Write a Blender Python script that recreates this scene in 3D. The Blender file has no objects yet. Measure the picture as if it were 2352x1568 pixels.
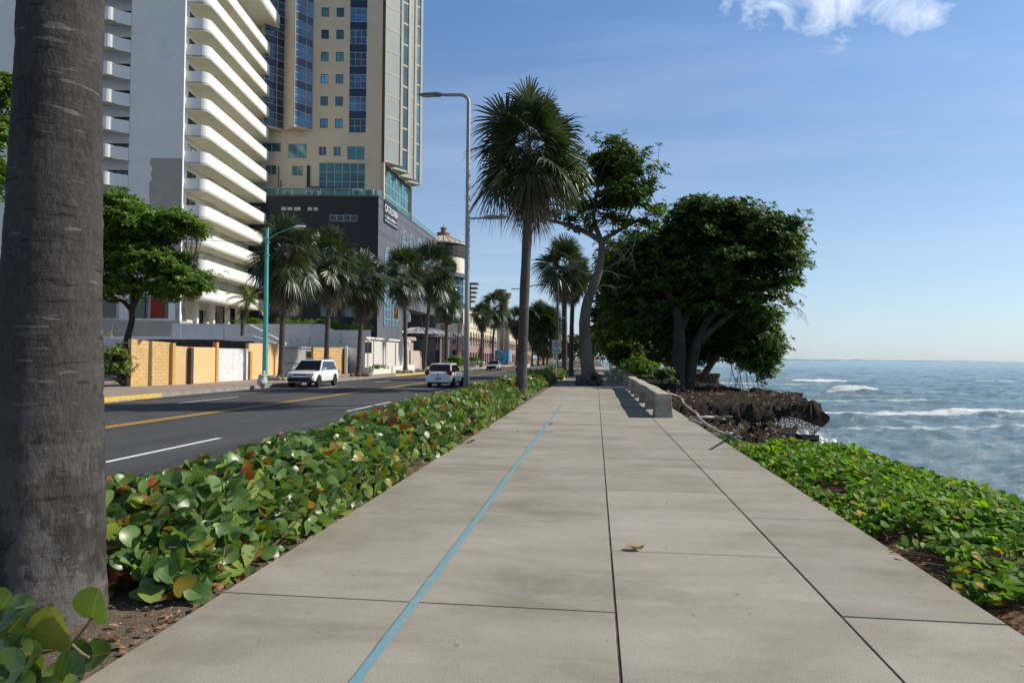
import bpy, bmesh, math, random
import numpy as np
from mathutils import Vector, Matrix, noise
R = math.radians
scene = bpy.context.scene
COL = scene.collection
random.seed(7); rng = np.random.default_rng(7)

# ------------------------------------------------------------------ camera, world, sun, exposure
YAW, PITCH, ROLL = R(7.01), R(1.385), 0.0068
f_ = Vector((-math.sin(YAW)*math.cos(PITCH), math.cos(YAW)*math.cos(PITCH), math.sin(PITCH)))
r0 = Vector((math.cos(YAW), math.sin(YAW), 0)); u0 = r0.cross(f_)
r_ = r0*math.cos(ROLL) + u0*math.sin(ROLL); u_ = u0*math.cos(ROLL) - r0*math.sin(ROLL)
EYE = Vector((0, 0, 1.6))
cam = bpy.data.cameras.new('camera'); cam_o = bpy.data.objects.new('camera', cam); COL.objects.link(cam_o)
cam.lens = 24; cam.sensor_width = 36; cam.clip_start = 0.05; cam.clip_end = 60000
cam_o.matrix_world = Matrix(((r_.x, u_.x, -f_.x, EYE.x), (r_.y, u_.y, -f_.y, EYE.y), (r_.z, u_.z, -f_.z, EYE.z), (0, 0, 0, 1)))
scene.camera = cam_o
scene.view_settings.view_transform = 'Standard'; scene.view_settings.look = 'None'
scene.view_settings.gamma = 1; scene.view_settings.exposure = 0.0

SUN_EL, SUN_AZ = R(38), R(73)          # azimuth clockwise from +Y
sdir = Vector((math.sin(SUN_AZ)*math.cos(SUN_EL), math.cos(SUN_AZ)*math.cos(SUN_EL), math.sin(SUN_EL)))
sl = bpy.data.lights.new('sun', 'SUN'); sl.energy = 5.0; sl.angle = R(0.53); sl.color = (1, 0.93, 0.82)
so = bpy.data.objects.new('sun', sl); COL.objects.link(so); so.rotation_euler = sdir.to_track_quat('Z', 'Y').to_euler(); so.location = (60, 20, 60)

def ray(x, y):                          # survey helper: pixel of the 2352 px wide photograph -> direction
    k = 1024/2352; x *= k; y *= k
    return f_ + r_*((x-512)/682.67) + u_*((341-y)/682.67)
def AZ(x, y, z=0.0):
    d = ray(x, y); return EYE + d*((z-1.6)/d.z)
def AY(x, y, Y):
    d = ray(x, y); return EYE + d*(Y/d.y)
def AD(x, y, D): return EYE + ray(x, y)*D

world = bpy.data.worlds.new('World'); scene.world = world; world.use_nodes = True
nt = world.node_tree; nt.nodes.clear()
def N(nt, t, **kw):
    n = nt.nodes.new(t)
    for k, v in kw.items():
        if k.startswith('i_'): n.inputs[k[2:].replace('_', ' ')].default_value = v
        else: setattr(n, k, v)
    return n
def math_n(nt, op, a, b=None, clamp=False):
    n = nt.nodes.new('ShaderNodeMath'); n.operation = op; n.use_clamp = clamp
    for i, v in enumerate((a, b)):
        if v is None: continue
        if isinstance(v, (int, float)): n.inputs[i].default_value = v
        else: nt.links.new(v, n.inputs[i])
    return n.outputs[0]
def ramp(nt, fac, stops, interp='LINEAR'):
    n = nt.nodes.new('ShaderNodeValToRGB'); e = n.color_ramp; e.interpolation = interp
    while len(e.elements) < len(stops): e.elements.new(0.5)
    for el, (p, c) in zip(e.elements, stops):
        el.position = p; el.color = (c[0], c[1], c[2], 1) if not isinstance(c, (int, float)) else (c, c, c, 1)
    nt.links.new(fac, n.inputs[0]); return n.outputs[0]
def mixc(nt, fac, a, b, mode='MIX'):
    n = nt.nodes.new('ShaderNodeMix'); n.data_type = 'RGBA'; n.blend_type = mode
    for sock, v in ((n.inputs[0], fac), (n.inputs[6], a), (n.inputs[7], b)):
        if hasattr(v, 'is_linked') or hasattr(v, 'links'): nt.links.new(v, sock)
        elif isinstance(v, (int, float)): sock.default_value = v
        else: sock.default_value = (v[0], v[1], v[2], 1)
    return n.outputs[2]
sky = N(nt, 'ShaderNodeTexSky', sky_type='NISHITA', sun_disc=False, sun_elevation=SUN_EL, sun_rotation=SUN_AZ,
        air_density=1.0, dust_density=0.6, ozone_density=1.6, altitude=0)
tc = N(nt, 'ShaderNodeTexCoord')
sep = N(nt, 'ShaderNodeSeparateXYZ'); nt.links.new(tc.outputs['Generated'], sep.inputs[0])
zc = math_n(nt, 'MAXIMUM', sep.outputs[2], 0.02)
px = math_n(nt, 'DIVIDE', sep.outputs[0], zc); py = math_n(nt, 'DIVIDE', sep.outputs[1], zc)
comb = N(nt, 'ShaderNodeCombineXYZ'); nt.links.new(px, comb.inputs[0]); nt.links.new(py, comb.inputs[1])
nz = N(nt, 'ShaderNodeTexNoise', i_Scale=16.0, i_Detail=10.0, i_Roughness=0.60, i_Distortion=0.5); nt.links.new(tc.outputs['Generated'], nz.inputs['Vector'])
def vdot(v, s):
    n = nt.nodes.new('ShaderNodeVectorMath'); n.operation = 'DOT_PRODUCT'; nt.links.new(tc.outputs['Generated'], n.inputs[0]); n.inputs[1].default_value = tuple(v); return math_n(nt, 'DIVIDE', n.outputs['Value'], s)
mask = None
for (cx, cy, sx, sy) in ((1722, 30, .05, .040), (1765, 26, .04, .034), (1905, 2, .055, .050), (2010, -6, .075, .032), (2120, 12, .040, .030)):
    d = ray(cx, cy).normalized(); e1 = Vector((d.y, -d.x, 0)).normalized(); e2 = e1.cross(d)
    ex, ey = vdot(e1, sx), vdot(e2, sy)
    r2 = math_n(nt, 'ADD', math_n(nt, 'MULTIPLY', ex, ex), math_n(nt, 'MULTIPLY', ey, ey))
    m = math_n(nt, 'SUBTRACT', 1.0, r2)
    mask = m if mask is None else math_n(nt, 'MAXIMUM', mask, m)
cl = math_n(nt, 'ADD', math_n(nt, 'MULTIPLY', mask, 0.42), math_n(nt, 'MULTIPLY', math_n(nt, 'SUBTRACT', nz.outputs[0], 0.545), 3.0))
cl = math_n(nt, 'MULTIPLY', math_n(nt, 'MULTIPLY', cl, 1.3, True), math_n(nt, 'ADD', math_n(nt, 'MULTIPLY', mask, 1.2), .9, True))
# thin cirrus veil
mp = N(nt, 'ShaderNodeMapping'); mp.inputs['Scale'].default_value = (0.28, 1.1, 1); mp.inputs['Rotation'].default_value = (0, 0, R(25)); nt.links.new(comb.outputs[0], mp.inputs[0])
nz2 = N(nt, 'ShaderNodeTexNoise', i_Scale=1.0, i_Detail=6.0, i_Roughness=0.55, i_Distortion=0.6); nt.links.new(mp.outputs[0], nz2.inputs['Vector'])
ci = math_n(nt, 'MULTIPLY', math_n(nt, 'SUBTRACT', nz2.outputs[0], 0.46), 1.5, True)
ci = math_n(nt, 'MULTIPLY', ci, 0.42)
# pale band low over the sea
hz = math_n(nt, 'MULTIPLY', math_n(nt, 'SUBTRACT', 1.0, math_n(nt, 'DIVIDE', math_n(nt, 'ABSOLUTE', sep.outputs[2]), 0.5), True), 0.62)
hz = math_n(nt, 'POWER', hz, 1.6)
nm = N(nt, 'ShaderNodeMapping'); nm.inputs['Scale'].default_value = (9, 9, 40); nt.links.new(tc.outputs['Generated'], nm.inputs[0])
nz3 = N(nt, 'ShaderNodeTexNoise', i_Scale=1.4, i_Detail=5.0, i_Roughness=0.5); nt.links.new(nm.outputs[0], nz3.inputs['Vector'])
lo = math_n(nt, 'MULTIPLY', math_n(nt, 'SUBTRACT', 1.0, math_n(nt, 'DIVIDE', math_n(nt, 'ABSOLUTE', math_n(nt, 'SUBTRACT', sep.outputs[2], .035)), .03), True),
            math_n(nt, 'MULTIPLY', math_n(nt, 'SUBTRACT', nz3.outputs[0], .5), 3.0, True))
lo = math_n(nt, 'MULTIPLY', lo, 0.35)
c1 = mixc(nt, 1.0, sky.outputs[0], (0.78, 1.0, 1.18), 'MULTIPLY')
grad = ramp(nt, sep.outputs[2], ((0.0, .70), (.12, .70), (.25, .71), (.48, .87), (.70, .42), (1.0, .25)))
c1 = mixc(nt, hz, c1, (6.9, 7.7, 9.4))
c1 = mixc(nt, ci, c1, (6.9, 7.4, 8.8))
c1 = mixc(nt, lo, c1, (8.0, 8.6, 9.4))
c1 = mixc(nt, math_n(nt, 'MULTIPLY', cl, 0.78), c1, (8.6, 9.2, 10.0))
c1 = mixc(nt, 1.0, c1, grad, 'MULTIPLY')
bg = N(nt, 'ShaderNodeBackground', i_Strength=0.15); nt.links.new(c1, bg.inputs[0])
out = N(nt, 'ShaderNodeOutputWorld'); nt.links.new(bg.outputs[0], out.inputs[0])

# ------------------------------------------------------------------ materials
MATS = {}
def pm(name, col, rough=0.7, col2=None, scale=3.0, detail=6, lo=0.35, hi=0.65, bump=0.0, bscale=40, metal=0.0, spec=0.4, stretch=(1, 1, 1),
       col3=None, scale3=25, amt3=0.5, coat=0.0, trans=0.0):
    """one procedural surface: two colours mixed by noise, a third in spots, noise bump"""
    if name in MATS: return MATS[name]
    m = bpy.data.materials.new(name); m.use_nodes = True; t = m.node_tree; b = t.nodes['Principled BSDF']
    tc = N(t, 'ShaderNodeTexCoord'); mp = N(t, 'ShaderNodeMapping'); mp.inputs['Scale'].default_value = stretch; t.links.new(tc.outputs['Object'], mp.inputs[0])
    if col2 is None: col2 = tuple(c*0.82 for c in col)
    nz = N(t, 'ShaderNodeTexNoise', i_Scale=scale, i_Detail=detail, i_Roughness=0.6); t.links.new(mp.outputs[0], nz.inputs['Vector'])
    c = ramp(t, nz.outputs[0], ((lo, col), (hi, col2)))
    if col3:
        n3 = N(t, 'ShaderNodeTexNoise', i_Scale=scale3, i_Detail=4.0, i_Roughness=0.65); t.links.new(mp.outputs[0], n3.inputs['Vector'])
        k = ramp(t, n3.outputs[0], ((0.56, 0.0), (0.68, amt3)))
        c = mixc(t, k, c, col3)
    t.links.new(c, b.inputs['Base Color'])
    b.inputs['Roughness'].default_value = rough; b.inputs['Metallic'].default_value = metal; b.inputs['Specular IOR Level'].default_value = spec
    b.inputs['Coat Weight'].default_value = coat
    if bump:
        nb = N(t, 'ShaderNodeTexNoise', i_Scale=bscale, i_Detail=5.0, i_Roughness=0.65); t.links.new(mp.outputs[0], nb.inputs['Vector'])
        bn = N(t, 'ShaderNodeBump', i_Strength=bump, i_Distance=0.02); t.links.new(nb.outputs[0], bn.inputs['Height']); t.links.new(bn.outputs[0], b.inputs['Normal'])
    MATS[name] = m; return m

def leafmat(name, stops, rough=0.35, transl=0.28, vein=None, spec=0.4):
    m = bpy.data.materials.new(name); m.use_nodes = True; t = m.node_tree; b = t.nodes['Principled BSDF']; o = t.nodes['Material Output']
    g = N(t, 'ShaderNodeNewGeometry')
    c = ramp(t, g.outputs['Random Per Island'], stops)
    tcn = N(t, 'ShaderNodeTexCoord')
    nz = N(t, 'ShaderNodeTexNoise', i_Scale=14.0, i_Detail=3.0); t.links.new(tcn.outputs['Object'], nz.inputs['Vector'])
    c = mixc(t, math_n(t, 'MULTIPLY', math_n(t, 'SUBTRACT', nz.outputs[0], .45, True), 1.6), c, tuple(x*0.55 for x in stops[len(stops)//2][1]))
    if vein:
        uv = N(t, 'ShaderNodeSeparateXYZ'); t.links.new(tcn.outputs['UV'], uv.inputs[0])
        ax = math_n(t, 'ABSOLUTE', math_n(t, 'SUBTRACT', uv.outputs[0], 0.5))
        mid = math_n(t, 'SUBTRACT', 1.0, math_n(t, 'MULTIPLY', ax, 45.0), True)
        w = math_n(t, 'ABSOLUTE', math_n(t, 'SUBTRACT', math_n(t, 'FRACT', math_n(t, 'MULTIPLY', math_n(t, 'SUBTRACT', uv.outputs[1], math_n(t, 'MULTIPLY', ax, 0.7)), 5.0)), .5))
        side = math_n(t, 'MULTIPLY', math_n(t, 'SUBTRACT', 1.0, math_n(t, 'MULTIPLY', w, 16.0), True), 0.5)
        c = mixc(t, math_n(t, 'MAXIMUM', mid, side), c, vein)
    t.links.new(c, b.inputs['Base Color']); b.inputs['Roughness'].default_value = rough; b.inputs['Specular IOR Level'].default_value = spec
    tr = N(t, 'ShaderNodeBsdfTranslucent'); 
    tcol = mixc(t, 1.0, c, (1.5, 1.6, 0.5), 'MULTIPLY'); t.links.new(tcol, tr.inputs[0])
    mx = N(t, 'ShaderNodeMixShader'); mx.inputs[0].default_value = transl
    t.links.new(b.outputs[0], mx.inputs[1]); t.links.new(tr.outputs[0], mx.inputs[2]); t.links.new(mx.outputs[0], o.inputs[0])
    return m

def glassmat(name, col, rough=0.06, col2=None, scale=0.35):
    m = pm(name, col, rough=rough, col2=col2 or tuple(c*0.4 for c in col), scale=scale, detail=3, spec=0.8)
    if not m.get('varied'):              # panes differ: curtains, blinds, dark rooms behind them
        m['varied'] = 1; t = m.node_tree; b = t.nodes['Principled BSDF']; src = b.inputs['Base Color'].links[0].from_socket; oi = N(t, 'ShaderNodeObjectInfo')
        k = ramp(t, oi.outputs['Random'], ((.0, .45), (.4, .9), (.7, 1.25), (.85, 2.4), (1.0, 1.0)))
        t.links.new(mixc(t, 1.0, src, k, 'MULTIPLY'), b.inputs['Base Color'])
    return m

def brickmat(name, col, col2, mortar, bw, bh, msize=0.012, rot=(R(90), 0, 0), bump=0.4, rough=0.85, offset=0.5):
    if name in MATS: return MATS[name]
    m = bpy.data.materials.new(name); m.use_nodes = True; t = m.node_tree; b = t.nodes['Principled BSDF']
    tc = N(t, 'ShaderNodeTexCoord'); mp = N(t, 'ShaderNodeMapping'); mp.inputs['Rotation'].default_value = rot; t.links.new(tc.outputs['UV'], mp.inputs[0])
    br = N(t, 'ShaderNodeTexBrick', offset=offset); br.inputs['Scale'].default_value = 1.0; br.inputs['Brick Width'].default_value = bw; br.inputs['Row Height'].default_value = bh
    br.inputs['Mortar Size'].default_value = msize; br.inputs['Mortar Smooth'].default_value = 0.3
    br.inputs['Color1'].default_value = (*col, 1); br.inputs['Color2'].default_value = (*col2, 1); br.inputs['Mortar'].default_value = (*mortar, 1)
    t.links.new(mp.outputs[0], br.inputs['Vector'])
    nz = N(t, 'ShaderNodeTexNoise', i_Scale=2.5, i_Detail=6.0); t.links.new(tc.outputs['Object'], nz.inputs['Vector'])
    c = mixc(t, ramp(t, nz.outputs[0], ((0.45, 0.0), (0.75, 0.5))), br.outputs[0], tuple(x*0.6 for x in col))
    t.links.new(c, b.inputs['Base Color']); b.inputs['Roughness'].default_value = rough
    nb = N(t, 'ShaderNodeTexNoise', i_Scale=30.0, i_Detail=4.0); t.links.new(tc.outputs['Object'], nb.inputs['Vector'])
    hgt = math_n(t, 'ADD', math_n(t, 'MULTIPLY', br.outputs[1], -1.0), math_n(t, 'MULTIPLY', nb.outputs[0], 0.3))
    bn = N(t, 'ShaderNodeBump', i_Strength=bump, i_Distance=0.02); t.links.new(hgt, bn.inputs['Height']); t.links.new(bn.outputs[0], b.inputs['Normal'])
    MATS[name] = m; return m

# ------------------------------------------------------------------ mesh builder
class MB:
    def __init__(s): s.v = []; s.f = []; s.mi = []
    def add(s, vs, fs, mi=0):
        o = len(s.v); s.v += [tuple(p) for p in vs]; s.f += [tuple(i+o for i in q) for q in fs]; s.mi += [mi]*len(fs); return s
    def quad(s, a, b, c, d, mi=0): return s.add((a, b, c, d), ((0, 1, 2, 3),), mi)
    def box(s, c, size, rz=0.0, mi=0, taper=1.0):
        x, y, z = size[0]/2, size[1]/2, size[2]/2; cs, sn = math.cos(rz), math.sin(rz); vs = []
        for (i, j, k) in ((-1, -1, -1), (1, -1, -1), (1, 1, -1), (-1, 1, -1), (-1, -1, 1), (1, -1, 1), (1, 1, 1), (-1, 1, 1)):
            q = taper if k > 0 else 1.0
            a, b = i*x*q, j*y*q; vs.append((c[0]+a*cs-b*sn, c[1]+a*sn+b*cs, c[2]+k*z))
        return s.add(vs, ((3, 2, 1, 0), (4, 5, 6, 7), (0, 1, 5, 4), (1, 2, 6, 5), (2, 3, 7, 6), (3, 0, 4, 7)), mi)
    def prism(s, poly, z0, z1, mi=0):
        n = len(poly); vs = [(p[0], p[1], z0) for p in poly] + [(p[0], p[1], z1) for p in poly]
        fs = [tuple(range(n-1, -1, -1)), tuple(range(n, 2*n))] + [(i, (i+1) % n, n+(i+1) % n, n+i) for i in range(n)]
        return s.add(vs, fs, mi)
    def tube(s, pts, rad, n=8, mi=0, wob=0.0, cap=True):
        pts = [Vector(p) for p in pts]; 
        if isinstance(rad, (int, float)): rad = [rad]*len(pts)
        vs = []; up = None
        for i, p in enumerate(pts):
            t = (pts[min(i+1, len(pts)-1)] - pts[max(i-1, 0)]).normalized()
            if up is None: up = t.orthogonal().normalized()
            up = (up - t*up.dot(t)).normalized(); b = t.cross(up)
            for k in range(n):
                a = 2*math.pi*k/n; q = up*math.cos(a)+b*math.sin(a); rr = rad[i]
                if wob: rr *= 1 + wob*noise.noise((p + q*rad[i])*(1.1/max(rad[i], .02)*.35))
                vs.append(p + q*rr)
        fs = [(i*n+k, i*n+(k+1) % n, (i+1)*n+(k+1) % n, (i+1)*n+k) for i in range(len(pts)-1) for k in range(n)]
        if cap: fs += [tuple(range(n-1, -1, -1)), tuple((len(pts)-1)*n+k for k in range(n))]
        return s.add(vs, fs, mi)
    def lathe(s, prof, c=(0, 0, 0), n=20, mi=0, a0=0, a1=2*math.pi, cap=True):
        full = abs(a1-a0-2*math.pi) < 1e-6; m = n if full else n+1; vs = []
        for (r, z) in prof:
            for k in range(m):
                a = a0+(a1-a0)*k/n; vs.append((c[0]+r*math.cos(a), c[1]+r*math.sin(a), c[2]+z))
        fs = [(i*m+k, i*m+(k+1) % m, (i+1)*m+(k+1) % m, (i+1)*m+k) for i in range(len(prof)-1) for k in range(m if full else n)]
        if cap and full: fs += [tuple(range(m-1, -1, -1)), tuple((len(prof)-1)*m+k for k in range(m))]
        return s.add(vs, fs, mi)
    def ell(s, c, r, n=10, m=7, wob=0.0, seed=0):
        vs = []
        for j in range(m+1):
            th = math.pi*j/m
            for k in range(n):
                a = 2*math.pi*k/n; d = Vector((math.sin(th)*math.cos(a), math.sin(th)*math.sin(a), math.cos(th)))
                w = 1+wob*noise.noise(d*1.7+Vector((seed*3.1, seed*1.7, 0)))
                vs.append((c[0]+d.x*r[0]*w, c[1]+d.y*r[1]*w, c[2]+d.z*r[2]*w))
        fs = [(j*n+k, (j+1)*n+k, (j+1)*n+(k+1) % n, j*n+(k+1) % n) for j in range(m) for k in range(n)]
        return s.add(vs, fs)
OFF = {}
def obj(name, mb, mat, parent=None, smooth=False, local=False, kind=None, bevel=0, uvbox=False):
    me = bpy.data.meshes.new(name); off = Vector((0, 0, 0))
    if parent is not None and not local: off = OFF.get(parent.name, Vector((0, 0, 0)))
    me.from_pydata([(a-off.x, b-off.y, c-off.z) for a, b, c in mb.v], [], mb.f)
    for m in (mat if isinstance(mat, (list, tuple)) else [mat]): me.materials.append(m)
    if any(mb.mi): me.polygons.foreach_set('material_index', mb.mi)
    if smooth: me.polygons.foreach_set('use_smooth', [True]*len(me.polygons))
    if uvbox:        # metric uv: x along the wall, y up
        uv = me.uv_layers.new(name='UVMap')
        for p in me.polygons:
            n = p.normal; t = Vector((-n.y, n.x, 0)); 
            if t.length < 0.2: t = Vector((1, 0, 0)); b = Vector((0, 1, 0))
            else: t.normalize(); b = Vector((0, 0, 1))
            for li in p.loop_indices:
                co = me.vertices[me.loops[li].vertex_index].co + off; uv.data[li].uv = (co.dot(t), co.dot(b))
    me.validate(); me.update()
    o = bpy.data.objects.new(name, me); COL.objects.link(o)
    if parent is not None:
        o.parent = parent
        if not local: OFF[o.name] = off
    if kind: o['kind'] = kind
    if bevel:
        bm = o.modifiers.new('bevel', 'BEVEL'); bm.width = bevel; bm.segments = 2; bm.limit_method = 'ANGLE'
    return o
def thing(name, label, cat, loc=(0, 0, 0), rz=0.0, group=None):
    o = bpy.data.objects.new(name, None); COL.objects.link(o); o.location = loc; o.rotation_euler = (0, 0, rz); o.empty_display_size = .3
    OFF[o.name] = Vector(loc); return tag(o, label, cat, group)
def tag(o, label, cat, group=None, kind=None):
    o['label'] = label; o['category'] = cat
    if group: o['group'] = group
    if kind: o['kind'] = kind
    return o
def dup(root, loc, rz=0.0, label=None, scale=1.0):
    r = root.copy(); COL.objects.link(r); r.location = loc; r.rotation_euler = (0, 0, rz); r.scale = (scale,)*3 if isinstance(scale, (int, float)) else scale
    if label: r['label'] = label
    for ch in list(root.children):
        c = ch.copy(); COL.objects.link(c); c.parent = r
        for g in list(ch.children):
            d = g.copy(); COL.objects.link(d); d.parent = c
    return r
class Face:                              # a wall plane: u runs along it, n points out of it
    def __init__(s, o, u, n): s.o = Vector((o[0], o[1], 0)); s.u = Vector((u[0], u[1], 0)).normalized(); s.n = Vector((n[0], n[1], 0)).normalized()
    def p(s, u, z, d=0.0):
        q = s.o + s.u*u + s.n*d; return (q.x, q.y, z)
    def box(s, mb, ua, ub, z0, z1, d0, d1, mi=0):
        vs = [s.p(u, z, d) for d in (d0, d1) for (u, z) in ((ua, z0), (ub, z0), (ub, z1), (ua, z1))]
        return mb.add(vs, ((3, 2, 1, 0), (4, 5, 6, 7), (0, 1, 5, 4), (1, 2, 6, 5), (2, 3, 7, 6), (3, 0, 4, 7)), mi)
    def wall(s, mb, ua, ub, z0, z1, holes, depth=0.2, mi=0):
        us = sorted({ua, ub} | {h[0] for h in holes} | {h[1] for h in holes}); zs = sorted({z0, z1} | {h[2] for h in holes} | {h[3] for h in holes})
        us = [u for u in us if ua-1e-6 <= u <= ub+1e-6]; zs = [z for z in zs if z0-1e-6 <= z <= z1+1e-6]
        for a, b in zip(us, us[1:]):
            for c, d in zip(zs, zs[1:]):
                mu, mz = (a+b)/2, (c+d)/2
                if any(h[0] < mu < h[1] and h[2] < mz < h[3] for h in holes): continue
                mb.quad(s.p(a, c), s.p(b, c), s.p(b, d), s.p(a, d), mi)
        for (a, b, c, d) in holes:
            for (p, q) in (((a, c), (b, c)), ((b, c), (b, d)), ((b, d), (a, d)), ((a, d), (a, c))):
                mb.quad(s.p(p[0], p[1]), s.p(q[0], q[1]), s.p(q[0], q[1], -depth), s.p(p[0], p[1], -depth), mi)
        return mb
def win(F, parent, ua, ub, z0, z1, glass, framem, d=-0.15, fr=0.07, nu=1, nz=0, name='window'):
    """a window: frame with mullions, its pane a sub-part"""
    m = MB(); a, b = min(ua, ub), max(ua, ub)
    for (p, q, r, t) in ((a, b, z0, z0+fr), (a, b, z1-fr, z1), (a, a+fr, z0+fr, z1-fr), (b-fr, b, z0+fr, z1-fr)): F.box(m, p, q, r, t, d, d+0.06)
    for k in range(1, nu+1): c = a+(b-a)*k/(nu+1); F.box(m, c-fr*.4, c+fr*.4, z0+fr, z1-fr, d, d+0.05)
    for k in range(1, nz+1): c = z0+(z1-z0)*k/(nz+1); F.box(m, a+fr, b-fr, c-fr*.4, c+fr*.4, d, d+0.052)
    o = obj(name, m, framem, parent)
    g = MB(); F.box(g, a+.01, b-.01, z0+.01, z1-.01, d-.03, d+0.01); obj('pane', g, glass, o)
    return o
def text_mesh(body, size, extrude=0.01, spacing=1.0):
    c = bpy.data.curves.new('lettering', 'FONT'); c.body = body; c.size = size; c.extrude = extrude; c.align_x = 'CENTER'; c.align_y = 'CENTER'; c.resolution_u = 2; c.space_character = spacing
    t = bpy.data.objects.new('tmp', c); COL.objects.link(t); bpy.context.view_layer.update()
    me = bpy.data.meshes.new_from_object(t.evaluated_get(bpy.context.evaluated_depsgraph_get()))
    bpy.data.objects.remove(t); return me
def text_on(F, u, z, d, body, size, mat, parent, sx=1.0, flip=False, bold=0.0, name='lettering'):
    me = text_mesh(body, size, 0.012); off = OFF.get(parent.name, Vector((0, 0, 0)))
    for v in me.vertices:
        a = (-v.co.x if flip else v.co.x)*sx
        v.co = Vector(F.p(u+a, z+v.co.y, d+v.co.z)) - off
    me.materials.clear(); me.materials.append(mat)
    o = bpy.data.objects.new(name, me); COL.objects.link(o); o.parent = parent; return o

# ------------------------------------------------------------------ leaves
def leaves_obj(name, proto, M, T, mat, parent=None, off=(0, 0, 0), kind=None, smooth=True):
    V, F, UV = proto; V = np.array(V, float); Mn = np.asarray(M, float); Tn = np.asarray(T, float) - np.asarray(off, float)
    n = len(Tn); nv = len(V)
    P = np.einsum('nij,vj->nvi', Mn, V) + Tn[:, None, :]
    li = np.concatenate([np.array(f) for f in F]); ls = np.array([len(f) for f in F]); nl = len(li)
    loops = (li[None, :] + (np.arange(n)*nv)[:, None]).ravel().astype(np.int32)
    tot = np.tile(ls, n).astype(np.int32); start = np.concatenate([[0], np.cumsum(tot)[:-1]]).astype(np.int32)
    me = bpy.data.meshes.new(name); me.vertices.add(n*nv); me.vertices.foreach_set('co', P.ravel().astype(np.float32))
    me.loops.add(n*nl); me.loops.foreach_set('vertex_index', loops)
    me.polygons.add(len(tot)); me.polygons.foreach_set('loop_start', start); me.polygons.foreach_set('loop_total', tot)
    if UV is not None:
        uvl = me.uv_layers.new(name='UVMap'); uvl.data.foreach_set('uv', np.tile(np.array(UV)[li].ravel(), n).astype(np.float32))
    if smooth: me.polygons.foreach_set('use_smooth', [True]*len(tot))
    me.materials.append(mat); me.update(); me.validate()
    o = bpy.data.objects.new(name, me); COL.objects.link(o)
    if parent: o.parent = parent
    if kind: o['kind'] = kind
    return o
def frames(Y, Z, S):
    """orthonormal leaf frames: Y = leaf axis, Z ~ leaf normal, scaled by S"""
    Y = np.asarray(Y, float); Z = np.asarray(Z, float); Y = Y/np.linalg.norm(Y, axis=1, keepdims=True)
    Z = Z - (Z*Y).sum(1, keepdims=True)*Y; Z = Z/(np.linalg.norm(Z, axis=1, keepdims=True)+1e-9); X = np.cross(Y, Z)
    return np.stack([X, Y, Z], axis=2)*np.asarray(S)[:, None, None]
def round_leaf():
    V = [(0, 0, 0), (0, .34, .0), (0, .68, .01), (0, 1.0, -.05)]; 
    half = [(.26, -.03), (.48, .15), (.56, .42), (.50, .70), (.28, .92)]
    for s in (1, -1):
        for (x, y) in half: V.append((s*x, y, .26*x - .22*(y-.4)**2 + (.05 if y > .5 else -.03)*s))
    F = []
    for k in (0, 1):
        o = 4+5*k; fs = [(0, o, o+1, 1), (1, o+1, o+2), (1, o+2, o+3, 2), (2, o+3, o+4, 3)]
        F += fs if k == 0 else [tuple(reversed(q)) for q in fs]
    return V, F, [(x*.85+.5, y) for x, y, z in V]
def small_round():
    V = [(0, 0, 0), (.42, .12, .06), (.5, .55, .05), (.22, .95, -.03), (-.22, .95, -.03), (-.5, .55, .05), (-.42, .12, .06), (0, .5, -.02)]
    F = [(0, 1, 2, 7), (7, 2, 3, 4), (0, 7, 5, 6), (7, 4, 5)]
    return V, F, [(x+.5, y) for x, y, z in V]
def oval_leaf():
    V = [(0, 0, 0), (.16, .3, .03), (.27, .68, .02), (0, 1, -.08), (-.27, .68, .02), (-.16, .3, .03), (0, .6, -.02)]
    F = [(0, 1, 2, 6), (6, 2, 3), (0, 6, 4, 5), (6, 3, 4)]
    return V, F, [(x+.5, y) for x, y, z in V]
RL, SR, OL = round_leaf(), small_round(), oval_leaf()

def spline(pts, sub=5):
    pts = [Vector(p) for p in pts]; out = []
    for i in range(len(pts)-1):
        p0, p1, p2, p3 = pts[max(i-1, 0)], pts[i], pts[i+1], pts[min(i+2, len(pts)-1)]
        for k in range(sub):
            t = k/sub; out.append(0.5*((2*p1)+(-p0+p2)*t+(2*p0-5*p1+4*p2-p3)*t*t+(-p0+3*p1-3*p2+p3)*t**3))
    out.append(pts[-1]); return out
def lerp(a, b, t): return a+(b-a)*t
def interp(xs, ys, x): return float(np.interp(x, xs, ys))
# ================================================================== SETTING
def sheet(name, x0, x1, y0, y1, z, mat, label, cat, nx=1, ny=1, kind='structure'):
    m = MB()
    for i in range(nx):
        for j in range(ny):
            a, b = lerp(x0, x1, i/nx), lerp(x0, x1, (i+1)/nx); c, d = lerp(y0, y1, j/ny), lerp(y0, y1, (j+1)/ny)
            m.quad((a, c, z), (b, c, z), (b, d, z), (a, d, z))
    return tag(obj(name, m, mat), label, cat, kind=kind)
ZR, ZP = -0.25, -0.10
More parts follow.
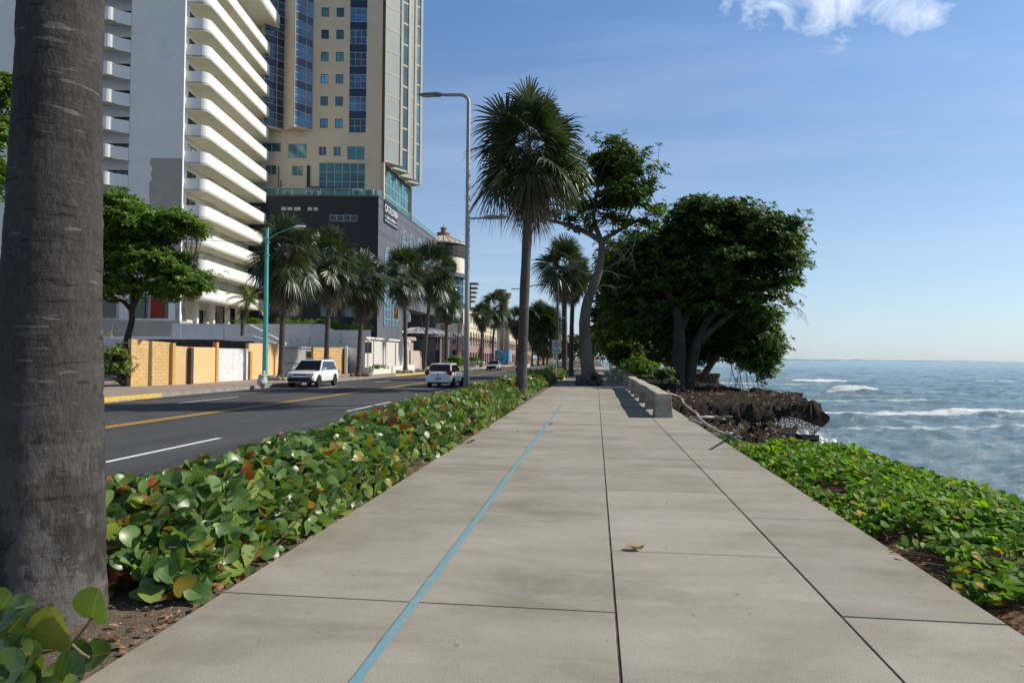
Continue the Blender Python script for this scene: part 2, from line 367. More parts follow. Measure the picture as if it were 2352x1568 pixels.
# concrete
def concrete_mat():
    m = bpy.data.materials.new('promenade_concrete'); m.use_nodes = True; t = m.node_tree; b = t.nodes['Principled BSDF']
    tc = N(t, 'ShaderNodeTexCoord'); g = N(t, 'ShaderNodeNewGeometry')
    def nz(scale, st, det=6, rough=.6, dist=0.0):
        mp = N(t, 'ShaderNodeMapping'); mp.inputs['Scale'].default_value = st; t.links.new(tc.outputs['Object'], mp.inputs[0])
        n = N(t, 'ShaderNodeTexNoise', i_Scale=scale, i_Detail=float(det), i_Roughness=rough, i_Distortion=dist); t.links.new(mp.outputs[0], n.inputs['Vector']); return n.outputs[0]
    big = nz(0.9, (0.6, 1.3, 1), 7, .65, .4); streak = nz(1.7, (0.7, 2.0, 1), 8, .72); fine = nz(95, (1, 1, 1), 3, .7); spot = nz(5.0, (1, 1, 1), 8, .75)
    c = ramp(t, big, ((0.30, (.245, .215, .165)), (0.5, (.345, .312, .255)), (0.70, (.41, .38, .325))))
    c = mixc(t, ramp(t, streak, ((0.52, 0.0), (0.74, 0.5))), c, (.46, .44, .395))
    c = mixc(t, ramp(t, streak, ((0.28, 0.45), (0.46, 0.0))), c, (.25, .225, .18))
    mot = nz(2.3, (.8, 1.2, 1), 10, .78, .8); c = mixc(t, ramp(t, mot, ((0.55, 0.0), (0.65, .26))), c, (.22, .195, .155)); c = mixc(t, ramp(t, nz(14, (.7, 1.4, 1), 8, .75), ((0.60, 0.0), (0.72, .45))), c, (.52, .50, .45))
    c = mixc(t, ramp(t, nz(11, (1, 1, 1), 2, .4), ((0.735, 0.0), (0.75, .5))), c, (.10, .085, .065))
    c = mixc(t, ramp(t, spot, ((0.60, 0.0), (0.72, .35))), c, (.50, .48, .44))
    c = mixc(t, ramp(t, fine, ((0.34, .45), (0.5, 0.0))), c, (.17, .15, .12))
    c = mixc(t, ramp(t, fine, ((0.55, 0.0), (0.75, .4))), c, (.55, .52, .46))
    hv = N(t, 'ShaderNodeHueSaturation'); t.links.new(c, hv.inputs['Color']); t.links.new(math_n(t, 'ADD', math_n(t, 'MULTIPLY', g.outputs['Random Per Island'], .16), .90), hv.inputs['Value'])
    # damp dirt washing in from the planting strip
    sx = N(t, 'ShaderNodeSeparateXYZ'); t.links.new(tc.outputs['Object'], sx.inputs[0])
    dk = math_n(t, 'MULTIPLY', math_n(t, 'ADD', math_n(t, 'MULTIPLY', sx.outputs[0], -0.75), -0.95), 1.0, True)
    dk = math_n(t, 'MULTIPLY', dk, ramp(t, nz(1.3, (1, .7, 1), 6, .65), ((0.42, 0.0), (0.66, .55))))
    c = mixc(t, dk, hv.outputs[0], (.17, .15, .115))
    t.links.new(c, b.inputs['Base Color']); b.inputs['Roughness'].default_value = .88; b.inputs['Specular IOR Level'].default_value = .25
    bn = N(t, 'ShaderNodeBump', i_Strength=.25, i_Distance=.006); t.links.new(math_n(t, 'ADD', fine, math_n(t, 'MULTIPLY', spot, .6)), bn.inputs['Height']); t.links.new(bn.outputs[0], b.inputs['Normal'])
    return m
CONC = concrete_mat()
m = MB()
for (xa, xb, off, gap) in ((-2.5, .121, 4.4, .011), (.138, 1.521, 5.8, .015), (1.538, 2.49, 4.53, .014)):
    ys = [off + 2.68*k for k in range(-4, 56)]
    for k, (a, b) in enumerate(zip(ys, ys[1:])):
        dz = 0.0010*math.sin(k*2.3+xa*3); g = gap*(1.5 if (xa > 1.5 and k == 4) else 1)
        m.box(((xa+xb)/2, (a+b)/2, -.1+dz), (xb-xa, b-a-g, .2))
tag(obj('promenade', m, CONC, bevel=.003), 'long grey concrete promenade of jointed slabs with a blue line', 'promenade', kind='structure')
SOIL = pm('strip_soil', (.17, .125, .085), .95, (.10, .075, .052), 3.0, bump=.8, bscale=60, col3=(.30, .24, .17), scale3=70, amt3=.6)
JD = pm('joint_dirt', (.055, .045, .035), .95, (.15, .115, .075), 5)
sheet('promenade_bed', -2.5, 2.49, -8, 150, -.06, JD, 'dark dirt in the joints between the promenade slabs', 'joint dirt')
m = MB()
for xj in (.1295, 1.5295): m.quad((xj-.012, -6, -.008), (xj+.012, -6, -.008), (xj+.012, 140, -.008), (xj-.012, 140, -.008))
tag(obj('joint_filler', m, pm('joint_filler_dirt', (.17, .13, .09), .95, (.06, .048, .036), 7, stretch=(1, .6, 1))), 'brown gritty filler in the two long joints of the promenade', 'joint filler', kind='structure')
# painted blue line, worn
def worn(name, col, under, lo=.36, hi=.44, st=(1, 1, 1), sc=9):
    m = bpy.data.materials.new(name); m.use_nodes = True; t = m.node_tree; b = t.nodes['Principled BSDF']
    tc = N(t, 'ShaderNodeTexCoord'); mp = N(t, 'ShaderNodeMapping'); mp.inputs['Scale'].default_value = st; t.links.new(tc.outputs['Object'], mp.inputs[0])
    n = N(t, 'ShaderNodeTexNoise', i_Scale=float(sc), i_Detail=8.0, i_Roughness=.72); t.links.new(mp.outputs[0], n.inputs['Vector'])
    n2 = N(t, 'ShaderNodeTexNoise', i_Scale=70.0, i_Detail=3.0); t.links.new(tc.outputs['Object'], n2.inputs['Vector'])
    c = mixc(t, ramp(t, n.outputs[0], ((lo, 0.0), (hi, 1.0))), under, mixc(t, ramp(t, n2.outputs[0], ((.4, 0.0), (.7, .5))), col, tuple(x*.7 for x in col)))
    t.links.new(c, b.inputs['Base Color']); b.inputs['Roughness'].default_value = .8; return m
BLUE = worn('blue_paint', (.17, .33, .38), (.33, .30, .25), .36, .46)
m = MB(); ys = np.arange(1.0, 24.5, .22)
ed = lambda y, s: -1.165 + s*(.029+.005*noise.noise(Vector((y*3, s*5, 0)))) + .012*noise.noise(Vector((y*.5, 0, 3)))
for a, b in zip(ys, ys[1:]): m.quad((ed(a, -1), a, .0085), (ed(a, 1), a, .0085), (ed(b, 1), b, .0085), (ed(b, -1), b, .0085))
tag(obj('blue_line', m, BLUE), 'worn light blue line painted along the promenade slabs', 'painted line', kind='structure')
# land under everything, planting strip, road, far pavement
LAND = pm('land_earth', (.16, .14, .10), .95, (.10, .10, .06), .4)
m = MB(); m.quad((-4000, -200, -.42), (2.3, -200, -.42), (2.3, 6000, -.42), (-4000, 6000, -.42)); tag(obj('ground', m, LAND), 'flat earth the town stands on, mostly covered by paving', 'ground', kind='structure')
m = MB()
for i in range(12):
    for j in range(120):
        f = lambda a, b: (lerp(-4.9, -2.5, a/12), -6+b*.8, -.055 + .035*noise.noise(Vector((a*.5, b*.7, 1))) + .03*math.sin(a/12*math.pi))
        m.quad(f(i, j), f(i+1, j), f(i+1, j+1), f(i, j+1))
tag(obj('planting_strip', m, SOIL, smooth=True), 'strip of bare brown sandy soil between promenade and kerb', 'soil', kind='structure')
sheet('planting_strip_far', -4.9, -2.5, 90, 400, -.06, SOIL, 'far end of the soil strip under the distant palms', 'soil')
ASPH = pm('asphalt', (.088, .087, .086), .8, (.062, .062, .063), .9, bump=.5, bscale=220, col3=(.14, .14, .14), scale3=260, amt3=.55, stretch=(1, .35, 1))
t = ASPH.node_tree; b = t.nodes['Principled BSDF']; src = b.inputs['Base Color'].links[0].from_socket; tcn = N(t, 'ShaderNodeTexCoord')
def road_n(sc, st, d=5.0):
    mp = N(t, 'ShaderNodeMapping'); mp.inputs['Scale'].default_value = st; t.links.new(tcn.outputs['Object'], mp.inputs[0]); n = N(t, 'ShaderNodeTexNoise', i_Scale=sc, i_Detail=d, i_Roughness=.6); t.links.new(mp.outputs[0], n.inputs['Vector']); return n.outputs[0]
c = mixc(t, ramp(t, road_n(1.0, (1.1, .012, 1), 2.0), ((.42, 0.0), (.62, .5))), src, (.036, .036, .037)); c = mixc(t, ramp(t, road_n(.5, (1, .5, 1), 7.0), ((.56, 0.0), (.66, .4))), c, (.115, .113, .11)); c = mixc(t, ramp(t, road_n(1.6, (1, .6, 1), 4.0), ((.66, 0.0), (.72, .6))), c, (.028, .028, .028)); t.links.new(c, b.inputs['Base Color'])
sheet('road', -19.25, -5.05, -40, 900, ZR, ASPH, 'dark grey asphalt avenue of four lanes along the sea front', 'road')
KERB = pm('kerb_concrete', (.32, .30, .26), .9, (.22, .20, .17), 2, bump=.4)
m = MB(); m.box((-4.975, 150, -.13), (.15, 420, .28)); tag(obj('kerb', m, KERB, bevel=.02), 'low concrete kerb beside the hedge strip', 'kerb', kind='structure')
m = MB(); m.box((-19.27, 290, -.19), (.15, 700, .22)); tag(obj('far_kerb', m, KERB, bevel=.02), 'worn concrete kerb along the far pavement', 'kerb', kind='structure')
YK = worn('kerb_yellow', (.75, .48, .03), (.35, .32, .25), .40, .52)
m = MB(); m.box((-19.255, 23.5, -.18), (.20, 9.6, .225)); 
for q in (70, 95, 120, 150, 190, 240): m.box((-19.255, q, -.18), (.2, 12, .222))
tag(obj('yellow_kerb_paint', m, YK, bevel=.015), 'chipped yellow paint on the far kerb', 'kerb paint', kind='structure')
PAVE = brickmat('pavement_bricks', (.40, .30, .25), (.33, .25, .21), (.18, .15, .12), .4, .2, .012, rot=(0, 0, 0), bump=.5)
m = MB(); m.box((-34.35, 430, -.2), (30, 1000, .2))
o = tag(obj('pavement', m, PAVE, uvbox=True), 'pinkish brick paved far pavement in front of the walls', 'pavement', kind='structure')
# road markings
WH = worn('white_paint', (.78, .78, .76), (.10, .10, .10), .28, .36); YL = worn('yellow_paint', (.72, .40, .04), (.09, .085, .07), .30, .38)
m = MB()
def mark(mb, x, w, y0, y1, z=ZR+.004): mb.quad((x-w/2, y0, z), (x+w/2, y0, z), (x+w/2, y1, z), (x-w/2, y1, z))
for k in range(-1, 40): mark(m, -8.42, .13, 9.6+12.9*k, 14.55+12.9*k)
for k in range(-2, 40): mark(m, -16.15 if k < 3 else -16.0, .12, 24.9+11.9*k, 29.4+11.9*k)
mark(m, -18.8, .1, 21.5, 26)
tag(obj('lane_dashes', m, WH), 'white dashed lane lines painted on the asphalt', 'road marking', kind='structure')
m = MB(); mark(m, -12.60, .11, -20, 500); mark(m, -12.38, .11, -20, 500)
tag(obj('centre_lines', m, YL), 'double solid yellow centre line on the avenue', 'road marking', kind='structure')

# ------------------------------------------------------------------ coast
ZS = -2.3
EY = [-10, 6, 9, 12, 14.5, 17, 20, 22, 24.3, 25.6, 27.5, 29, 30.2, 31.2, 33, 36, 40, 43, 46, 55, 70, 160]
EX = [4.7, 4.55, 4.75, 4.6, 4.45, 4.9, 5.5, 6.3, 6.7, 5.4, 4.9, 5.2, 8.6, 9.7, 10.0, 10.6, 11.5, 11.8, 9.6, 9.0, 8.6, 8.0]
TY = [-10, 10, 13.5, 15.5, 18, 21, 24.4, 25.6, 29.9, 30.9, 34, 40, 45, 60, 160]
TZ = [-.06, -.06, -.10, -.35, -.58, -.68, -.70, -1.75, -1.85, -.45, -.45, -.48, -.35, -.2, -.2]
def coast_h(X, Y):
    e = interp(EY, EX, Y); t = (X-2.4)/(e-2.4); top = interp(TY, TZ, Y)
    top = lerp(-.12, top, min(1, max(0, (X-2.45)/.9)))
    if Y < 15: top += .16*math.sin(min(1, max(0, t))*math.pi)*min(1, (15-Y)/2)
    s = min(1, max(0, (X-e)/ .55)); s = s*s*(3-2*s)
    return lerp(top, -3.6, s), s, t
ROCK = bpy.data.materials.new('coral_rock'); ROCK.use_nodes = True; t = ROCK.node_tree; b = t.nodes['Principled BSDF']
tcn = N(t, 'ShaderNodeTexCoord'); n1 = N(t, 'ShaderNodeTexNoise', i_Scale=1.6, i_Detail=9.0, i_Roughness=.7); n2 = N(t, 'ShaderNodeTexNoise', i_Scale=9.0, i_Detail=8.0, i_Roughness=.75)
n3 = N(t, 'ShaderNodeTexVoronoi', i_Scale=26.0)
for q in (n1, n2, n3): t.links.new(tcn.outputs['Object'], q.inputs['Vector'])
c = ramp(t, n1.outputs[0], ((.35, (.012, .010, .008)), (.55, (.030, .022, .016)), (.7, (.070, .052, .036))))
c = mixc(t, ramp(t, n2.outputs[0], ((.45, 0.0), (.7, .7))), c, (.035, .027, .02))
c = mixc(t, ramp(t, n3.outputs['Distance'], ((.08, .35), (.16, 0.0))), c, (.18, .12, .075))
sx = N(t, 'ShaderNodeSeparateXYZ'); t.links.new(tcn.outputs['Object'], sx.inputs[0])
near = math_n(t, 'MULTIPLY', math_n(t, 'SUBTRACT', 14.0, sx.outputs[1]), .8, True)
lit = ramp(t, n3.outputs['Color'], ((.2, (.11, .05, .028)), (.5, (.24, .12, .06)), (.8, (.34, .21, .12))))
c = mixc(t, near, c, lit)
t.links.new(c, b.inputs['Base Color']); b.inputs['Roughness'].default_value = .93; b.inputs['Specular IOR Level'].default_value = .2
bn = N(t, 'ShaderNodeBump', i_Strength=.9, i_Distance=.06); t.links.new(math_n(t, 'ADD', n2.outputs[0], math_n(t, 'MULTIPLY', n3.outputs['Distance'], .5)), bn.inputs['Height']); t.links.new(bn.outputs[0], b.inputs['Normal'])
xs = list(np.arange(2.38, 13.6, .11)); ys = list(np.arange(-8, 15, .25))+list(np.arange(15, 46, .12))+list(np.arange(46, 150, 1.2))
m = MB(); vs = []
for Y in ys:
    for X in xs:
        h, s, tt = coast_h(X, Y); p = Vector((X, Y, h))
        if Y > 13:
            k = min(1, (Y-13)/3)*min(1, max(0, (X-2.45)/.7))
            q = p*1.0; n_ = noise.fractal(q*1.1, 1.0, 2.0, 5); n2_ = noise.fractal(q*3.2+Vector((9, 3, 1)), .9, 2.1, 4)
            rough = (.30 if s > .02 or tt > .62 or Y < 27 else .14)*(.6 if Y > 31.5 and s < .3 else 1)
            p.z += k*(rough*n_*1.2+(.14 if Y < 31.5 or s > .1 else .06)*n2_)
            if s > .0:
                p.x += k*(.55*noise.noise(q*1.3+Vector((4, 4, 4)))+.2*n2_); p.y += k*(.5*noise.noise(q*1.4))
            if Y > 28 and h < -1.0: 
                u = min(1, (-1.0-h)/.8); p.x -= 1.0*u; p.y += .8*u*max(0, 1-abs(Y-31)/5)
        else: p.z += .03*noise.noise(p*2.0)
        vs.append(p)
nx = len(xs); m.add(vs, [(j*nx+i, j*nx+i+1, (j+1)*nx+i+1, (j+1)*nx+i) for j in range(len(ys)-1) for i in range(nx-1)])
tag(obj('coast_rock', m, ROCK, smooth=False), 'jagged dark brown coral rock shore below the promenade', 'rock', kind='structure')
# flat concrete ledge on the promontory
m = MB(); pts = [AZ(1545, 905, -.52), AZ(1640, 907, -.50), AZ(1720, 909, -.50), AZ(1790, 910, -.52)]
poly = [(p.x, p.y) for p in pts] + [(p.x+.1, p.y+.7) for p in reversed(pts)]
m.prism(poly, -.72, -.43); LEDGE = pm('ledge_stone', (.22, .17, .12), .9, (.12, .09, .06), 2.5, bump=.6)
tag(obj('rock_ledge', m, LEDGE, bevel=.04), 'thin flat brown stone ledge along the top of the dark rock', 'ledge', kind='structure')

# ------------------------------------------------------------------ sea
CREST = [  # (x, y, half length, height, width, turn) of breaking crests
    (38, 123, 5.5, .6, 1.6, .05), (47, 121, 5, .35, 1.3, 0), (29.8, 84.5, 3.4, .75, 1.2, .08), (38, 83, 9, .55, 2.2, -.02)]
def sea_pt(X, Y):
    d = math.hypot(X, Y); fade = 1/(1+(d/160)**2)
    z = .16*math.sin(.42*(X*.35+Y*.9)+1.6*noise.noise(Vector((X*.04, Y*.04, 0)))) + .10*math.sin(.9*(X*-.2+Y)+2*noise.noise(Vector((X*.07, Y*.07, 5))))
    z += .30*noise.fractal(Vector((X*.16, Y*.34, 2)), .9, 2.0, 4) + .13*noise.fractal(Vector((X*.7, Y*1.4, 7)), .9, 2.0, 3)
    z *= fade**.35
    foam = 0.0
    for i, (cx, cy, L, h, w, tn) in enumerate(CREST):
        a = X-cx; bb = Y-cy-tn*a
        e = math.exp(-(a/L)**4); g = e*math.exp(-(bb/w)**2); z += h*g*(1+.35*noise.noise(Vector((X*.9, Y*.9, i))))
        if i in (0, 2): foam = max(foam, 1.35*e*math.exp(-((bb+.4*w)/(w*.85))**2)*(1 if a < L*.8 else .5))
        else: foam = max(foam, .35*g)
    # streaks of old foam
    foam = max(foam, .82*math.exp(-((Y-54-.10*(X-20)-1.8*noise.noise(Vector((X*.12, 3, 0))))/2.0)**2)*(1 if X > 14 else .4))
    foam = max(foam, .60*math.exp(-((Y-42-.06*X-2*noise.noise(Vector((X*.1, 8, 0))))/1.5)**2)*(1 if 13 < X else 0))
    for (yy, sl_, wd, amp) in ((33.5, .12, .7, .42), (37.5, -.05, .8, .42), (47, .05, .9, .42), (61, .0, 1.2, .46), (78, .04, 1.6, .45), (97, -.03, 2, .48), (140, .02, 3, .55), (175, 0, 4, .5)): foam = max(foam, (amp+.25*noise.noise(Vector((X*.07, yy, 1))))*math.exp(-((Y-yy-sl_*X-1.5*noise.noise(Vector((X*.1, yy, 4))))/wd)**2))
    foam = max(foam, .66*math.exp(-((Y-70-.06*X)/2.0)**2)*(1 if X < 34 else .4))
    foam = max(foam, .62*math.exp(-((Y-112+.05*X)/3.5)**2)*(1 if X < 40 else .5))
    e = interp(EY, EX, Y) if Y < 150 else 8
    dist = X-e
    foam = max(foam, .95*math.exp(-(max(0, dist)/1.1)**2) if Y < 60 else 0)
    if Y < 34: foam = max(foam, .60*math.exp(-(max(0, dist)/3.6)**2)) 
    foam = max(foam, 1.25*math.exp(-((X-8.2)/2.8)**2-((Y-29.2)/2.2)**2))
    return z, foam
m = MB(); dd = list(np.geomspace(5, 400, 430))+list(np.geomspace(410, 40000, 60)); tt = list(np.linspace(-.03, 1.25, 330))
vs, fo = [], []
for d in dd:
    for q in tt:
        X = 3.0+q*d; Y = d
        if d < 420: z, f = sea_pt(X, Y)
        else: z, f = 0, 0
        vs.append((X, Y, ZS+z)); fo.append(f)
nx = len(tt); m.add(vs, [(j*nx+i, j*nx+i+1, (j+1)*nx+i+1, (j+1)*nx+i) for j in range(len(dd)-1) for i in range(nx-1)])
SEA = bpy.data.materials.new('sea_water'); SEA.use_nodes = True; t = SEA.node_tree; b = t.nodes['Principled BSDF']
tcn = N(t, 'ShaderNodeTexCoord'); at = N(t, 'ShaderNodeAttribute', attribute_name='foam')
def nzt(sc, st, det=6.0, ro=.6):
    mp = N(t, 'ShaderNodeMapping'); mp.inputs['Scale'].default_value = st; t.links.new(tcn.outputs['Object'], mp.inputs[0])
    n = N(t, 'ShaderNodeTexNoise', i_Scale=sc, i_Detail=det, i_Roughness=ro, i_Distortion=.3); t.links.new(mp.outputs[0], n.inputs['Vector']); return n.outputs[0]
fn = nzt(1.1, (1, 1.6, 1), 9.0, .7); patch = nzt(.05, (.5, 1.6, 1), 5.0, .6); rip = nzt(1.6, (.7, 1.5, 1), 8.0, .68); rip2 = nzt(.22, (.6, 1.7, 1), 6.0, .6)
fm = math_n(t, 'MULTIPLY', math_n(t, 'SUBTRACT', math_n(t, 'ADD', at.outputs['Fac'], fn), .98), 4.0, True)
wc = ramp(t, patch, ((.35, (.16, .245, .27)), (.55, (.18, .265, .28)), (.72, (.20, .29, .275))))
c = mixc(t, math_n(t, 'MULTIPLY', fm, .94), wc, (.80, .83, .84)); t.links.new(c, b.inputs['Base Color'])
rr = math_n(t, 'ADD', math_n(t, 'MULTIPLY', fm, .6), .16); t.links.new(rr, b.inputs['Roughness']); b.inputs['IOR'].default_value = 1.33
bn = N(t, 'ShaderNodeBump', i_Strength=.6, i_Distance=.35); t.links.new(math_n(t, 'ADD', rip, math_n(t, 'MULTIPLY', rip2, 2.5)), bn.inputs['Height']); t.links.new(bn.outputs[0], b.inputs['Normal'])
o = tag(obj('sea', m, SEA, smooth=True), 'blue green sea with ripples and lines of white foam', 'sea', kind='structure')
o.data.attributes.new('foam', 'FLOAT', 'POINT').data.foreach_set('value', fo)
# spray where the swell hits the rock
m = MB(); rs = random.Random(3)
for k in range(280):
    a = rs.uniform(-1, 1); X = 7.9+a*1.8+rs.gauss(0, .2); Y = 29.3+rs.gauss(0, .5)-.3*a; top = (.95-.55*abs(a-.25))*rs.uniform(.1, 1.15); r = rs.uniform(.06, .18)
    m.ell((X, Y, ZS+top*.75), (r*1.1, r, r*rs.uniform(.7, 1.2)), 9, 7, .8, k)
for k in range(5200):
    a = rs.gauss(0, .55); X = 8.0+a*1.8; Y = 29.2+rs.gauss(0, .5)-.3*a; z = ZS+rs.random()**.7*1.55*(1-.4*abs(a)); s = rs.uniform(.008, .034)
    q = [Vector((X, Y, z))+Vector((rs.uniform(-1, 1), rs.uniform(-1, 1), rs.uniform(-1, 1)))*s for _ in range(4)]
    m.add(q, ((0, 1, 2), (0, 2, 3), (0, 3, 1), (1, 3, 2)))
FOAM = pm('foam_white', (.82, .85, .87), .6, (.70, .76, .79), 6, bump=1.0, bscale=18)
tag(obj('sea_spray', m, FOAM, smooth=True), 'white burst of spray where a wave hits the dark rock', 'spray', kind='stuff')
# far shore on the horizon
m = MB(); rs = random.Random(5); pts = []
for k in range(90):
    x = 1500+k*10; p = AD(x, 826, 14000); pts.append((p.x, p.y, -3+max(3, 30-.3*k)*(0.7+.5*noise.noise(Vector((k*.35, 0, 0))))*(1.0 if k < 80 else .3)))
for a, b in zip(pts, pts[1:]):
    m.add([(a[0], a[1], -6), (b[0], b[1], -6), b, a, (a[0]-200, a[1]+900, -6), (b[0]-200, b[1]+900, -6)], ((0, 1, 2, 3), (3, 2, 5, 4)))
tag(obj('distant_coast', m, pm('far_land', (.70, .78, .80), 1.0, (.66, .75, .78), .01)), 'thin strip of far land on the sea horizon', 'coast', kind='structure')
# ================================================================== BUILDINGS
WHITE = pm('white_render', (.80, .79, .75), .85, (.74, .73, .69), .6, bump=.1, bscale=30, col3=(.68, .66, .61), scale3=1.3, amt3=.35)
SOFF = pm('cream_soffit', (.72, .70, .58), .9, (.66, .63, .50), .8)
GREYW = pm('grey_white_render', (.62, .61, .62), .9, (.56, .55, .56), .5, bump=.12)
PATCH = pm('old_beige_paint', (.42, .39, .33), .9, (.36, .34, .29), .7)
BRONZE = pm('bronze_frame', (.07, .055, .045), .5, metal=.3)
DKGL = glassmat('dark_glass', (.025, .028, .03), .08)
SHUT = pm('white_shutter', (.66, .66, .63), .6, (.6, .6, .57), 20, stretch=(.1, .1, 3))
ALU = pm('aluminium', (.55, .55, .53), .4, metal=.5)
REDC = pm('red_curtain', (.35, .04, .03), .8, (.2, .02, .02), 2)
CREAM = pm('cream_wall', (.70, .64, .48), .85, (.64, .58, .43), .5)

# ------------------------------------------------------------------ white apartment block, turned 7.6 degrees from the avenue
corner = AD(418, 450, 72.6); th = R(7.6)
g_ = (-math.sin(th), math.cos(th)); e_ = (-math.cos(th), -math.sin(th))
FE = Face(corner, e_, (math.sin(th), -math.cos(th))); FS = Face(corner, g_, (math.cos(th), math.sin(th)))
apt = thing('apartment_building', 'tall white apartment block with long stacked white balconies and a blank grey side wall', 'building', (corner.x, corner.y, 0))
ZT = [9.0+2.9*k for k in range(13)]          # balcony tops
TOP = 47.5
m = MB(); holes = []; wins = []
for k, zt in enumerate(ZT[:-1]):
    for j, u in enumerate((1.0, 5.6, 9.9, 14.2)):
        h = (u, u+2.3, zt-.85 if k > 3 and j != 2 else zt+.05, zt+1.0); holes.append(h); wins.append((h, k, j))
for u in (3.0, 8.2, 13.4): h = (u, u+2.4, 44.6, 46.2); holes.append(h); wins.append((h, 20, 0))
FS.wall(m, .0, 19.6, 8.4, TOP, holes, .18)
FE.wall(m, 0, 5.7, 5.3, TOP, [(1.2, 5.5, 5.45, 7.9)], .25); 
eh = []; 
for k, zt in enumerate(ZT): eh += [(6.4, 8.6, zt-.7, zt+1.0), (9.6, 11.4, zt-.2, zt+.95)]
FEr = Face(FE.p(0, 0, -1.2), e_, (math.sin(th), -math.cos(th)))
FEr.wall(m, 5.7, 15.5, 8.5, TOP, eh, .15)
FE.box(m, 5.7, 15.5, 5.3, 8.5, -1.4, -.2)
FE.wall(m, 15.5, 27, 5.3, TOP, [], .2)
a, b, c, d = FE.p(27, 0), FE.p(15.5, 0), FE.p(15.5, 0, -1.2), FE.p(5.7, 0)
for (uu) in (5.7, 15.5): m.quad(FE.p(uu, 5.3), FE.p(uu, TOP), FE.p(uu, TOP, -1.3), FE.p(uu, 5.3, -1.3))
P1, P2, P3, P4 = FE.p(0, 0), FS.p(19.6, 0), FS.p(19.6, 0, -24), FE.p(27, 0)
m.quad((P2[0], P2[1], 5), (P3[0], P3[1], 5), (P3[0], P3[1], TOP), (P2[0], P2[1], TOP)); m.quad((P3[0], P3[1], 3), (P4[0], P4[1], 3), (P4[0], P4[1], TOP), (P3[0], P3[1], TOP))
m.add([(p[0], p[1], TOP) for p in (P1, P2, P3, P4)], ((0, 1, 2, 3),))
# porch recess
FSr = Face(FS.p(0, 0, -3.2), g_, (math.cos(th), math.sin(th)))
FSr.wall(m, -0.0, 19.6, 4.8, 8.4, [(2.0, 4.0, 5.3, 7.3), (6, 8, 5.3, 7.3), (11.5, 14, 5.3, 7.3), (15.5, 18, 5.3, 7.3)], .5)
m.add([FS.p(0, 8.4), FS.p(19.6, 8.4), FS.p(19.6, 8.4, -3.2), FS.p(0, 8.4, -3.2)], ((0, 1, 2, 3),))
obj('wall', m, WHITE, apt)
m = MB()
for u in (0.25, 4.3, 8.6, 13.0, 16.3, 19.3): m = MB(); FS.box(m, u-.25, u+.25, 4.8, 8.398, -.5, -.01); obj('porch_column', m, WHITE, apt)
m = MB(); FSr.box(m, .1, 19.5, 4.8, 8.2, -.8, -.55); obj('porch_recess', m, DKGL, apt)
rs = random.Random(11)
for (h, k, j) in wins:
    sh = (k < 4 and j in (2, 3)) or rs.random() < .12
    w = win(FS, apt, h[0]+.002, h[1]-.002, h[2]+.002, h[3]-.002, SHUT if (sh and k > 4) else DKGL, BRONZE if k > 3 else ALU, -.14, .07, 1)
    if k < 5 and j > 0:
        q = MB(); FS.box(q, h[0]-.05, h[1]+.05, h[3]-.28, h[3]+.12, -.1, .22); obj('shutter_box', q, SHUT, w)
for h in eh:
    if h[0] > 9 and rs.random() < .5: win(FEr, apt, h[0], h[1], h[2], h[3], SHUT, BRONZE, -.12, .06)
    else: win(FEr, apt, h[0], h[1], h[2], h[3], DKGL, BRONZE, -.12, .06, 2)
w = win(FE, apt, 1.2, 5.5, 5.45, 7.9, DKGL, ALU, -.2, .08, 1); q = MB(); FE.box(q, 1.7, 3.2, 5.6, 7.6, -.185, -.17); obj('red_blind', q, REDC, w)
win(FE, apt, 6.6, 12, 5.45, 7.9, DKGL, ALU, -.1, .08, 2)
def ring(F, pts, th_):                      # closed/open parapet: outer polyline and one offset inwards
    out = [Vector(p) for p in pts]; inn = []
    for i, p in enumerate(out):
        t = (out[min(i+1, len(out)-1)]-out[max(i-1, 0)]).normalized(); inn.append(p+Vector((-t.y, t.x))*th_)
    return out, inn
def balcony(F, pts, ztop, zlo, zfl, name='balcony', mt=None):
    out, inn = ring(F, pts, .14); m = MB()
    for i in range(len(out)-1):
        a, b, c, d = out[i], out[i+1], inn[i+1], inn[i]
        vs = [F.p(q.x, z, q.y) for z in (zlo, ztop) for q in (a, b, c, d)]
        m.add(vs, ((0, 1, 5, 4), (2, 3, 7, 6), (4, 5, 6, 7), (3, 2, 1, 0)))
    o = obj(name, m, mt or WHITE, apt, smooth=False)
    s = MB(); n = len(out); vs = [F.p(q.x, z, q.y) for z in (zlo+.03, zfl) for q in inn]
    s.add(vs, [tuple(range(n-1, -1, -1)), tuple(range(n, 2*n))] + [(i, (i+1) % n, n+(i+1) % n, n+i) for i in range(n)])
    obj('balcony_floor', s, SOFF, o); return o
def front_pts(u0, u1, dep, rad, rseg=6):
    pts = [(u0, -.02), (u0+.08, .5), (u0+.1, dep-rad)]
    for k in range(1, rseg+1): a = math.pi/2*k/rseg; pts.append((u0+.1+rad*(1-math.cos(a)), dep-rad+rad*math.sin(a)))
    pts += [(u1-.5, dep), (u1-.12, dep-.35), (u1, -.02)]
    return pts
for k, zt in enumerate(ZT): balcony(FS, front_pts(.55, 19.9, 2.15, .75), zt, zt-1.38, zt-1.15)
balcony(FS, front_pts(-.3, 20.6, 3.2, .9), 48.1, 46.5, 46.9, 'roof_slab')
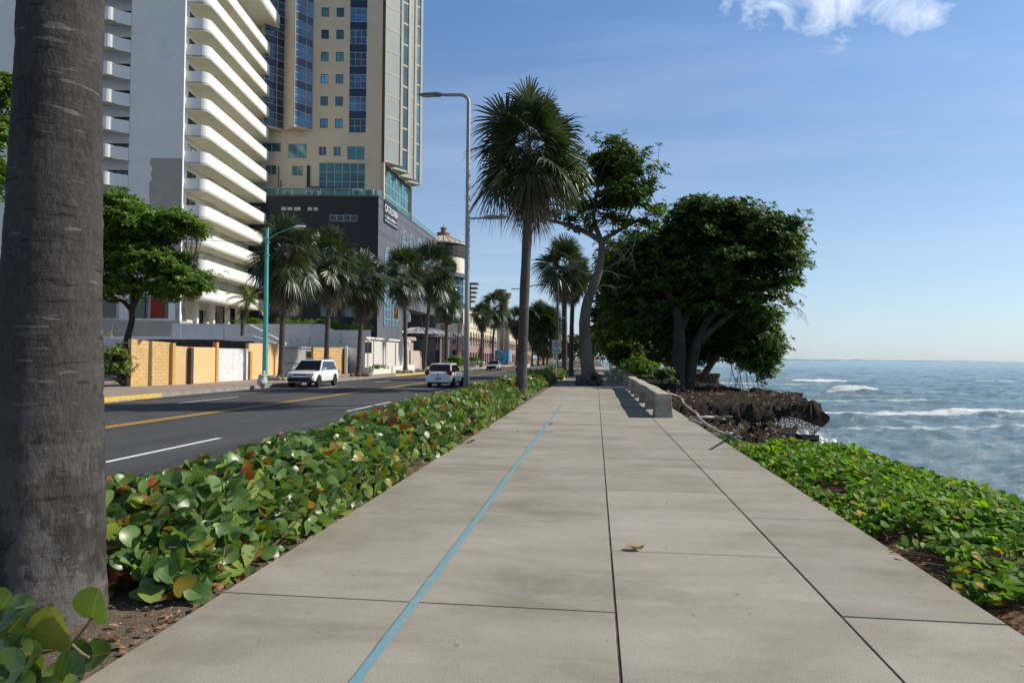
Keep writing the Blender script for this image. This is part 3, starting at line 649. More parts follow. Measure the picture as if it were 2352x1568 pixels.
for k, zt in enumerate(ZT):
    pts = [(14.2, -.05), (14.2, 1.0), (13.7, 1.45), (7.6, 1.45)]
    for q in range(1, 6): a = math.pi/2*q/5; pts.append((7.6-.75*math.sin(a), .7+.75*math.cos(a)))
    pts += [(6.2, .25), (5.75, -.02)]
    FB = Face(FE.o, e_, (math.sin(th), -math.cos(th)))
    out = [Vector((u, d)) for u, d in pts]
    balcony(FB, [(p.x, p.y) for p in reversed(out)][::-1] if False else pts, zt+.15, zt-1.2, zt-.98, 'side_balcony')
# repainted patch low on the side wall
m = MB(); rs = random.Random(4); zz = np.linspace(8.6, 22.6, 26); L = [3.4+.45*noise.noise(Vector((z*.45, 0, 1)))+.3*noise.noise(Vector((z*1.6, 2, 1))) for z in zz]
for i in range(25): m.quad(FE.p(.004, zz[i], .006), FE.p(L[i], zz[i], .006), FE.p(L[i+1], zz[i+1], .006), FE.p(.004, zz[i+1], .006))
obj('repainted_patch', m, PATCH, apt)
m = MB(); FE.box(m, -.02, 27, -.1, 5.3, -3, .02); FS.box(m, .05, 19.6, -.1, 4.8, -3, .0); obj('plinth', m, PATCH, apt)
for k in (3, 5, 6):
    q = MB(); rs = random.Random(k)
    for i in range(50): c = Vector(FS.p(4+k*1.3+rs.gauss(0, .25), ZT[k]+.1+abs(rs.gauss(0, .22)), 1.6)); q.add([c+Vector((rs.uniform(-.12, .12), rs.uniform(-.12, .12), rs.uniform(-.1, .1))) for _ in range(4)], ((0, 1, 2, 3),))
    obj('balcony_plant', q, pm('pot_plant_green', (.08, .14, .04), .6, (.04, .09, .02), 3), apt)

# ------------------------------------------------------------------ hotel: dark podium and beige tower
NAVY = pm('navy_render', (.022, .024, .031), .75, (.017, .018, .024), .5, bump=.12, bscale=12)
SLATE = pm('slate_render', (.115, .125, .15), .7, (.085, .093, .115), .35, bump=.15, bscale=10, col3=(.16, .17, .19), scale3=.6, amt3=.5)
BEIGE = pm('beige_panel', (.60, .50, .355), .8, (.54, .45, .32), .4, col3=(.47, .39, .28), scale3=.5, amt3=.3)
BLUEG = glassmat('blue_glass', (.035, .11, .20), .05, (.010, .03, .07), .3)
BLUESP = pm('navy_spandrel', (.012, .022, .06), .25, (.01, .018, .05), 1, spec=.6)
TEAL = glassmat('teal_glass', (.05, .19, .21), .06, (.012, .05, .06), .28)
WF = pm('grey_white_frame', (.42, .42, .40), .5)
DF = pm('dark_frame', (.08, .075, .07), .5)
pc = AD(868, 600, 91.7); t8 = R(8.0)
uf = (-math.cos(t8), -math.sin(t8)); nf = (math.sin(t8), -math.cos(t8))
FF = Face(pc, uf, nf); FR = Face(pc, (0, 1), (1, 0))
hotel = thing('hotel_tower', 'beige high-rise hotel with blue glass bays rising from a dark navy podium', 'building', (pc.x, pc.y, 0))
U = lambda xc: (885-xc)*.01933
Z = lambda yc: 1.6+(821-yc/3.0355)*.0585
PZ = 23.1
m = MB(); ph = []
def dy(cx0, cx1, cy0, cy1):                # rectangle measured on the podium front
    f = lambda x: (950+x/1.742)/1.7415; gq = lambda y: (700+y/1.742)/1.7415
    return ((868-f(cx1))*.0585, (868-f(cx0))*.0585, 1.6+(821-gq(cy1))*.0585, 1.6+(821-gq(cy0))*.0585)
pw = [dy(637, 832, 282, 328), dy(483, 518, 230, 256), dy(524, 558, 230, 256), dy(300, 340, 230, 256), dy(343, 380, 230, 256), dy(388, 437, 230, 256), dy(345, 425, 912, 990), dy(585, 665, 912, 990), dy(750, 828, 912, 992), dy(110, 160, 230, 256), dy(160, 235, 912, 990)]
FF.wall(m, 0, 30, 0, PZ, pw, .2)
obj('podium_front', m, NAVY, hotel)
for i, h in enumerate(pw): win(FF, hotel, *h, DKGL if i in (0,) else (TEAL if i > 5 else SHUT), WF, -.15, .08, 3 if i == 0 else 1)
# podium side with a recessed entrance under the overhang
LP = 33.5
m = MB(); FR.wall(m, 0, 12, 0, PZ, [], .2); FR.wall(m, 12, LP, 9.2, PZ, [], .2)
m.quad(FR.p(12, 0), FR.p(12, 9.2), FR.p(12, 9.2, -5), FR.p(12, 0, -5)); m.quad(FR.p(12, 9.2), FR.p(LP, 9.2), FR.p(LP, 9.2, -5), FR.p(12, 9.2, -5)); m.quad(FR.p(12, 0, -5), FR.p(LP, 0, -5), FR.p(LP, 9.2, -5), FR.p(12, 9.2, -5))
m.quad(FR.p(LP, 0), FR.p(LP, PZ), FR.p(LP, PZ, -25), FR.p(LP, 0, -25))
m.add([FR.p(0, PZ), FR.p(LP, PZ), FR.p(LP, PZ, -30), FF.p(30, PZ)], ((0, 1, 2, 3),))
obj('podium_side', m, SLATE, hotel)
m = MB()
for z in (14.6, 18.2, 18.6, 22.0): FR.box(m, .05, LP, z, z+.05, -.02, .03)
FR.box(m, -.12, LP+.05, PZ, PZ+.18, -.35, .05); FF.box(m, .15, 30, PZ, PZ+.18, -.35, .06)
obj('cornice_line', m, DF, hotel)
def arch_win(F, parent, uc, w, z0, zspring, glass, fm, d=.0):
    r = w/2; n = 10; arc = [(uc+r*math.cos(math.pi*k/n), zspring+r*1.35*math.sin(math.pi*k/n)) for k in range(n+1)]
    m = MB(); outer = [(uc+r, z0)]+arc+[(uc-r, z0)]
    def strip(pl, wd, dd, closed=False):
        for (a, b) in zip(pl, pl[1:]):
            t = Vector((b[0]-a[0], b[1]-a[1])).normalized(); nn = Vector((-t.y, t.x))*wd
            q = [(a[0], a[1]), (b[0], b[1]), (b[0]+nn.x, b[1]+nn.y), (a[0]+nn.x, a[1]+nn.y)]
            vs = [F.p(u, z, k) for k in (d-.05, d+dd) for (u, z) in q]
            m.add(vs, ((3, 2, 1, 0), (4, 5, 6, 7), (0, 1, 5, 4), (1, 2, 6, 5), (2, 3, 7, 6), (3, 0, 4, 7)))
    strip(outer, .14, .10)
    r2 = r*.55; strip([(uc+r2*math.cos(math.pi*k/8), zspring+r2*1.4*math.sin(math.pi*k/8)) for k in range(9)], .09, .07)
    for k in (2, 3): a = math.pi*(k-.5+(0 if k == 2 else 0))/4; strip([(uc+r2*math.cos(a), zspring+r2*1.4*math.sin(a)), (uc+r*.97*math.cos(a), zspring+r*1.32*math.sin(a))], .08, .07)
    strip([(uc-.05, z0), (uc-.05, zspring)], .1, .075)
    z = zspring
    while z > z0+.5: strip([(uc-r, z), (uc+r, z)], .1, .08); z -= 1.35
    o = obj('arched_window', m, fm, parent); g = MB(); pl = outer; vs = [F.p(u, z, d+.02) for u, z in pl]; vs2 = [F.p(u, z, d-.06) for u, z in pl]
    nn = len(pl); g.add(vs+vs2, [tuple(range(nn))]+[(i, (i+1) % nn, nn+(i+1) % nn, nn+i) for i in range(nn)]); obj('pane', g, glass, o)
SKYG = glassmat('pale_blue_glass', (.12, .30, .42), .05, (.05, .16, .25), .4)
for (u, z0, zs) in ((4.2, 6.0, 15.0), (8.1, 6.0, 15.0), (12.7, 11, 19.0), (16.6, 11, 19.0), (21.2, 11, 19.2), (25.1, 11, 19.2)): arch_win(FR, hotel, u, 2.9, z0, zs, SKYG, WF)
# tower, set back from the podium edge
FFP = FF; FF = Face(FF.p(.85, 0, -2.2), uf, nf)
TT = 62
m = MB(); th_h = []; tw = []
for k in range(-8, 5):
    for (a, b) in ((485, 540), (592, 647)):
        z1, z0 = Z(145+161*k), Z(213+161*k)
        if z1 > TT-1: continue
        th_h.append((U(b), U(a), z0, z1)); tw.append(('s', th_h[-1], k))
strip = (U(812), U(690), Z(888), TT-1.0); th_h.append(strip)
low = [(260, 395, 972, 1077), (680, 805, 985, 1085), (75, 212, 966, 1033), (478, 533, 988, 1056), (582, 637, 988, 1058), (100, 180, 1128, 1198), (290, 370, 1130, 1205), (100, 176, 1298, 1372)]
for (a, b, c, d) in low: th_h.append((U(b), U(a), Z(d), Z(c)))
big = (U(812), U(482), Z(1374), Z(1105)); th_h.append(big)
FF.wall(m, -.75, 27, PZ, TT, th_h, .2)
m.add([FF.p(-.75, TT), FF.p(27, TT), FF.p(27, TT, -15), FR.p(16, TT)], ((0, 1, 2, 3),))
FR.wall(m, 2.3, 16.5, 28.4, TT, [], .2); m.quad(FR.p(16.5, PZ), FR.p(16.5, TT), FR.p(16.5, TT, -20), FR.p(16.5, PZ, -20))
obj('tower_wall', m, BEIGE, hotel)
rs = random.Random(2)
for (_, h, k) in tw: win(FF, hotel, *h, TEAL if k < 2 else SKYG, DF, -.14, .07, 1)
for h in [x for x in th_h if x not in [q[1] for q in tw] and x not in (strip, big)]: win(FF, hotel, *h, TEAL, WF, -.14, .08, 1)
# recessed blue strip, storey by storey
k = 0; z = strip[2]
while z < strip[3]-2:
    w = win(FF, hotel, strip[0], strip[1], z, min(z+1.98, strip[3]), BLUEG, WF, -.14, .06, 2, 1)
    q = MB(); FF.box(q, strip[0], strip[1], z+1.98, min(z+3.1, strip[3]), -.18, -.1); obj('spandrel', q, BLUESP, w); z += 3.1; k += 1
win(FF, hotel, *big, TEAL, WF, -.15, .1, 5, 3, 'curtain_wall')
# serrated glazed bays on the front
for (uv0, ur, uv1) in ((U(430), U(330), U(228)), (U(228), U(118), U(15))):
    zb = 32.6; dp = 2.1; m = MB()
    A, B, C = FF.p(uv0, 0), FF.p(ur, 0, dp), FF.p(uv1, 0)
    bay = MB(); bay.quad((B[0], B[1], zb), (C[0], C[1], zb), (C[0], C[1], TT), (B[0], B[1], TT)); bay.add([(A[0], A[1], zb), (B[0], B[1], zb), (C[0], C[1], zb)], ((0, 1, 2),))
    bay.add([(A[0], A[1], zb), (A[0], A[1], zb+.25), (B[0], B[1], zb+.25), (B[0], B[1], zb)], ((0, 1, 2, 3),))
    o = obj('glazed_bay', bay, BEIGE, hotel)
    FG = Face(A, (B[0]-A[0], B[1]-A[1]), (B[1]-A[1], -(B[0]-A[0]))); Lg = math.hypot(B[0]-A[0], B[1]-A[1])
    if FG.n.dot(Vector((nf[0], nf[1], 0))) < 0: FG.n = -FG.n
    z = zb+.25; gl = MB(); sp = MB(); fr = MB()
    while z < TT-1:
        FG.box(gl, 0, Lg, z, min(z+1.98, TT), -.06, 0.0); sp = MB(); FG.box(sp, 0, Lg, z+1.98, min(z+3.1, TT), -.06, .004); obj('spandrel', sp, BLUESP, o)
        for zz_ in (z, z+1.0, z+1.98): FG.box(fr, .05, Lg-.05, zz_-.035, zz_+.035, 0, .05)
        z += 3.1
    for u in (0.02, Lg*.36, Lg-.1): FG.box(fr, u, u+.08, zb+.25, TT, 0, .06)
    obj('pane', gl, BLUEG, o); obj('mullion', fr, WF, o)
# serrated fins on the sea side
GLSD = glassmat('side_glass', (.05, .12, .14), .08, (.03, .07, .08), .5); FINP = pm('greenish_panel', (.30, .33, .30), .6, (.26, .29, .27), .6)
for k, u in enumerate((2.4, 5.6, 9.6, 13.0)):
    w_ = (3.2, 4.0, 3.4, 3.4)[k]; dp = 1.7; A, B, C = FR.p(u, 0), FR.p(u+w_*.75, 0, dp), FR.p(u+w_, 0); m = MB(); zb = 28.6
    m.add([(A[0], A[1], zb), (B[0], B[1], zb), (C[0], C[1], zb)], ((0, 1, 2),)); m.quad((B[0], B[1], zb), (C[0], C[1], zb), (C[0], C[1], TT), (B[0], B[1], TT))
    FG = Face(A, (B[0]-A[0], B[1]-A[1]), (B[1]-A[1], -(B[0]-A[0]))); Lg = math.hypot(B[0]-A[0], B[1]-A[1])
    FG.box(m, Lg-.35, Lg+.06, zb-.02, TT, -.3, .12)
    z = zb; 
    while z < TT: FG.box(m, .05, Lg-.4, z, z+.28, -.1, .02); z += 3.1
    o = obj('side_bay', m, pm('side_bay_grey', (.47, .44, .37), .8, (.42, .39, .33), .5), hotel); q = MB(); FG.box(q, .02, Lg-.35, zb+.05, TT, -.15, .0); obj('pane', q, GLSD if k % 2 else FINP, o)
m = MB(); FR.box(m, 2.7, 15.8, PZ+.02, 28.55, -1.2, -.4); rec = obj('recessed_glazing', m, TEAL, hotel)
q = MB()
for u in np.arange(2.8, 16, 1.55): FR.box(q, u, u+.1, PZ+.02, 28.5, -.42, -.33)
for z in (24.4, 26.0, 27.6): FR.box(q, 2.7, 15.8, z, z+.09, -.42, -.34)
obj('mullion', q, WF, rec)
m = MB(); FR.box(m, 2.3, 2.7, PZ, 28.5, -1.0, -.02); obj('corner_pier', m, BEIGE, hotel)
# roof-terrace railing, ducts
RAILG = bpy.data.materials.new('rail_glass'); RAILG.use_nodes = True; t = RAILG.node_tree; b = t.nodes['Principled BSDF']; b.inputs['Base Color'].default_value = (.20, .36, .37, 1); b.inputs['Roughness'].default_value = .06
tr = N(t, 'ShaderNodeBsdfTransparent'); tr.inputs[0].default_value = (.80, .92, .92, 1); mx = N(t, 'ShaderNodeMixShader'); mx.inputs[0].default_value = .72; t.links.new(b.outputs[0], mx.inputs[1]); t.links.new(tr.outputs[0], mx.inputs[2]); t.links.new(mx.outputs[0], t.nodes['Material Output'].inputs[0])
m = MB()
for u in np.arange(.2, 22, 1.9): FFP.box(m, u, u+.06, PZ+.18, PZ+1.15, -.2, -.14)
FFP.box(m, .2, 22, PZ+1.1, PZ+1.16, -.2, -.14); 
for u in np.arange(.4, LP, 1.9): FR.box(m, u, u+.06, PZ+.18, PZ+1.15, -.2, -.14)
FR.box(m, .4, LP, PZ+1.1, PZ+1.16, -.2, -.14)
rl = obj('terrace_railing', m, ALU, hotel)
q = MB(); FFP.box(q, .3, 22, PZ+.25, PZ+1.02, -.185, -.165); FR.box(q, .5, LP, PZ+.25, PZ+1.02, -.185, -.165); obj('glass_panel', q, RAILG, rl)
m = MB()
def duct(pts, r=.09): m.tube([FF.p(U(x), Z(y), .14) for x, y in pts], r, 6)
duct([(408, 1128), (408, 1280), (480, 1285), (760, 1296), (765, 1350)]); duct([(416, 1135), (416, 1288), (470, 1296), (700, 1305), (706, 1345)]); duct([(402, 1130), (402, 1345)], .06); duct([(197, 1140), (200, 1320), (225, 1335)], .05); duct([(216, 1235), (216, 1330)], .05); duct([(60, 1296), (480, 1300)], .04); duct([(460, 1300), (450, 1350)], .05)
obj('duct', m, pm('black_pipe', (.02, .02, .02), .5), hotel)
ACM = pm('ac_white', (.66, .66, .64), .5, (.58, .58, .55), 2); ACD = pm('ac_fan_dark', (.06, .06, .06), .6)
def acunit(cx, dd, sz, lab):
    c = FFP.p(U(cx), 0, dd); t = thing('air_conditioner', lab, 'air conditioner', (c[0], c[1], PZ+.2), -t8*0+math.pi+t8, 'air conditioners on the hotel terrace')
    b = MB(); b.box((0, 0, sz*.4), (sz, sz*.45, sz*.8)); obj('casing', b, ACM, t, local=True, bevel=.03)
    b = MB(); b.lathe([(sz*.3, 0), (sz*.3, .03), (sz*.06, .04), (0.01, .04)], n=16); q = obj('fan_grille', b, ACD, t, local=True); q.rotation_euler = (R(-90), 0, 0); q.location = (0, sz*.226, sz*.42)
for (cx, dd, sz, lab) in ((240, -1.0, .95, 'small white air conditioner, leftmost on the hotel terrace'), (384, -1.0, 1.0, 'white air conditioner left of the twin unit below the black ducts'), (432, -1.0, 1.0, 'white air conditioner right of its twin below the black ducts'), (725, -.9, 1.25, 'white box air conditioner under the teal curtain wall'), (808, -.9, 1.3, 'largest white air conditioner next to the podium corner')): acunit(cx, dd, sz, lab)
# sign on the podium side
SGN = thing('hotel_sign', 'black hotel name board with white letters high on the dark podium', 'sign', FR.p(4.3, 21.0, .1))
m = MB(); FR.box(m, 2.2, 8.3, 20.2, 23.35, .04, .14); obj('board', m, pm('sign_black', (.015, .016, .02), .5), SGN)
WL = pm('white_letters', (.82, .82, .82), .5, (.8, .8, .8))
text_on(FR, 5.3, 22.2, .155, 'CATALONIA', 1.45, WL, SGN, sx=.74); text_on(FR, 5.3, 21.05, .155, 'SANTO DOMINGO', .62, WL, SGN, sx=.78)
m = MB(); FR.box(m, 2.35, 3.0, 21.05, 21.12, .14, .17); FR.box(m, 7.6, 8.2, 21.05, 21.12, .14, .17); FR.box(m, 2.35, 8.2, 20.5, 20.57, .14, .17); obj('sign_rule', m, WL, SGN)
# entrance canopy: glass fan roof
cc = AY(985, 768, 108); CAN = thing('entrance_canopy', 'domed glass entrance canopy with white hotel lettering on its edge', 'canopy', (cc.x, cc.y, 0))
m = MB(); zc_ = cc.z; n = 14
for k in range(n):
    a0, a1 = -math.pi/2*1.25+math.pi*1.25*k/n, -math.pi/2*1.25+math.pi*1.25*(k+1)/n
    for (ra, za, rb, zb_) in ((5.6, 0, 4.2, .55), (4.2, .55, 2.2, 1.0), (2.2, 1.0, .2, 1.15)):
        f = lambda r, a, z: (cc.x-1.5+r*math.cos(a)*.95, cc.y+r*math.sin(a), zc_+z)
        m.quad(f(ra, a0, za), f(ra, a1, za), f(rb, a1, zb_), f(rb, a0, zb_))
obj('glass_roof', m, glassmat('canopy_glass', (.45, .45, .45), .15, (.3, .3, .31)), CAN)
m = MB()
for k in range(n+1):
    a = -math.pi/2*1.25+math.pi*1.25*k/n; m.tube([(cc.x-1.5+r*math.cos(a)*.95, cc.y+r*math.sin(a), zc_+z+.03) for r, z in ((5.6, 0), (4.2, .55), (2.2, 1.0), (.2, 1.15))], .06, 5)
obj('rib', m, ALU, CAN)
m = MB(); arc = [(-math.pi/2*1.25+math.pi*1.25*k/20) for k in range(21)]
for a, b in zip(arc, arc[1:]):
    f = lambda a, r, z: (cc.x-1.5+r*math.cos(a)*.95, cc.y+r*math.sin(a), zc_+z)
    m.add([f(a, 5.6, -.5), f(b, 5.6, -.5), f(b, 5.6, .04), f(a, 5.6, .04), f(a, 5.3, -.5), f(b, 5.3, -.5), f(b, 5.3, .04), f(a, 5.3, .04)], ((0, 1, 2, 3), (7, 6, 5, 4), (3, 2, 6, 7), (1, 0, 4, 5)))
obj('fascia', m, pm('fascia_dark', (.05, .045, .05), .5), CAN)
FCN = Face((cc.x+3.2, cc.y-2.6, 0), (math.cos(R(25)), math.sin(R(25))), (math.sin(R(25)), -math.cos(R(25))))
text_on(FCN, .6, zc_-.12, .9, 'CATALONIA', .95, WL, CAN, sx=.9)
m = MB()
for (dx, dyy) in ((-3, -4.2), (2.6, -2.8), (2.6, 3)): m = MB(); m.tube([(cc.x+dx, cc.y+dyy, -.1), (cc.x+dx, cc.y+dyy, zc_-.1)], .12, 8); obj('post', m, ALU, CAN)
m = MB()
for (a, b) in ((-1, 0), (2, 0)): m.tube([(cc.x+a*1.2, cc.y+1, zc_+.9), (FR.o.x, cc.y+1, zc_+6.5)], .05, 5)
obj('tie_cable', m, DF, CAN)
# flags on short poles in front of the podium
def flag(px_, py_, Y, h, cols, lab, name='flag'):
    p = AY(px_, py_, Y); t = thing(name, lab, 'flag', (p.x, p.y, p.z), 0, 'flags in front of the hotel')
    b = MB(); b.tube([(0, 0, 0), (0, 0, h)], .035, 6); obj('pole', b, ALU, t, local=True)
    mats = [pm('flag_'+n_, c_, .8, c_) for n_, c_ in cols]; c = MB(); w, hh = .55, 1.5; ns = len(cols)*2
    for i in range(ns):
        for j in range(4):
            f = lambda i, j: (i/ns*w*.9+.04, .09*math.sin(i*1.3+j), h-.1-j/4*hh*(1-.1*i/ns)-.35*i/ns)
            c.add([f(i, j), f(i+1, j), f(i+1, j+1), f(i, j+1)], ((0, 1, 2, 3),), (i//2) % len(cols))
    obj('cloth', c, mats, t, local=True)
ry = [('red', (.6, .03, .03)), ('gold', (.75, .45, .02)), ('red', (.6, .03, .03))]
flag(905, 752, 92, 3.0, ry, 'red and yellow flag hanging limp, left of the national flag'); flag(911, 750, 94, 5.0, [('blue', (.03, .06, .3)), ('white', (.75, .75, .75)), ('red', (.6, .03, .03))], 'red white and blue national flag hanging before the arched window'); flag(925, 752, 97, 3.0, [('gold', (.75, .45, .02)), ('red', (.6, .03, .03))]*2, 'striped red and yellow flag on a short pole, right of the national flag'); flag(935, 752, 99, 2.6, [('white', (.75, .75, .75)), ('pale', (.7, .68, .66))], 'plain white flag at the end of the row by the entrance')
# little recessed lobby front
lob = thing('hotel_lobby_front', 'pink-grey recessed hotel doorway front under the glass canopy', 'doorway', (FR.o.x, FR.o.y+20, 0))
m = MB(); FL = Face((FR.o.x-3.6, FR.o.y+12.6, 0), (0, 1), (1, 0)); FL.wall(m, 0, 19, -.1, 4.6, [(1.5, 4, 0, 3.2), (6, 9, 0, 3.2), (11, 14, 0, 3.2)], .4); FL.box(m, -.1, 19.2, 4.6, 5.2, -.6, .5); obj('wall', m, pm('pinkish_render', (.42, .34, .32), .85), lob)
for (a, b) in ((1.5, 4), (6, 9), (11, 14)): win(FL, lob, a, b, 0, 3.2, TEAL, WF, -.3, .09, 1, 0, 'glass_door')

# ------------------------------------------------------------------ round corner tower and the arcade building
rc = AD(1018, 600, 140); BR = pm('pink_brick', (.33, .22, .19), .9, (.27, .18, .155), 1.0); CR2 = pm('warm_cream', (.66, .58, .42), .85, (.60, .52, .38), .5); PALE = pm('pale_cream', (.72, .67, .55), .85, (.66, .6, .48), .5)
rt = thing('round_tower', 'round cream and glass corner tower with a ribbed conical roof and lantern', 'tower', (rc.x, rc.y, 0))
H = lambda y: 1.6+(821-y)/1568*140
rad = 4.3
m = MB(); m.lathe([(rad+.5, H(565)), (rad+.5, H(562)), (.9, H(541)), (.05, H(540.5))], (rc.x, rc.y, 0), 24)
for k in range(24):
    a = 2*math.pi*k/24; m.tube([(rc.x+(rad+.5)*math.cos(a), rc.y+(rad+.5)*math.sin(a), H(561.5)), (rc.x+.9*math.cos(a), rc.y+.9*math.sin(a), H(540.5))], .09, 4)
obj('cone_roof', m, pm('roof_sheet', (.55, .48, .38), .7, (.48, .42, .33), 2), rt)
m = MB(); m.lathe([(1.35, H(541)), (1.35, H(535)), (1.1, H(535))], (rc.x, rc.y, 0), 16); m.lathe([(.55, H(535)), (.5, H(526)), (.75, H(525.5)), (.6, H(523.5)), (.12, H(520.5)), (.05, H(518)), (.02, H(517))], (rc.x, rc.y, 0), 12); obj('lantern', m, pm('lantern_brown', (.22, .15, .11), .7), rt)
m = MB(); m.lathe([(rad+.15, H(594)), (rad+.2, H(592)), (rad+.2, H(568)), (rad+.1, H(566))], (rc.x, rc.y, 0), 28); obj('dark_band', m, pm('band_black', (.03, .026, .025), .6), rt)
m = MB(); n = 28; zs = [H(640), H(628), H(606), H(592)]
for k in range(n):
    a0, a1 = 2*math.pi*k/n, 2*math.pi*(k+1)/n
    op = k % 7 in (2, 3)
    P = lambda a, z, r=rad: (rc.x+r*math.cos(a), rc.y+r*math.sin(a), z)
    if not op: m.quad(P(a0, zs[0]), P(a1, zs[0]), P(a1, zs[3]), P(a0, zs[3]))
    else:
        lo_, hi_ = (zs[2]-.35, zs[2]+.35) if k % 7 == 2 else (zs[2]+.35, zs[2]-.35)
        m.quad(P(a0, lo_), P(a1, hi_), P(a1, zs[3]), P(a0, zs[3])); m.quad(P(a0, lo_), P(a1, hi_), P(a1, hi_, rad-.6), P(a0, lo_, rad-.6))
m.lathe([(2.3, zs[0]), (2.3, zs[3])], (rc.x, rc.y, 0), 16)
obj('open_loggia', m, PALE, rt)
m = MB(); m.lathe([(rad+.25, H(640)), (rad+.25, H(630.5)), (rad-.1, H(630))], (rc.x, rc.y, 0), 28); obj('slate_ledge', m, SLATE, rt)
m = MB(); m.lathe([(rad-.1, H(745)), (rad-.1, H(640))], (rc.x, rc.y, 0), 28); gz_ = obj('glazing', m, glassmat('tower_teal', (.02, .12, .13), .06, (.012, .06, .07)), rt, smooth=True)
m = MB()
for z in (745, 728, 712, 695, 678, 660): m.lathe([(rad-.12, H(z)), (rad-.04, H(z)), (rad-.04, H(z)+.12), (rad-.12, H(z)+.12)], (rc.x, rc.y, 0), 28, cap=False)
for k in range(14): a = 2*math.pi*k/14; m.tube([(rc.x+(rad-.06)*math.cos(a), rc.y+(rad-.06)*math.sin(a), H(z)) for z in (745, 640)], .06, 4)
obj('mullion', m, ALU, gz_)
m = MB(); m.lathe([(rad+.3, H(768)), (rad+.3, H(752)), (rad+.1, H(746)), (rad-.2, H(745))], (rc.x, rc.y, 0), 28); obj('cream_band', m, CR2, rt)
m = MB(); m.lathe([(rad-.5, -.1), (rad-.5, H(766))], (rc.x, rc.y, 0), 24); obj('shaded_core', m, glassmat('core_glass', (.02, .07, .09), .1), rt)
m = MB()
for k in range(8):
    a = 2*math.pi*(k+.35)/8; m.box((rc.x+(rad+.05)*math.cos(a), rc.y+(rad+.05)*math.sin(a), H(800)/2+1.8), (.75, 1.1, H(770)+3.0), a)
m.lathe([(rad+.02, 3.1), (rad+.1, 3.1), (rad+.1, 4.4), (rad+.02, 4.4)], (rc.x, rc.y, 0), 28, cap=False)
obj('brick_pier', m, BR, rt)
m = MB()
for k in range(56): a = 2*math.pi*k/56; m.tube([(rc.x+(rad+.12)*math.cos(a), rc.y+(rad+.12)*math.sin(a), z) for z in (4.4, 5.5)], .04, 4)
m.lathe([(rad+.08, 5.45), (rad+.16, 5.45), (rad+.16, 5.55), (rad+.08, 5.55)], (rc.x, rc.y, 0), 28, cap=False); obj('balustrade', m, WL, rt)
# arcade facing the avenue, long and receding
ARX = rc.x+2.2
TILE = pm('pale_roof_tile', (.50, .44, .36), .8, (.42, .36, .29), 3)
def arcade(y0, y1, hh, label, name='arcade_building', upper=True):
    t = thing(name, label, 'building', (ARX, y0, 0)); F = Face((ARX, y0, 0), (0, 1), (1, 0)); L = y1-y0; m = MB(); bm_ = MB(); gl = MB()
    n = int(L/3.6); ph = []
    for k in range(n): ph.append((.9+3.6*k, 3.3+3.6*k))
    F.wall(bm_, 0, L, -.1, 4.4, [(a, b, -.1, 2.8) for a, b in ph], .8); F.wall(bm_, 0, L, 4.4, 6.6, [(a, b, 4.4, 6.6) for a, b in ph], .8)
    obj('brick_storey', bm_, BR, t)
    # arches
    zs = 6.6; zt = 8.6
    for a, b in ph:
        r = (b-a)/2; c = (a+b)/2; q = [(c+r*math.cos(math.pi*i/8), zs+r*math.sin(math.pi*i/8)) for i in range(9)]
        for (p, s) in zip(q, q[1:]): m.quad(F.p(p[0], p[1]), F.p(p[0], zt), F.p(s[0], zt), F.p(s[0], s[1])); m.quad(F.p(p[0], p[1]), F.p(s[0], s[1]), F.p(s[0], s[1], -.8), F.p(p[0], p[1], -.8))
    e = [0]+[x for p in ph for x in p]+[L]
    for a, b in zip(e[0::2], e[1::2]): m.quad(F.p(a, zs), F.p(b, zs), F.p(b, zt), F.p(a, zt)); F.box(m, a-.06, b+.06, zs-.25, zs, -.8, .12)
    wn = [(a+.5, b-.5, 9.6, 11.2) for a, b in ph] if upper else []
    F.wall(m, 0, L, zt, hh, wn, .25)
    m.quad(F.p(0, -.1), F.p(0, hh), F.p(0, hh, -14), F.p(0, -.1, -14)); F.box(m, -.2, L+.2, zt-.05, zt+.2, -.1, .15)
    obj('cream_storey', m, CR2, t)
    for w in wn: win(F, t, *w, TEAL, WF, -.2, .08, 1)
    F.box(gl, .2, L-.2, 0, 8.4, -1.3, -.9); obj('shopfront', gl, glassmat('shop_glass', (.03, .09, .11), .12), t)
    rl = MB()
    for a, b in ph:
        for i in range(9): F.box(rl, a+(b-a)*i/8-.03, a+(b-a)*i/8+.03, 4.4, 5.4, -.3, -.24)
        F.box(rl, a, b, 5.36, 5.44, -.31, -.22)
    obj('balustrade', rl, WL, t)
    rf = MB(); rf.add([F.p(-.6, hh, .8), F.p(L+.6, hh, .8), F.p(L+.6, hh+2.0, -5), F.p(-.6, hh+2.0, -5), F.p(-.6, hh, -11), F.p(L+.6, hh, -11)], ((0, 1, 2, 3), (3, 2, 5, 4), (0, 3, 4), (1, 5, 2)))
    for i in range(int(L/.9)): rf.tube([F.p(i*.9, hh+.05, .8), F.p(i*.9, hh+2.05, -5)], .07, 4)
    obj('roof', rf, TILE, t); return t
arcade(rc.y+3.5, rc.y+62, 13.0, 'long cream and pink arcade building with round arches beside the round tower')
arcade(rc.y+80, rc.y+170, 11.8, 'second cream arcade building farther down the avenue beyond the painted drums')
m = MB(); pp = AY(1084, 652, 150); tz = thing('pergola_crown', 'dark stepped pergola crown on the roof behind the round tower', 'pergola', (pp.x, pp.y, 13))
for k in range(5): m.box((pp.x-.4, pp.y+2, 14.3+k*1.0), (1.6+.35*k, 2.4, .3), 0)
m.box((pp.x-.9, pp.y+2, 15.5), (.5, .8, 5)); obj('tier', m, pm('pergola_brown', (.12, .10, .09), .8), tz)
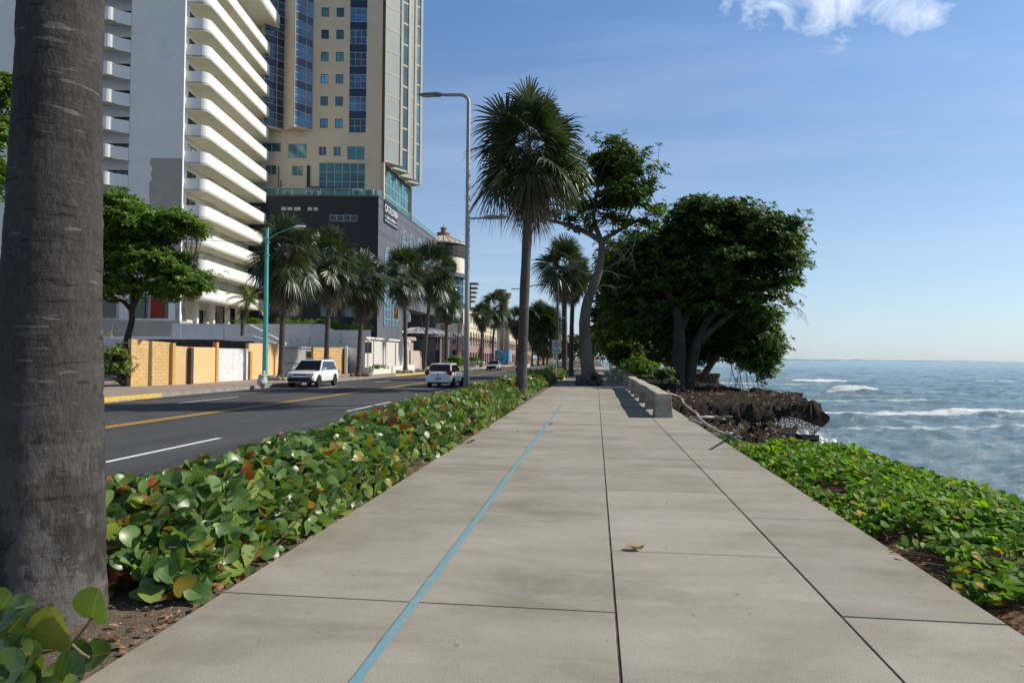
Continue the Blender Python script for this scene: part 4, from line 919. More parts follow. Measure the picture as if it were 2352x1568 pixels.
# painted drums with tall bowl-topped shafts
def mural_mat():
    m = bpy.data.materials.new('painted_mural'); m.use_nodes = True; t = m.node_tree; b = t.nodes['Principled BSDF']; tc = N(t, 'ShaderNodeTexCoord')
    n = N(t, 'ShaderNodeTexNoise', i_Scale=.55, i_Detail=2.0, i_Distortion=1.2); t.links.new(tc.outputs['Object'], n.inputs['Vector'])
    c = ramp(t, n.outputs[0], ((.3, (.55, .22, .10)), (.42, (.30, .55, .68)), (.52, (.10, .36, .58)), (.62, (.06, .22, .45)), (.72, (.45, .25, .28)))); t.links.new(c, b.inputs['Base Color']); b.inputs['Roughness'].default_value = .7; return m
MUR = mural_mat(); SHF = pm('weathered_shaft', (.42, .40, .36), .85, (.34, .32, .29), 1)
for (x, top, rr, lab) in ((1152, 664, 1.75, 'tall grey column with bowl top on a blue painted drum, left and taller'), (1163.5, 672, 1.35, 'tall grey column with bowl top on a blue painted drum, right and slimmer')):
    c = AD(x if rr > 1.5 else 1164, 800, 176 if rr > 1.5 else 190); D = c.y; t = thing('bowl_column', lab, 'column', (c.x, c.y, 0), 0, 'bowl-topped columns on painted drums'); s = D/1568
    m = MB(); m.lathe([(rr, -.1), (rr, 3.5), (rr*.9, 3.55)], (c.x, c.y, 0), 20); obj('painted_drum', m, MUR, t, smooth=False)
    zt = 1.6+(821-top)*s*1.0; m = MB(); m.lathe([(.75 if rr < 1.5 else .42, 3.5), (.7 if rr < 1.5 else .38, zt-1.6)], (c.x, c.y, 0), 12); obj('shaft', m, SHF, t, smooth=True)
    m = MB(); m.lathe([(.45, zt-1.8), (.9, zt-1.3), (1.25, zt), (1.25, zt+.15), (.9, zt+.1)], (c.x, c.y, 0), 6); obj('bowl', m, pm('bowl_bronze', (.17, .15, .11), .6), t)
# ================================================================== WALLS ALONG THE FAR PAVEMENT
OCHB = brickmat('ochre_block', (.66, .44, .19), (.60, .39, .16), (.42, .27, .11), .42, .2, .014, bump=.5, rot=(0, 0, 0))
OCHR = brickmat('ochre_rough_block', (.60, .40, .17), (.50, .33, .15), (.36, .23, .10), .5, .3, .02, bump=.7, rot=(0, 0, 0))
OCHP = pm('ochre_plaster', (.70, .50, .25), .9, (.64, .45, .22), .9, bump=.2, col3=(.5, .36, .2), scale3=3, amt3=.3)
OCHD = pm('deep_ochre', (.58, .32, .10), .9, (.48, .27, .09), 2)
WBLK = brickmat('white_block', (.74, .74, .73), (.70, .70, .69), (.52, .52, .51), .42, .2, .012, bump=.5, rot=(0, 0, 0))
GREYR = pm('grey_retaining', (.74, .73, .72), .9, (.64, .63, .62), .5, bump=.15, col3=(.28, .28, .28), scale3=1.0, amt3=.4)
DKST = pm('dark_old_wall', (.10, .075, .06), .95, (.06, .048, .04), 2.5, bump=.4)
ROUGHW = pm('rough_cast_white', (.62, .60, .55), .95, (.52, .50, .45), 6, bump=1.0, bscale=28)
BEIGW = pm('beige_wall', (.50, .40, .33), .9, (.44, .35, .29), .8)
def run(pts, z=ZP): return [AZ(x, y, z) for x, y in pts]
def wall_run(name, label, base, tops, mat, cat='wall', th_=.22, zb=None, part=None, uv=True, extra=None):
    """a wall standing on surveyed base points; tops are picture heights above each of them"""
    B = run(base) if not isinstance(base[0], Vector) else base
    ztop = [AY(bx[0], ty, p.y).z for bx, ty, p in zip(base, tops, B)] if not isinstance(base[0], Vector) else tops
    t = thing(name, label, cat, (B[0].x, B[0].y, ZP)); m = MB()
    for i in range(len(B)-1):
        a, b = B[i], B[i+1]; d = Vector((b.x-a.x, b.y-a.y, 0)).normalized(); n = Vector((-d.y, d.x, 0))*th_
        z0 = ZP-.05; vs = [(a.x, a.y, z0), (b.x, b.y, z0), (b.x+n.x, b.y+n.y, z0), (a.x+n.x, a.y+n.y, z0), (a.x, a.y, ztop[i]), (b.x, b.y, ztop[i+1]), (b.x+n.x, b.y+n.y, ztop[i+1]), (a.x+n.x, a.y+n.y, ztop[i])]
        m.add(vs, ((3, 2, 1, 0), (4, 5, 6, 7), (0, 1, 5, 4), (1, 2, 6, 5), (2, 3, 7, 6), (3, 0, 4, 7)))
    obj(part or 'wall_body', m, mat, t, uvbox=uv); return t, B, ztop
def post(t, p, w, h, mat, nm='post', d=.0):
    m = MB(); m.box((p.x, p.y-d, ZP+h/2-.03), (w, w, h+.06)); return obj(nm, m, mat, t, bevel=.015)
t, B, zt = wall_run('boundary_wall', 'ochre wall of bare concrete blocks beside the leafy shrub', [(300, 886.5), (391, 882.5)], [778, 786], OCHB)
t, B, zt = wall_run('boundary_wall', 'smooth ochre rendered wall with two deeper ochre posts left of the white blocks', [(392, 882.5), (437, 881), (497, 876)], [793, 796, 797], OCHP)
for i, (x, y, yt) in enumerate(((396, 882.3, 787), (438, 881, 797), (496, 876, 785))):
    p = AZ(x, y, ZP); post(t, p, .28, AY(x, yt, p.y).z-ZP, OCHD if i != 1 else DKST, d=.08)
wall_run('boundary_wall', 'white painted block wall filling an old gateway between ochre posts', [(499, 875.5), (569, 871.5)], [799, 800], WBLK)
t, B, zt = wall_run('boundary_wall', 'ochre wall behind the turquoise lamp post', [(570, 871), (604, 868), (640, 865)], [787, 788, 788], OCHP)
p = AZ(573, 871, ZP); post(t, p, .34, 2.05, OCHD, d=.06); p = AZ(625, 866, ZP); post(t, p, .25, 2.1, OCHD, d=.05)
# corrugated gate
t = thing('corrugated_gate', 'grey white corrugated metal gate between ochre walls', 'gate', AZ(650, 864, ZP)); a, b = AZ(642, 864.5, ZP), AZ(717, 860, ZP); d = (b-a); L = d.length; d.normalize(); n = Vector((-d.y, d.x, 0))
h = AY(680, 795, (a.y+b.y)/2).z; m = MB(); k = int(L/.09)
for i in range(k):
    f = lambda i: a+d*(L*i/k)-n*(.05 if i % 2 else 0)
    p, q = f(i), f(i+1); m.quad((p.x, p.y, ZP+.05), (q.x, q.y, ZP+.05), (q.x, q.y, h), (p.x, p.y, h))
obj('corrugated_leaf', m, pm('galvanised', (.50, .50, .48), .5, (.38, .38, .36), 3, metal=.3), t)
m = MB()
for z in (.15, 1.1, h-.05): m.tube([a-n*.08+Vector((0, 0, z)), b-n*.08+Vector((0, 0, z))], .03, 5)
m.tube([b-n*.08+Vector((0, 0, 0)), b-n*.08+Vector((0, 0, h+.05))], .05, 6); obj('frame', m, DF, t)
wall_run('boundary_wall', 'ochre wall of rough uneven blocks right of the corrugated gate', [(719, 861), (794, 857)], [796.5, 797], OCHR)
t, B, zt = wall_run('boundary_wall', 'plain grey recessed wall with a white pipe behind the third palm', [(796, 857.5), (800, 852), (838, 850)], [797, 793, 770], GREYR)
p = AZ(797, 857.5, ZP); m = MB(); m.tube([(p.x, p.y-.1, ZP), (p.x, p.y-.1, 2.2)], .06, 8); obj('white_pipe', m, WL, t)
# rough white wall with columns and planter
t, B, zt = wall_run('hotel_garden_wall', 'rough white cast wall with pale columns and moulded coping', [(838, 857), (939, 848)], [776, 784], ROUGHW)
a, b = B; d = (b-a).normalized(); n = Vector((-d.y, d.x, 0)); L = (b-a).length; hh = zt[0]-ZP
COLW = pm('column_white', (.68, .66, .60), .8, (.62, .60, .54), 3)
for s in (0.05, .34, .62, .97):
    p = a+d*(L*s); m = MB(); m.lathe([(.26, ZP), (.26, ZP+.2), (.17, ZP+.25), (.16, ZP+hh-.35), (.25, ZP+hh-.2), (.25, ZP+hh-.05)], (p.x, p.y-.1, 0), 12) if s in (.05, .97) else m.box((p.x, p.y-.03, ZP+hh/2-.1), (.16, .1, hh-.2)); obj('column', m, COLW if s in (.05, .97) else DKST, t)
m = MB()
for i, q in enumerate((a-d*.3, b+d*.2)): pass
q0, q1 = a-d*.35-n*.22, b+d*.3-n*.22
m.add([(q0.x, q0.y, zt[0]-.05), (q1.x, q1.y, zt[1]-.05), (q1.x+n.x*.6, q1.y+n.y*.6, zt[1]-.05), (q0.x+n.x*.6, q0.y+n.y*.6, zt[0]-.05), (q0.x, q0.y, zt[0]+.16), (q1.x, q1.y, zt[1]+.16), (q1.x+n.x*.6, q1.y+n.y*.6, zt[1]+.16), (q0.x+n.x*.6, q0.y+n.y*.6, zt[0]+.16)], ((3, 2, 1, 0), (4, 5, 6, 7), (0, 1, 5, 4), (1, 2, 6, 5), (2, 3, 7, 6), (3, 0, 4, 7))); obj('coping', m, COLW, t)
t, B2, zt2 = wall_run('low_planter', 'low cream planter wall in front of the rough white wall', [(852, 860), (952, 850.5)], [843, 836], COLW, cat='planter', th_=.7)
PLB = B2
wall_run('boundary_wall', 'short beige wall at the hotel driveway', [(943, 846.5), (968, 844.5)], [804, 805], BEIGW)
# terraces behind
def AYp(x, y, Y): return AY(x, y, Y)
def back_wall(name, label, Y, pts, mat, cat='wall', th_=.3):
    """upright wall at a fixed distance with the given top edge"""
    P = [AY(x, y, Y+k*.0) for k, (x, y) in enumerate(pts)]
    t = thing(name, label, cat, (P[0].x, Y, ZP)); m = MB()
    for a, b in zip(P, P[1:]):
        vs = [(a.x, Y, ZP), (b.x, Y, ZP), (b.x, Y+th_, ZP), (a.x, Y+th_, ZP), (a.x, Y, a.z), (b.x, Y, b.z), (b.x, Y+th_, b.z), (a.x, Y+th_, a.z)]
        m.add(vs, ((3, 2, 1, 0), (4, 5, 6, 7), (0, 1, 5, 4), (1, 2, 6, 5), (2, 3, 7, 6), (3, 0, 4, 7)))
    obj('wall_body', m, mat, t); return t
back_wall('retaining_wall', 'long grey retaining wall below the apartment porch, sloping down at its right end', 66, [(395, 742), (545, 743), (572, 744), (600, 758), (640, 778), (655, 786)], GREYR)
back_wall('retaining_wall', 'grey terrace wall under the clipped hedge behind the palms', 75, [(560, 743), (742, 743), (766, 757), (850, 757)], GREYR)
back_wall('retaining_wall', 'lower grey ramp wall with a white sloping top edge', 62, [(225, 772), (395, 771), (580, 770), (640, 790), (650, 796)], pm('ramp_grey', (.76, .75, .74), .9, (.68, .67, .66), .6))
back_wall('boundary_wall', 'low pale grey wall behind the corrugated gate and rough ochre wall', 73.5, [(600, 797), (845, 797)], pm('ramp_grey', (.7, .7, .7)))
back_wall('old_wall', 'dark weathered low wall behind the ochre walls', 52, [(296, 779), (380, 778), (500, 779), (535, 782), (580, 783)], DKST)
back_wall('old_wall', 'pale grey wall at the far left behind the shrub', 44, [(-100, 776), (232, 776), (300, 778)], GREYW)
p0 = AY(225, 760, 64)
# electric fence posts
FENP = pm('fence_post', (.5, .5, .5), .5, metal=.4)
for (x, yb, yt, Y, w, lab) in ((257, 776, 745, 44.4, True, 'thin insulator post on the far left wall, with yellow warning plate'), (415, 782, 749, 52.4, False, 'thin bare post on the dark wall, leftmost'), (514, 781, 749, 52.4, False, 'thin bare post on the dark wall, near its middle'), (617, 786, 750, 62.4, True, 'thin insulator post right of the turquoise lamp'), (712, 798, 773, 73.6, True, 'insulator post with yellow plate above the corrugated gate'), (784, 798, 765, 73.6, True, 'tall insulator post with yellow plate above the rough ochre wall')):
    a, b = AY(x, yb, Y), AY(x, yt, Y); t = thing('fence_post', lab, 'post', a, 0, 'electric fence posts on the walls'); m = MB(); m.tube([a-Vector((0, 0, .3)), b], .035, 6); obj('rod', m, FENP, t)
    if w:
        for k in range(5): m = MB(); m.lathe([(.0, -.04), (.07, -.02), (.07, .02), (0, .04)], tuple(a.lerp(b, .35+.15*k)), 8); obj('insulator', m, DF, t)
        c = a.lerp(b, .4); m = MB(); m.box((c.x-.12, c.y-.06, c.z), (.26, .02, .3)); obj('warning_plate', m, pm('warning_yellow', (.75, .45, .02), .5), t)
# ================================================================== STREET FURNITURE
STEEL = pm('galvanised_pole', (.36, .355, .33), .55, (.27, .265, .245), 1.5, metal=.25, stretch=(1, 1, .25), bump=.1, col3=(.20, .18, .15), scale3=8, amt3=.4)
LHEAD = pm('lamp_head_grey', (.20, .20, .20), .45, (.15, .15, .15), 6); LENS = pm('lamp_lens', (.45, .45, .42), .2, (.35, .35, .33), 10)
def lamp_head(parent, base, dirx, L, mat=LHEAD):
    m = MB(); secs = [(0, .045, .05), (.1, .08, .07), (.22, .15, .10), (.45, .17, .08), (.75, .15, .06), (.93, .09, .04), (1.0, .02, .02)]; vs = []; n = 10
    for s, w, h in secs:
        for k in range(n): a = 2*math.pi*k/n; vs.append((base[0]+dirx*s*L, base[1]+w*math.cos(a), base[2]+h*math.sin(a)*(1.0 if math.sin(a) > 0 else .7)+.03*s))
    fs = [(i*n+k, i*n+(k+1) % n, (i+1)*n+(k+1) % n, (i+1)*n+k) for i in range(len(secs)-1) for k in range(n)]; m.add(vs, fs)
    h = obj('lamp_head', m, mat, parent, smooth=True); q = MB(); q.ell((base[0]+dirx*.6*L, base[1], base[2]-.035), (.3*L, .11, .025), 12, 5); obj('lens', q, LENS, h, smooth=True)
LX, LY = -4.62, 24.2
lp = thing('street_lamp', 'tall grey double armed street lamp standing in the leafy hedge', 'street lamp', (LX, LY, -.1), 0)
m = MB(); m.lathe([(.20, -.1), (.20, .05), (.13, .08)], (LX, LY, 0), 14)
m.tube([(LX, LY, -.1), (LX, LY, 4), (LX, LY, 10.85)]+[(LX-.3*(1-math.cos(a)), LY, 10.85+.3*math.sin(a)*1.0) for a in np.linspace(.2, math.pi/2, 7)]+[(LX-.95, LY, 11.17)], [.105, .092, .072]+[.062]*7+[.05], 14); obj('pole', m, STEEL, lp, smooth=True)
m = MB(); m.tube([(LX+.05, LY, 6.62), (LX+.62, LY, 6.64)], .035, 8); obj('lower_arm', m, STEEL, lp)
lamp_head(lp, (LX-.9, LY, 11.18), -1, .98); lamp_head(lp, (LX+.58, LY, 6.64), 1, .95)
def single_lamp(X, Y, h, dirx, label, arm=1.2, lower=None, r=.09, hs=.8, group=None, mat=STEEL):
    t = thing('street_lamp', label, 'street lamp', (X, Y, ZP), 0, group); m = MB(); m.tube([(X, Y, -.2), (X, Y, h)], [r, r*.7], 10); obj('pole', m, mat, t, smooth=True)
    m = MB(); m.tube([(X, Y, h-.1), (X+dirx*arm*.5, Y, h+.12), (X+dirx*arm, Y, h+.18)], .04, 6); obj('arm', m, mat, t); lamp_head(t, (X+dirx*(arm-.05), Y, h+.18), dirx, hs)
    if lower: m = MB(); m.tube([(X, Y, lower), (X-dirx*1.0, Y, lower)], .035, 6); obj('lower_arm', m, mat, t)
    return t
single_lamp(-5.0, 48, 6.6, 1, 'grey street lamp half hidden behind the tall promenade palm', 1.0, 6.5)
# turquoise lamp
p = AZ(608, 884.5, ZP); tq = thing('street_lamp', 'tapered turquoise street lamp at the far pavement edge with a white sack at its foot', 'street lamp', p)
TQ = pm('turquoise_paint', (.10, .42, .38), .5, (.08, .34, .31), 1.2, bump=.1, col3=(.24, .18, .12), scale3=7, amt3=.35); zt_ = AY(607, 523, p.y).z
m = MB(); m.tube([p, (p.x, p.y, zt_)], [.17, .10], 8); obj('pole', m, TQ, tq); m = MB(); e = AY(688, 521, p.y)
m.tube(spline([(p.x, p.y, zt_-.75), (p.x+.5, p.y, zt_-.4), (p.x+1.2, p.y, zt_-.12), (e.x-.3, p.y, e.z)], 4), .035, 6); obj('arm', m, TQ, tq); lamp_head(tq, (e.x-.35, p.y, e.z), 1, .75, WL)
m = MB(); m.box((p.x, p.y, zt_-1.6), (.27, .27, .05)); m.box((p.x, p.y, zt_-.85), (.25, .25, .05)); obj('band', m, TQ, tq)
s = MB(); q = AZ(602, 886.5, ZP); SACK = pm('white_sack', (.66, .63, .57), .9, (.52, .49, .43), 4, bump=.6, bscale=12)
s.ell((q.x, q.y, ZP+.30), (.26, .24, .34), 14, 10, .35, 3); s.ell((q.x+.02, q.y-.02, ZP+.62), (.22, .2, .1), 12, 7, .6, 8); s.ell((q.x+.1, q.y, ZP+.74), (.08, .08, .14), 8, 6, .6, 2)
sk = tag(obj('full_sack', s, SACK, smooth=True), 'full white sack standing at the foot of the turquoise lamp', 'sack')
# cable through the almond tree to the turquoise lamp
a, b = AY(60, 425, 40), Vector((p.x, p.y, zt_-.85)); m = MB(); m.tube([a.lerp(b, k/16)-Vector((0, 0, 1.1*math.sin(math.pi*k/16))) for k in range(17)], .018, 4)
tag(obj('overhead_cable', m, pm('cable_black', (.02, .02, .02), .6)), 'thin black cable hanging from the turquoise lamp across the almond tree', 'cable')
# back of a road sign by the third palm
p = AZ(844.5, 862, ZP); t = thing('road_sign', 'grey back of a rectangular road sign on the far pavement', 'sign', p); h = AY(845, 784, p.y).z
m = MB(); m.tube([p, (p.x, p.y, h)], .04, 8); obj('post', m, FENP, t); m = MB(); m.box((p.x+.02, p.y+.06, h-.52), (.62, .03, 1.02)); obj('plate', m, pm('sign_back', (.20, .19, .17), .6, (.16, .15, .14), 4), t, bevel=.01)
# speed limit sign
p = AZ(1277.5, 868, -.06); p = Vector((-2.95, 51, -.06)); t = thing('speed_sign', 'white speed limit sign with red ring reading 35 on grey posts', 'sign', p)
c = AY(1278, 795.5, 51); m = MB(); m.tube([(c.x, 51.06, -.1), (c.x, 51.06, c.z+.3)], .04, 8); m.tube([(c.x-.22, 51.08, -.1), (c.x-.22, 51.08, c.z)], .03, 8); obj('post', m, FENP, t)
m = MB(); m.box((c.x, 51, c.z), (.62, .03, .98)); obj('plate', m, pm('sign_white', (.74, .74, .72), .45, (.70, .70, .68), 4), t, bevel=.008)
SF = Face((c.x, 51, 0), (1, 0), (0, -1)); q = MB(); n = 32; zc_ = c.z+.17
for k in range(n):
    a0, a1 = 2*math.pi*k/n, 2*math.pi*(k+1)/n; f = lambda a, r: SF.p(r*math.cos(a), zc_+r*math.sin(a), .022)
    q.quad(f(a0, .19), f(a0, .245), f(a1, .245), f(a1, .19))
obj('red_ring', q, pm('sign_red', (.55, .06, .04), .45), t); BL = pm('black_letters', (.02, .02, .02), .5, (.02, .02, .02))
text_on(SF, 0, zc_+.045, .022, '35', .25, BL, t, name='numerals'); text_on(SF, 0, zc_-.095, .022, 'KPH', .10, BL, t); text_on(SF, 0, c.z-.22, .022, 'VELOCIDAD', .125, BL, t, sx=.86); text_on(SF, 0, c.z-.37, .022, 'MAXIMA', .125, BL, t, sx=.95)
# second tall double pole behind the sign
X0 = AY(1281, 700, 54).x; t = thing('utility_pole', 'dark slim double pole with crossbar behind the speed sign', 'pole', (X0, 54, -.06)); m = MB(); zt_ = AY(1281, 640, 54).z
m.tube([(X0, 54, -.1), (X0, 54, zt_)], .09, 8); obj('pole', m, pm('pole_dark', (.07, .07, .075), .6), t); m = MB(); m.tube([(X0, 54, AY(1281, 729, 54).z), (X0+.75, 54, AY(1281, 729, 54).z)], .03, 6); obj('crossbar', m, FENP, t)
# bollards far off
BOL = pm('bollard_yellow', (.62, .40, .14), .8, (.5, .33, .13), 3); b0 = None
rs = random.Random(9)
for k in range(14):
    X, Y = -19.9-.25*(k % 3), 160+11.5*k+rs.uniform(-2, 2)
    if b0 is None:
        m = MB(); m.lathe([(.24, -.05), (.22, .8), (.17, .95), (.05, 1.0)], n=10); b0 = obj('bollard', m, BOL, smooth=True); b0.location = (X, Y, ZP)
        tag(b0, 'small yellow bollard on the kerb far down the avenue', 'bollard', 'yellow bollards along the far kerb')
    else: c = b0.copy(); COL.objects.link(c); c.location = (X, Y, ZP)
# ------------------------------------------------------------------ concrete sitting barriers
BEN = pm('weathered_concrete', (.38, .35, .29), .92, (.22, .19, .14), 1.6, detail=9, lo=.40, hi=.62, bump=.5, bscale=35, col3=(.12, .10, .075), scale3=2.5, amt3=.55, stretch=(1, 1, 1.6))
BTOP = pm('barrier_top', (.46, .42, .35), .9, (.38, .345, .28), 2.5, bump=.35, bscale=50)
def barrier(y0, nspan, label, xc=1.86, span=3.15, seed=0):
    t = thing('concrete_barrier', label, 'barrier', (xc, y0, 0), 0, 'low concrete barriers on the seaward edge'); L = nspan*span+.9; rs = random.Random(seed)
    for k in range(nspan+1):
        ya = y0+k*span; m = MB(); vs = []
        for (z, hw, a, b) in ((-.02, .25, .0, .85), (.22, .225, .03, .82), (.42, .20, -.22 if k else 0.02, 1.08 if k < nspan else .86)):
            vs += [(xc-hw, ya+a, z), (xc+hw, ya+a, z), (xc+hw, ya+b, z), (xc-hw, ya+b, z)]
        fs = [(3, 2, 1, 0), (8, 9, 10, 11)]
        for i in (0, 4): fs += [(i, i+1, i+5, i+4), (i+1, i+2, i+6, i+5), (i+2, i+3, i+7, i+6), (i+3, i, i+4, i+7)]
        m.add(vs, fs); obj('leg', m, BEN, t, bevel=.02)
    m = MB(); n = int(L/.45); vs = []; tp = MB()
    for i in range(n+1):
        y = y0+L*i/n; jx = .018*noise.noise(Vector((y*.8, seed, 0))); jz = .016*noise.noise(Vector((y*.9, seed, 5)))+(.012 if (i//7) % 2 else -.01)
        for (dx, z) in ((-.205, .415), (-.215, .48), (-.20, .635), (-.175, .66), (.175, .66), (.20, .635), (.215, .48), (.205, .415)): vs.append((xc+dx+jx, y, z+jz))
    q = 8; fs = [(i*q+k, (i+1)*q+k, (i+1)*q+(k+1) % q, i*q+(k+1) % q) for i in range(n) for k in range(q)]+[tuple(range(q)), tuple(n*q+k for k in range(q-1, -1, -1))]
    mi = []
    m.add(vs, fs); m.mi = [1 if (j < n*q and j % q == 3) else 0 for j in range(len(fs))]
    obj('slab', m, [BEN, BTOP], t, bevel=.012)
    return t
barrier(19.1, 6, 'nearest low concrete barrier on short splayed legs, its end facing the camera', seed=1)
barrier(42.0, 6, 'second concrete barrier behind the nearest one beside the dark bushes', seed=2)
barrier(64.5, 6, 'third and most distant concrete barrier in the tree shade', seed=3)
# stone blocks and low ruin on the shore
RUIN = pm('rubble_stone', (.24, .19, .14), .95, (.12, .09, .065), 2.2, bump=.9, bscale=9, col3=(.34, .29, .22), scale3=3.5, amt3=.6)
p = AZ(1610, 880, -.3); t = thing('rubble_wall', 'low square rubble stone wall on the shore behind the tree trunks', 'wall', (p.x, p.y, -.4)); rs = random.Random(8); m = MB()
for i in range(9):
    for j in range(4):
        m.ell((p.x-1.0+i*.28+rs.uniform(-.05, .05), p.y+rs.uniform(-.08, .08), -.45+j*.26), (.19, .22, .16), 7, 5, .5, i*5+j)
m.box((p.x+.1, p.y+.6, -.2), (2.4, 1.0, 1.0)); obj('stones', m, RUIN, t); m = MB(); m.box((p.x+.1, p.y+.4, .45), (2.6, 1.5, .14)); obj('top_slab', m, LEDGE, t, bevel=.03)
p2_ = AZ(1590, 868, -.2); m = MB(); m.box((p2_.x, p2_.y+2, .15), (2.0, 1.2, 1.0)); m.ell((p2_.x-.5, p2_.y+1.2, .1), (.6, .4, .6), 8, 6, .5, 3); tag(obj('stone_block', m, RUIN, bevel=.08), 'rough stone block set back behind the rubble wall', 'stone')
p = AZ(1545, 893, -.45); m = MB(); m.lathe([(.34, 0), (.30, .15), (.27, .36), (.25, .38), (.02, .385)], (p.x, p.y, -.55), 14); st = MB()
o = tag(obj('tree_stump', m, pm('cut_wood', (.36, .24, .15), .9, (.16, .10, .07), 4)), 'sawn pale tree stump at the foot of the big trunks', 'stump')
# driftwood
DRW = pm('driftwood', (.50, .44, .38), .85, (.34, .29, .24), 4, stretch=(1, 1, 4), bump=.5, bscale=25)
def dpt(cx, cy, z): return AZ((2650+cx/3.618)/1.7415, (1400+cy/3.618)/1.7415, z-.10*min(1, max(0, (cx-300)/500)))
def drift(label, pl, r0, r1, br=()):
    P = spline([dpt(*q) for q in pl], 4); m = MB(); n = len(P); m.tube(P, [lerp(r0, r1, i/(n-1))*.72*(1+.22*noise.noise(P[i]*3)) for i in range(n)], 8, wob=.15)
    for (pl2, a, b) in br: Q = spline([dpt(*q) for q in pl2], 4); m.tube(Q, [.72*lerp(a, b, i/(len(Q)-1)) for i in range(len(Q))], 7, wob=.15)
    return tag(obj('driftwood', m, DRW, smooth=True), label, 'driftwood')
drift('long bleached driftwood branch winding along the promenade edge', [(75, 575, .5), (110, 620, .3), (260, 680, .12), (310, 765, .1), (420, 860, .08), (490, 910, .1), (540, 990, .1), (620, 1060, .08), (720, 1130, .1), (820, 1185, .08), (930, 1220, .1), (1010, 1205, .12)], .045, .065)
drift('thick forked white driftwood limb with one prong pointing up', [(740, 1228, .02), (900, 1245, .05), (1000, 1240, .08), (1080, 1290, .06), (1170, 1340, .05), (1280, 1360, .05)], .075, .03, [([(990, 1240, .08), (1060, 1200, .14), (1105, 1140, .3), (1118, 1065, .55)], .075, .03), ([(1060, 1225, .1), (1110, 1245, .12), (1140, 1258, .12)], .03, .02)])
drift('pale driftwood branch lying crosswise on the dark rock', [(385, 960, .0), (520, 970, .02), (640, 965, .05), (760, 970, .05), (880, 990, .05)], .05, .075, [([(840, 985, .05), (900, 955, .12), (1010, 960, .12)], .05, .03)])
drift('short thick driftwood log at the promenade edge', [(400, 1000, .02), (470, 1030, .03), (565, 1075, .03)], .07, .09)
# dry leaves on the promenade
DRY = pm('dry_leaf_brown', (.36, .20, .085), .7, (.24, .13, .06), 9, stretch=(1, 1, 1))
def dry_leaf(pt_, size, lab, seed, cat='leaf', pale=False):
    rs = random.Random(seed); m = MB(); n = 10; vs = []; c = pt_
    for j in range(5):
        for k in range(n):
            a = 2*math.pi*k/n; r = size*(j+.3)/4.3*(1+.25*noise.noise(Vector((a*1.3, seed, 0)))); x, y = r*math.cos(a), r*.62*math.sin(a)
            z = .012+size*.55*abs(math.sin(x/size*1.7+seed))*.6*(j/4)+size*.18*noise.noise(Vector((x/size*2, y/size*2, seed)))+size*.25*(j/4)**2*max(0, math.sin(a*1.0+seed))
            vs.append((c.x+x, c.y+y, c.z+max(.004, z)))
    m.add(vs, [(j*n+k, j*n+(k+1) % n, (j+1)*n+(k+1) % n, (j+1)*n+k) for j in range(4) for k in range(n)]+[tuple(range(n))])
    return tag(obj('dry_leaf', m, pm('dry_leaf_pale', (.50, .34, .18), .7, (.38, .24, .11), 12) if pale else DRY, smooth=True), lab, cat)
dry_leaf(AZ(1457, 1262, 0), .085, 'curled pale brown dry leaf lying alone on the middle slabs', 2, pale=True)
dry_leaf(AZ(1266, 974, 0), .06, 'small reddish dry leaf beside the blue line', 3)
dry_leaf(AZ(1190, 991, 0), .04, 'tiny dark dry leaf left of the blue line', 5)
dry_leaf(AZ(1080, 1016, 0), .09, 'reddish dry leaf at the foot of the hedge edge', 7)
for (x, y, s, sd, lab) in ((490, 1352, .075, 11, 'crumpled orange brown dry leaf under the hedge by the slab edge'), (360, 1385, .07, 13, 'folded tan dry leaf on the soil right of the big trunk'), (275, 1352, .07, 17, 'dark red dry leaf close to the big trunk')): dry_leaf(AZ(x, y, -.02), s, lab, sd)
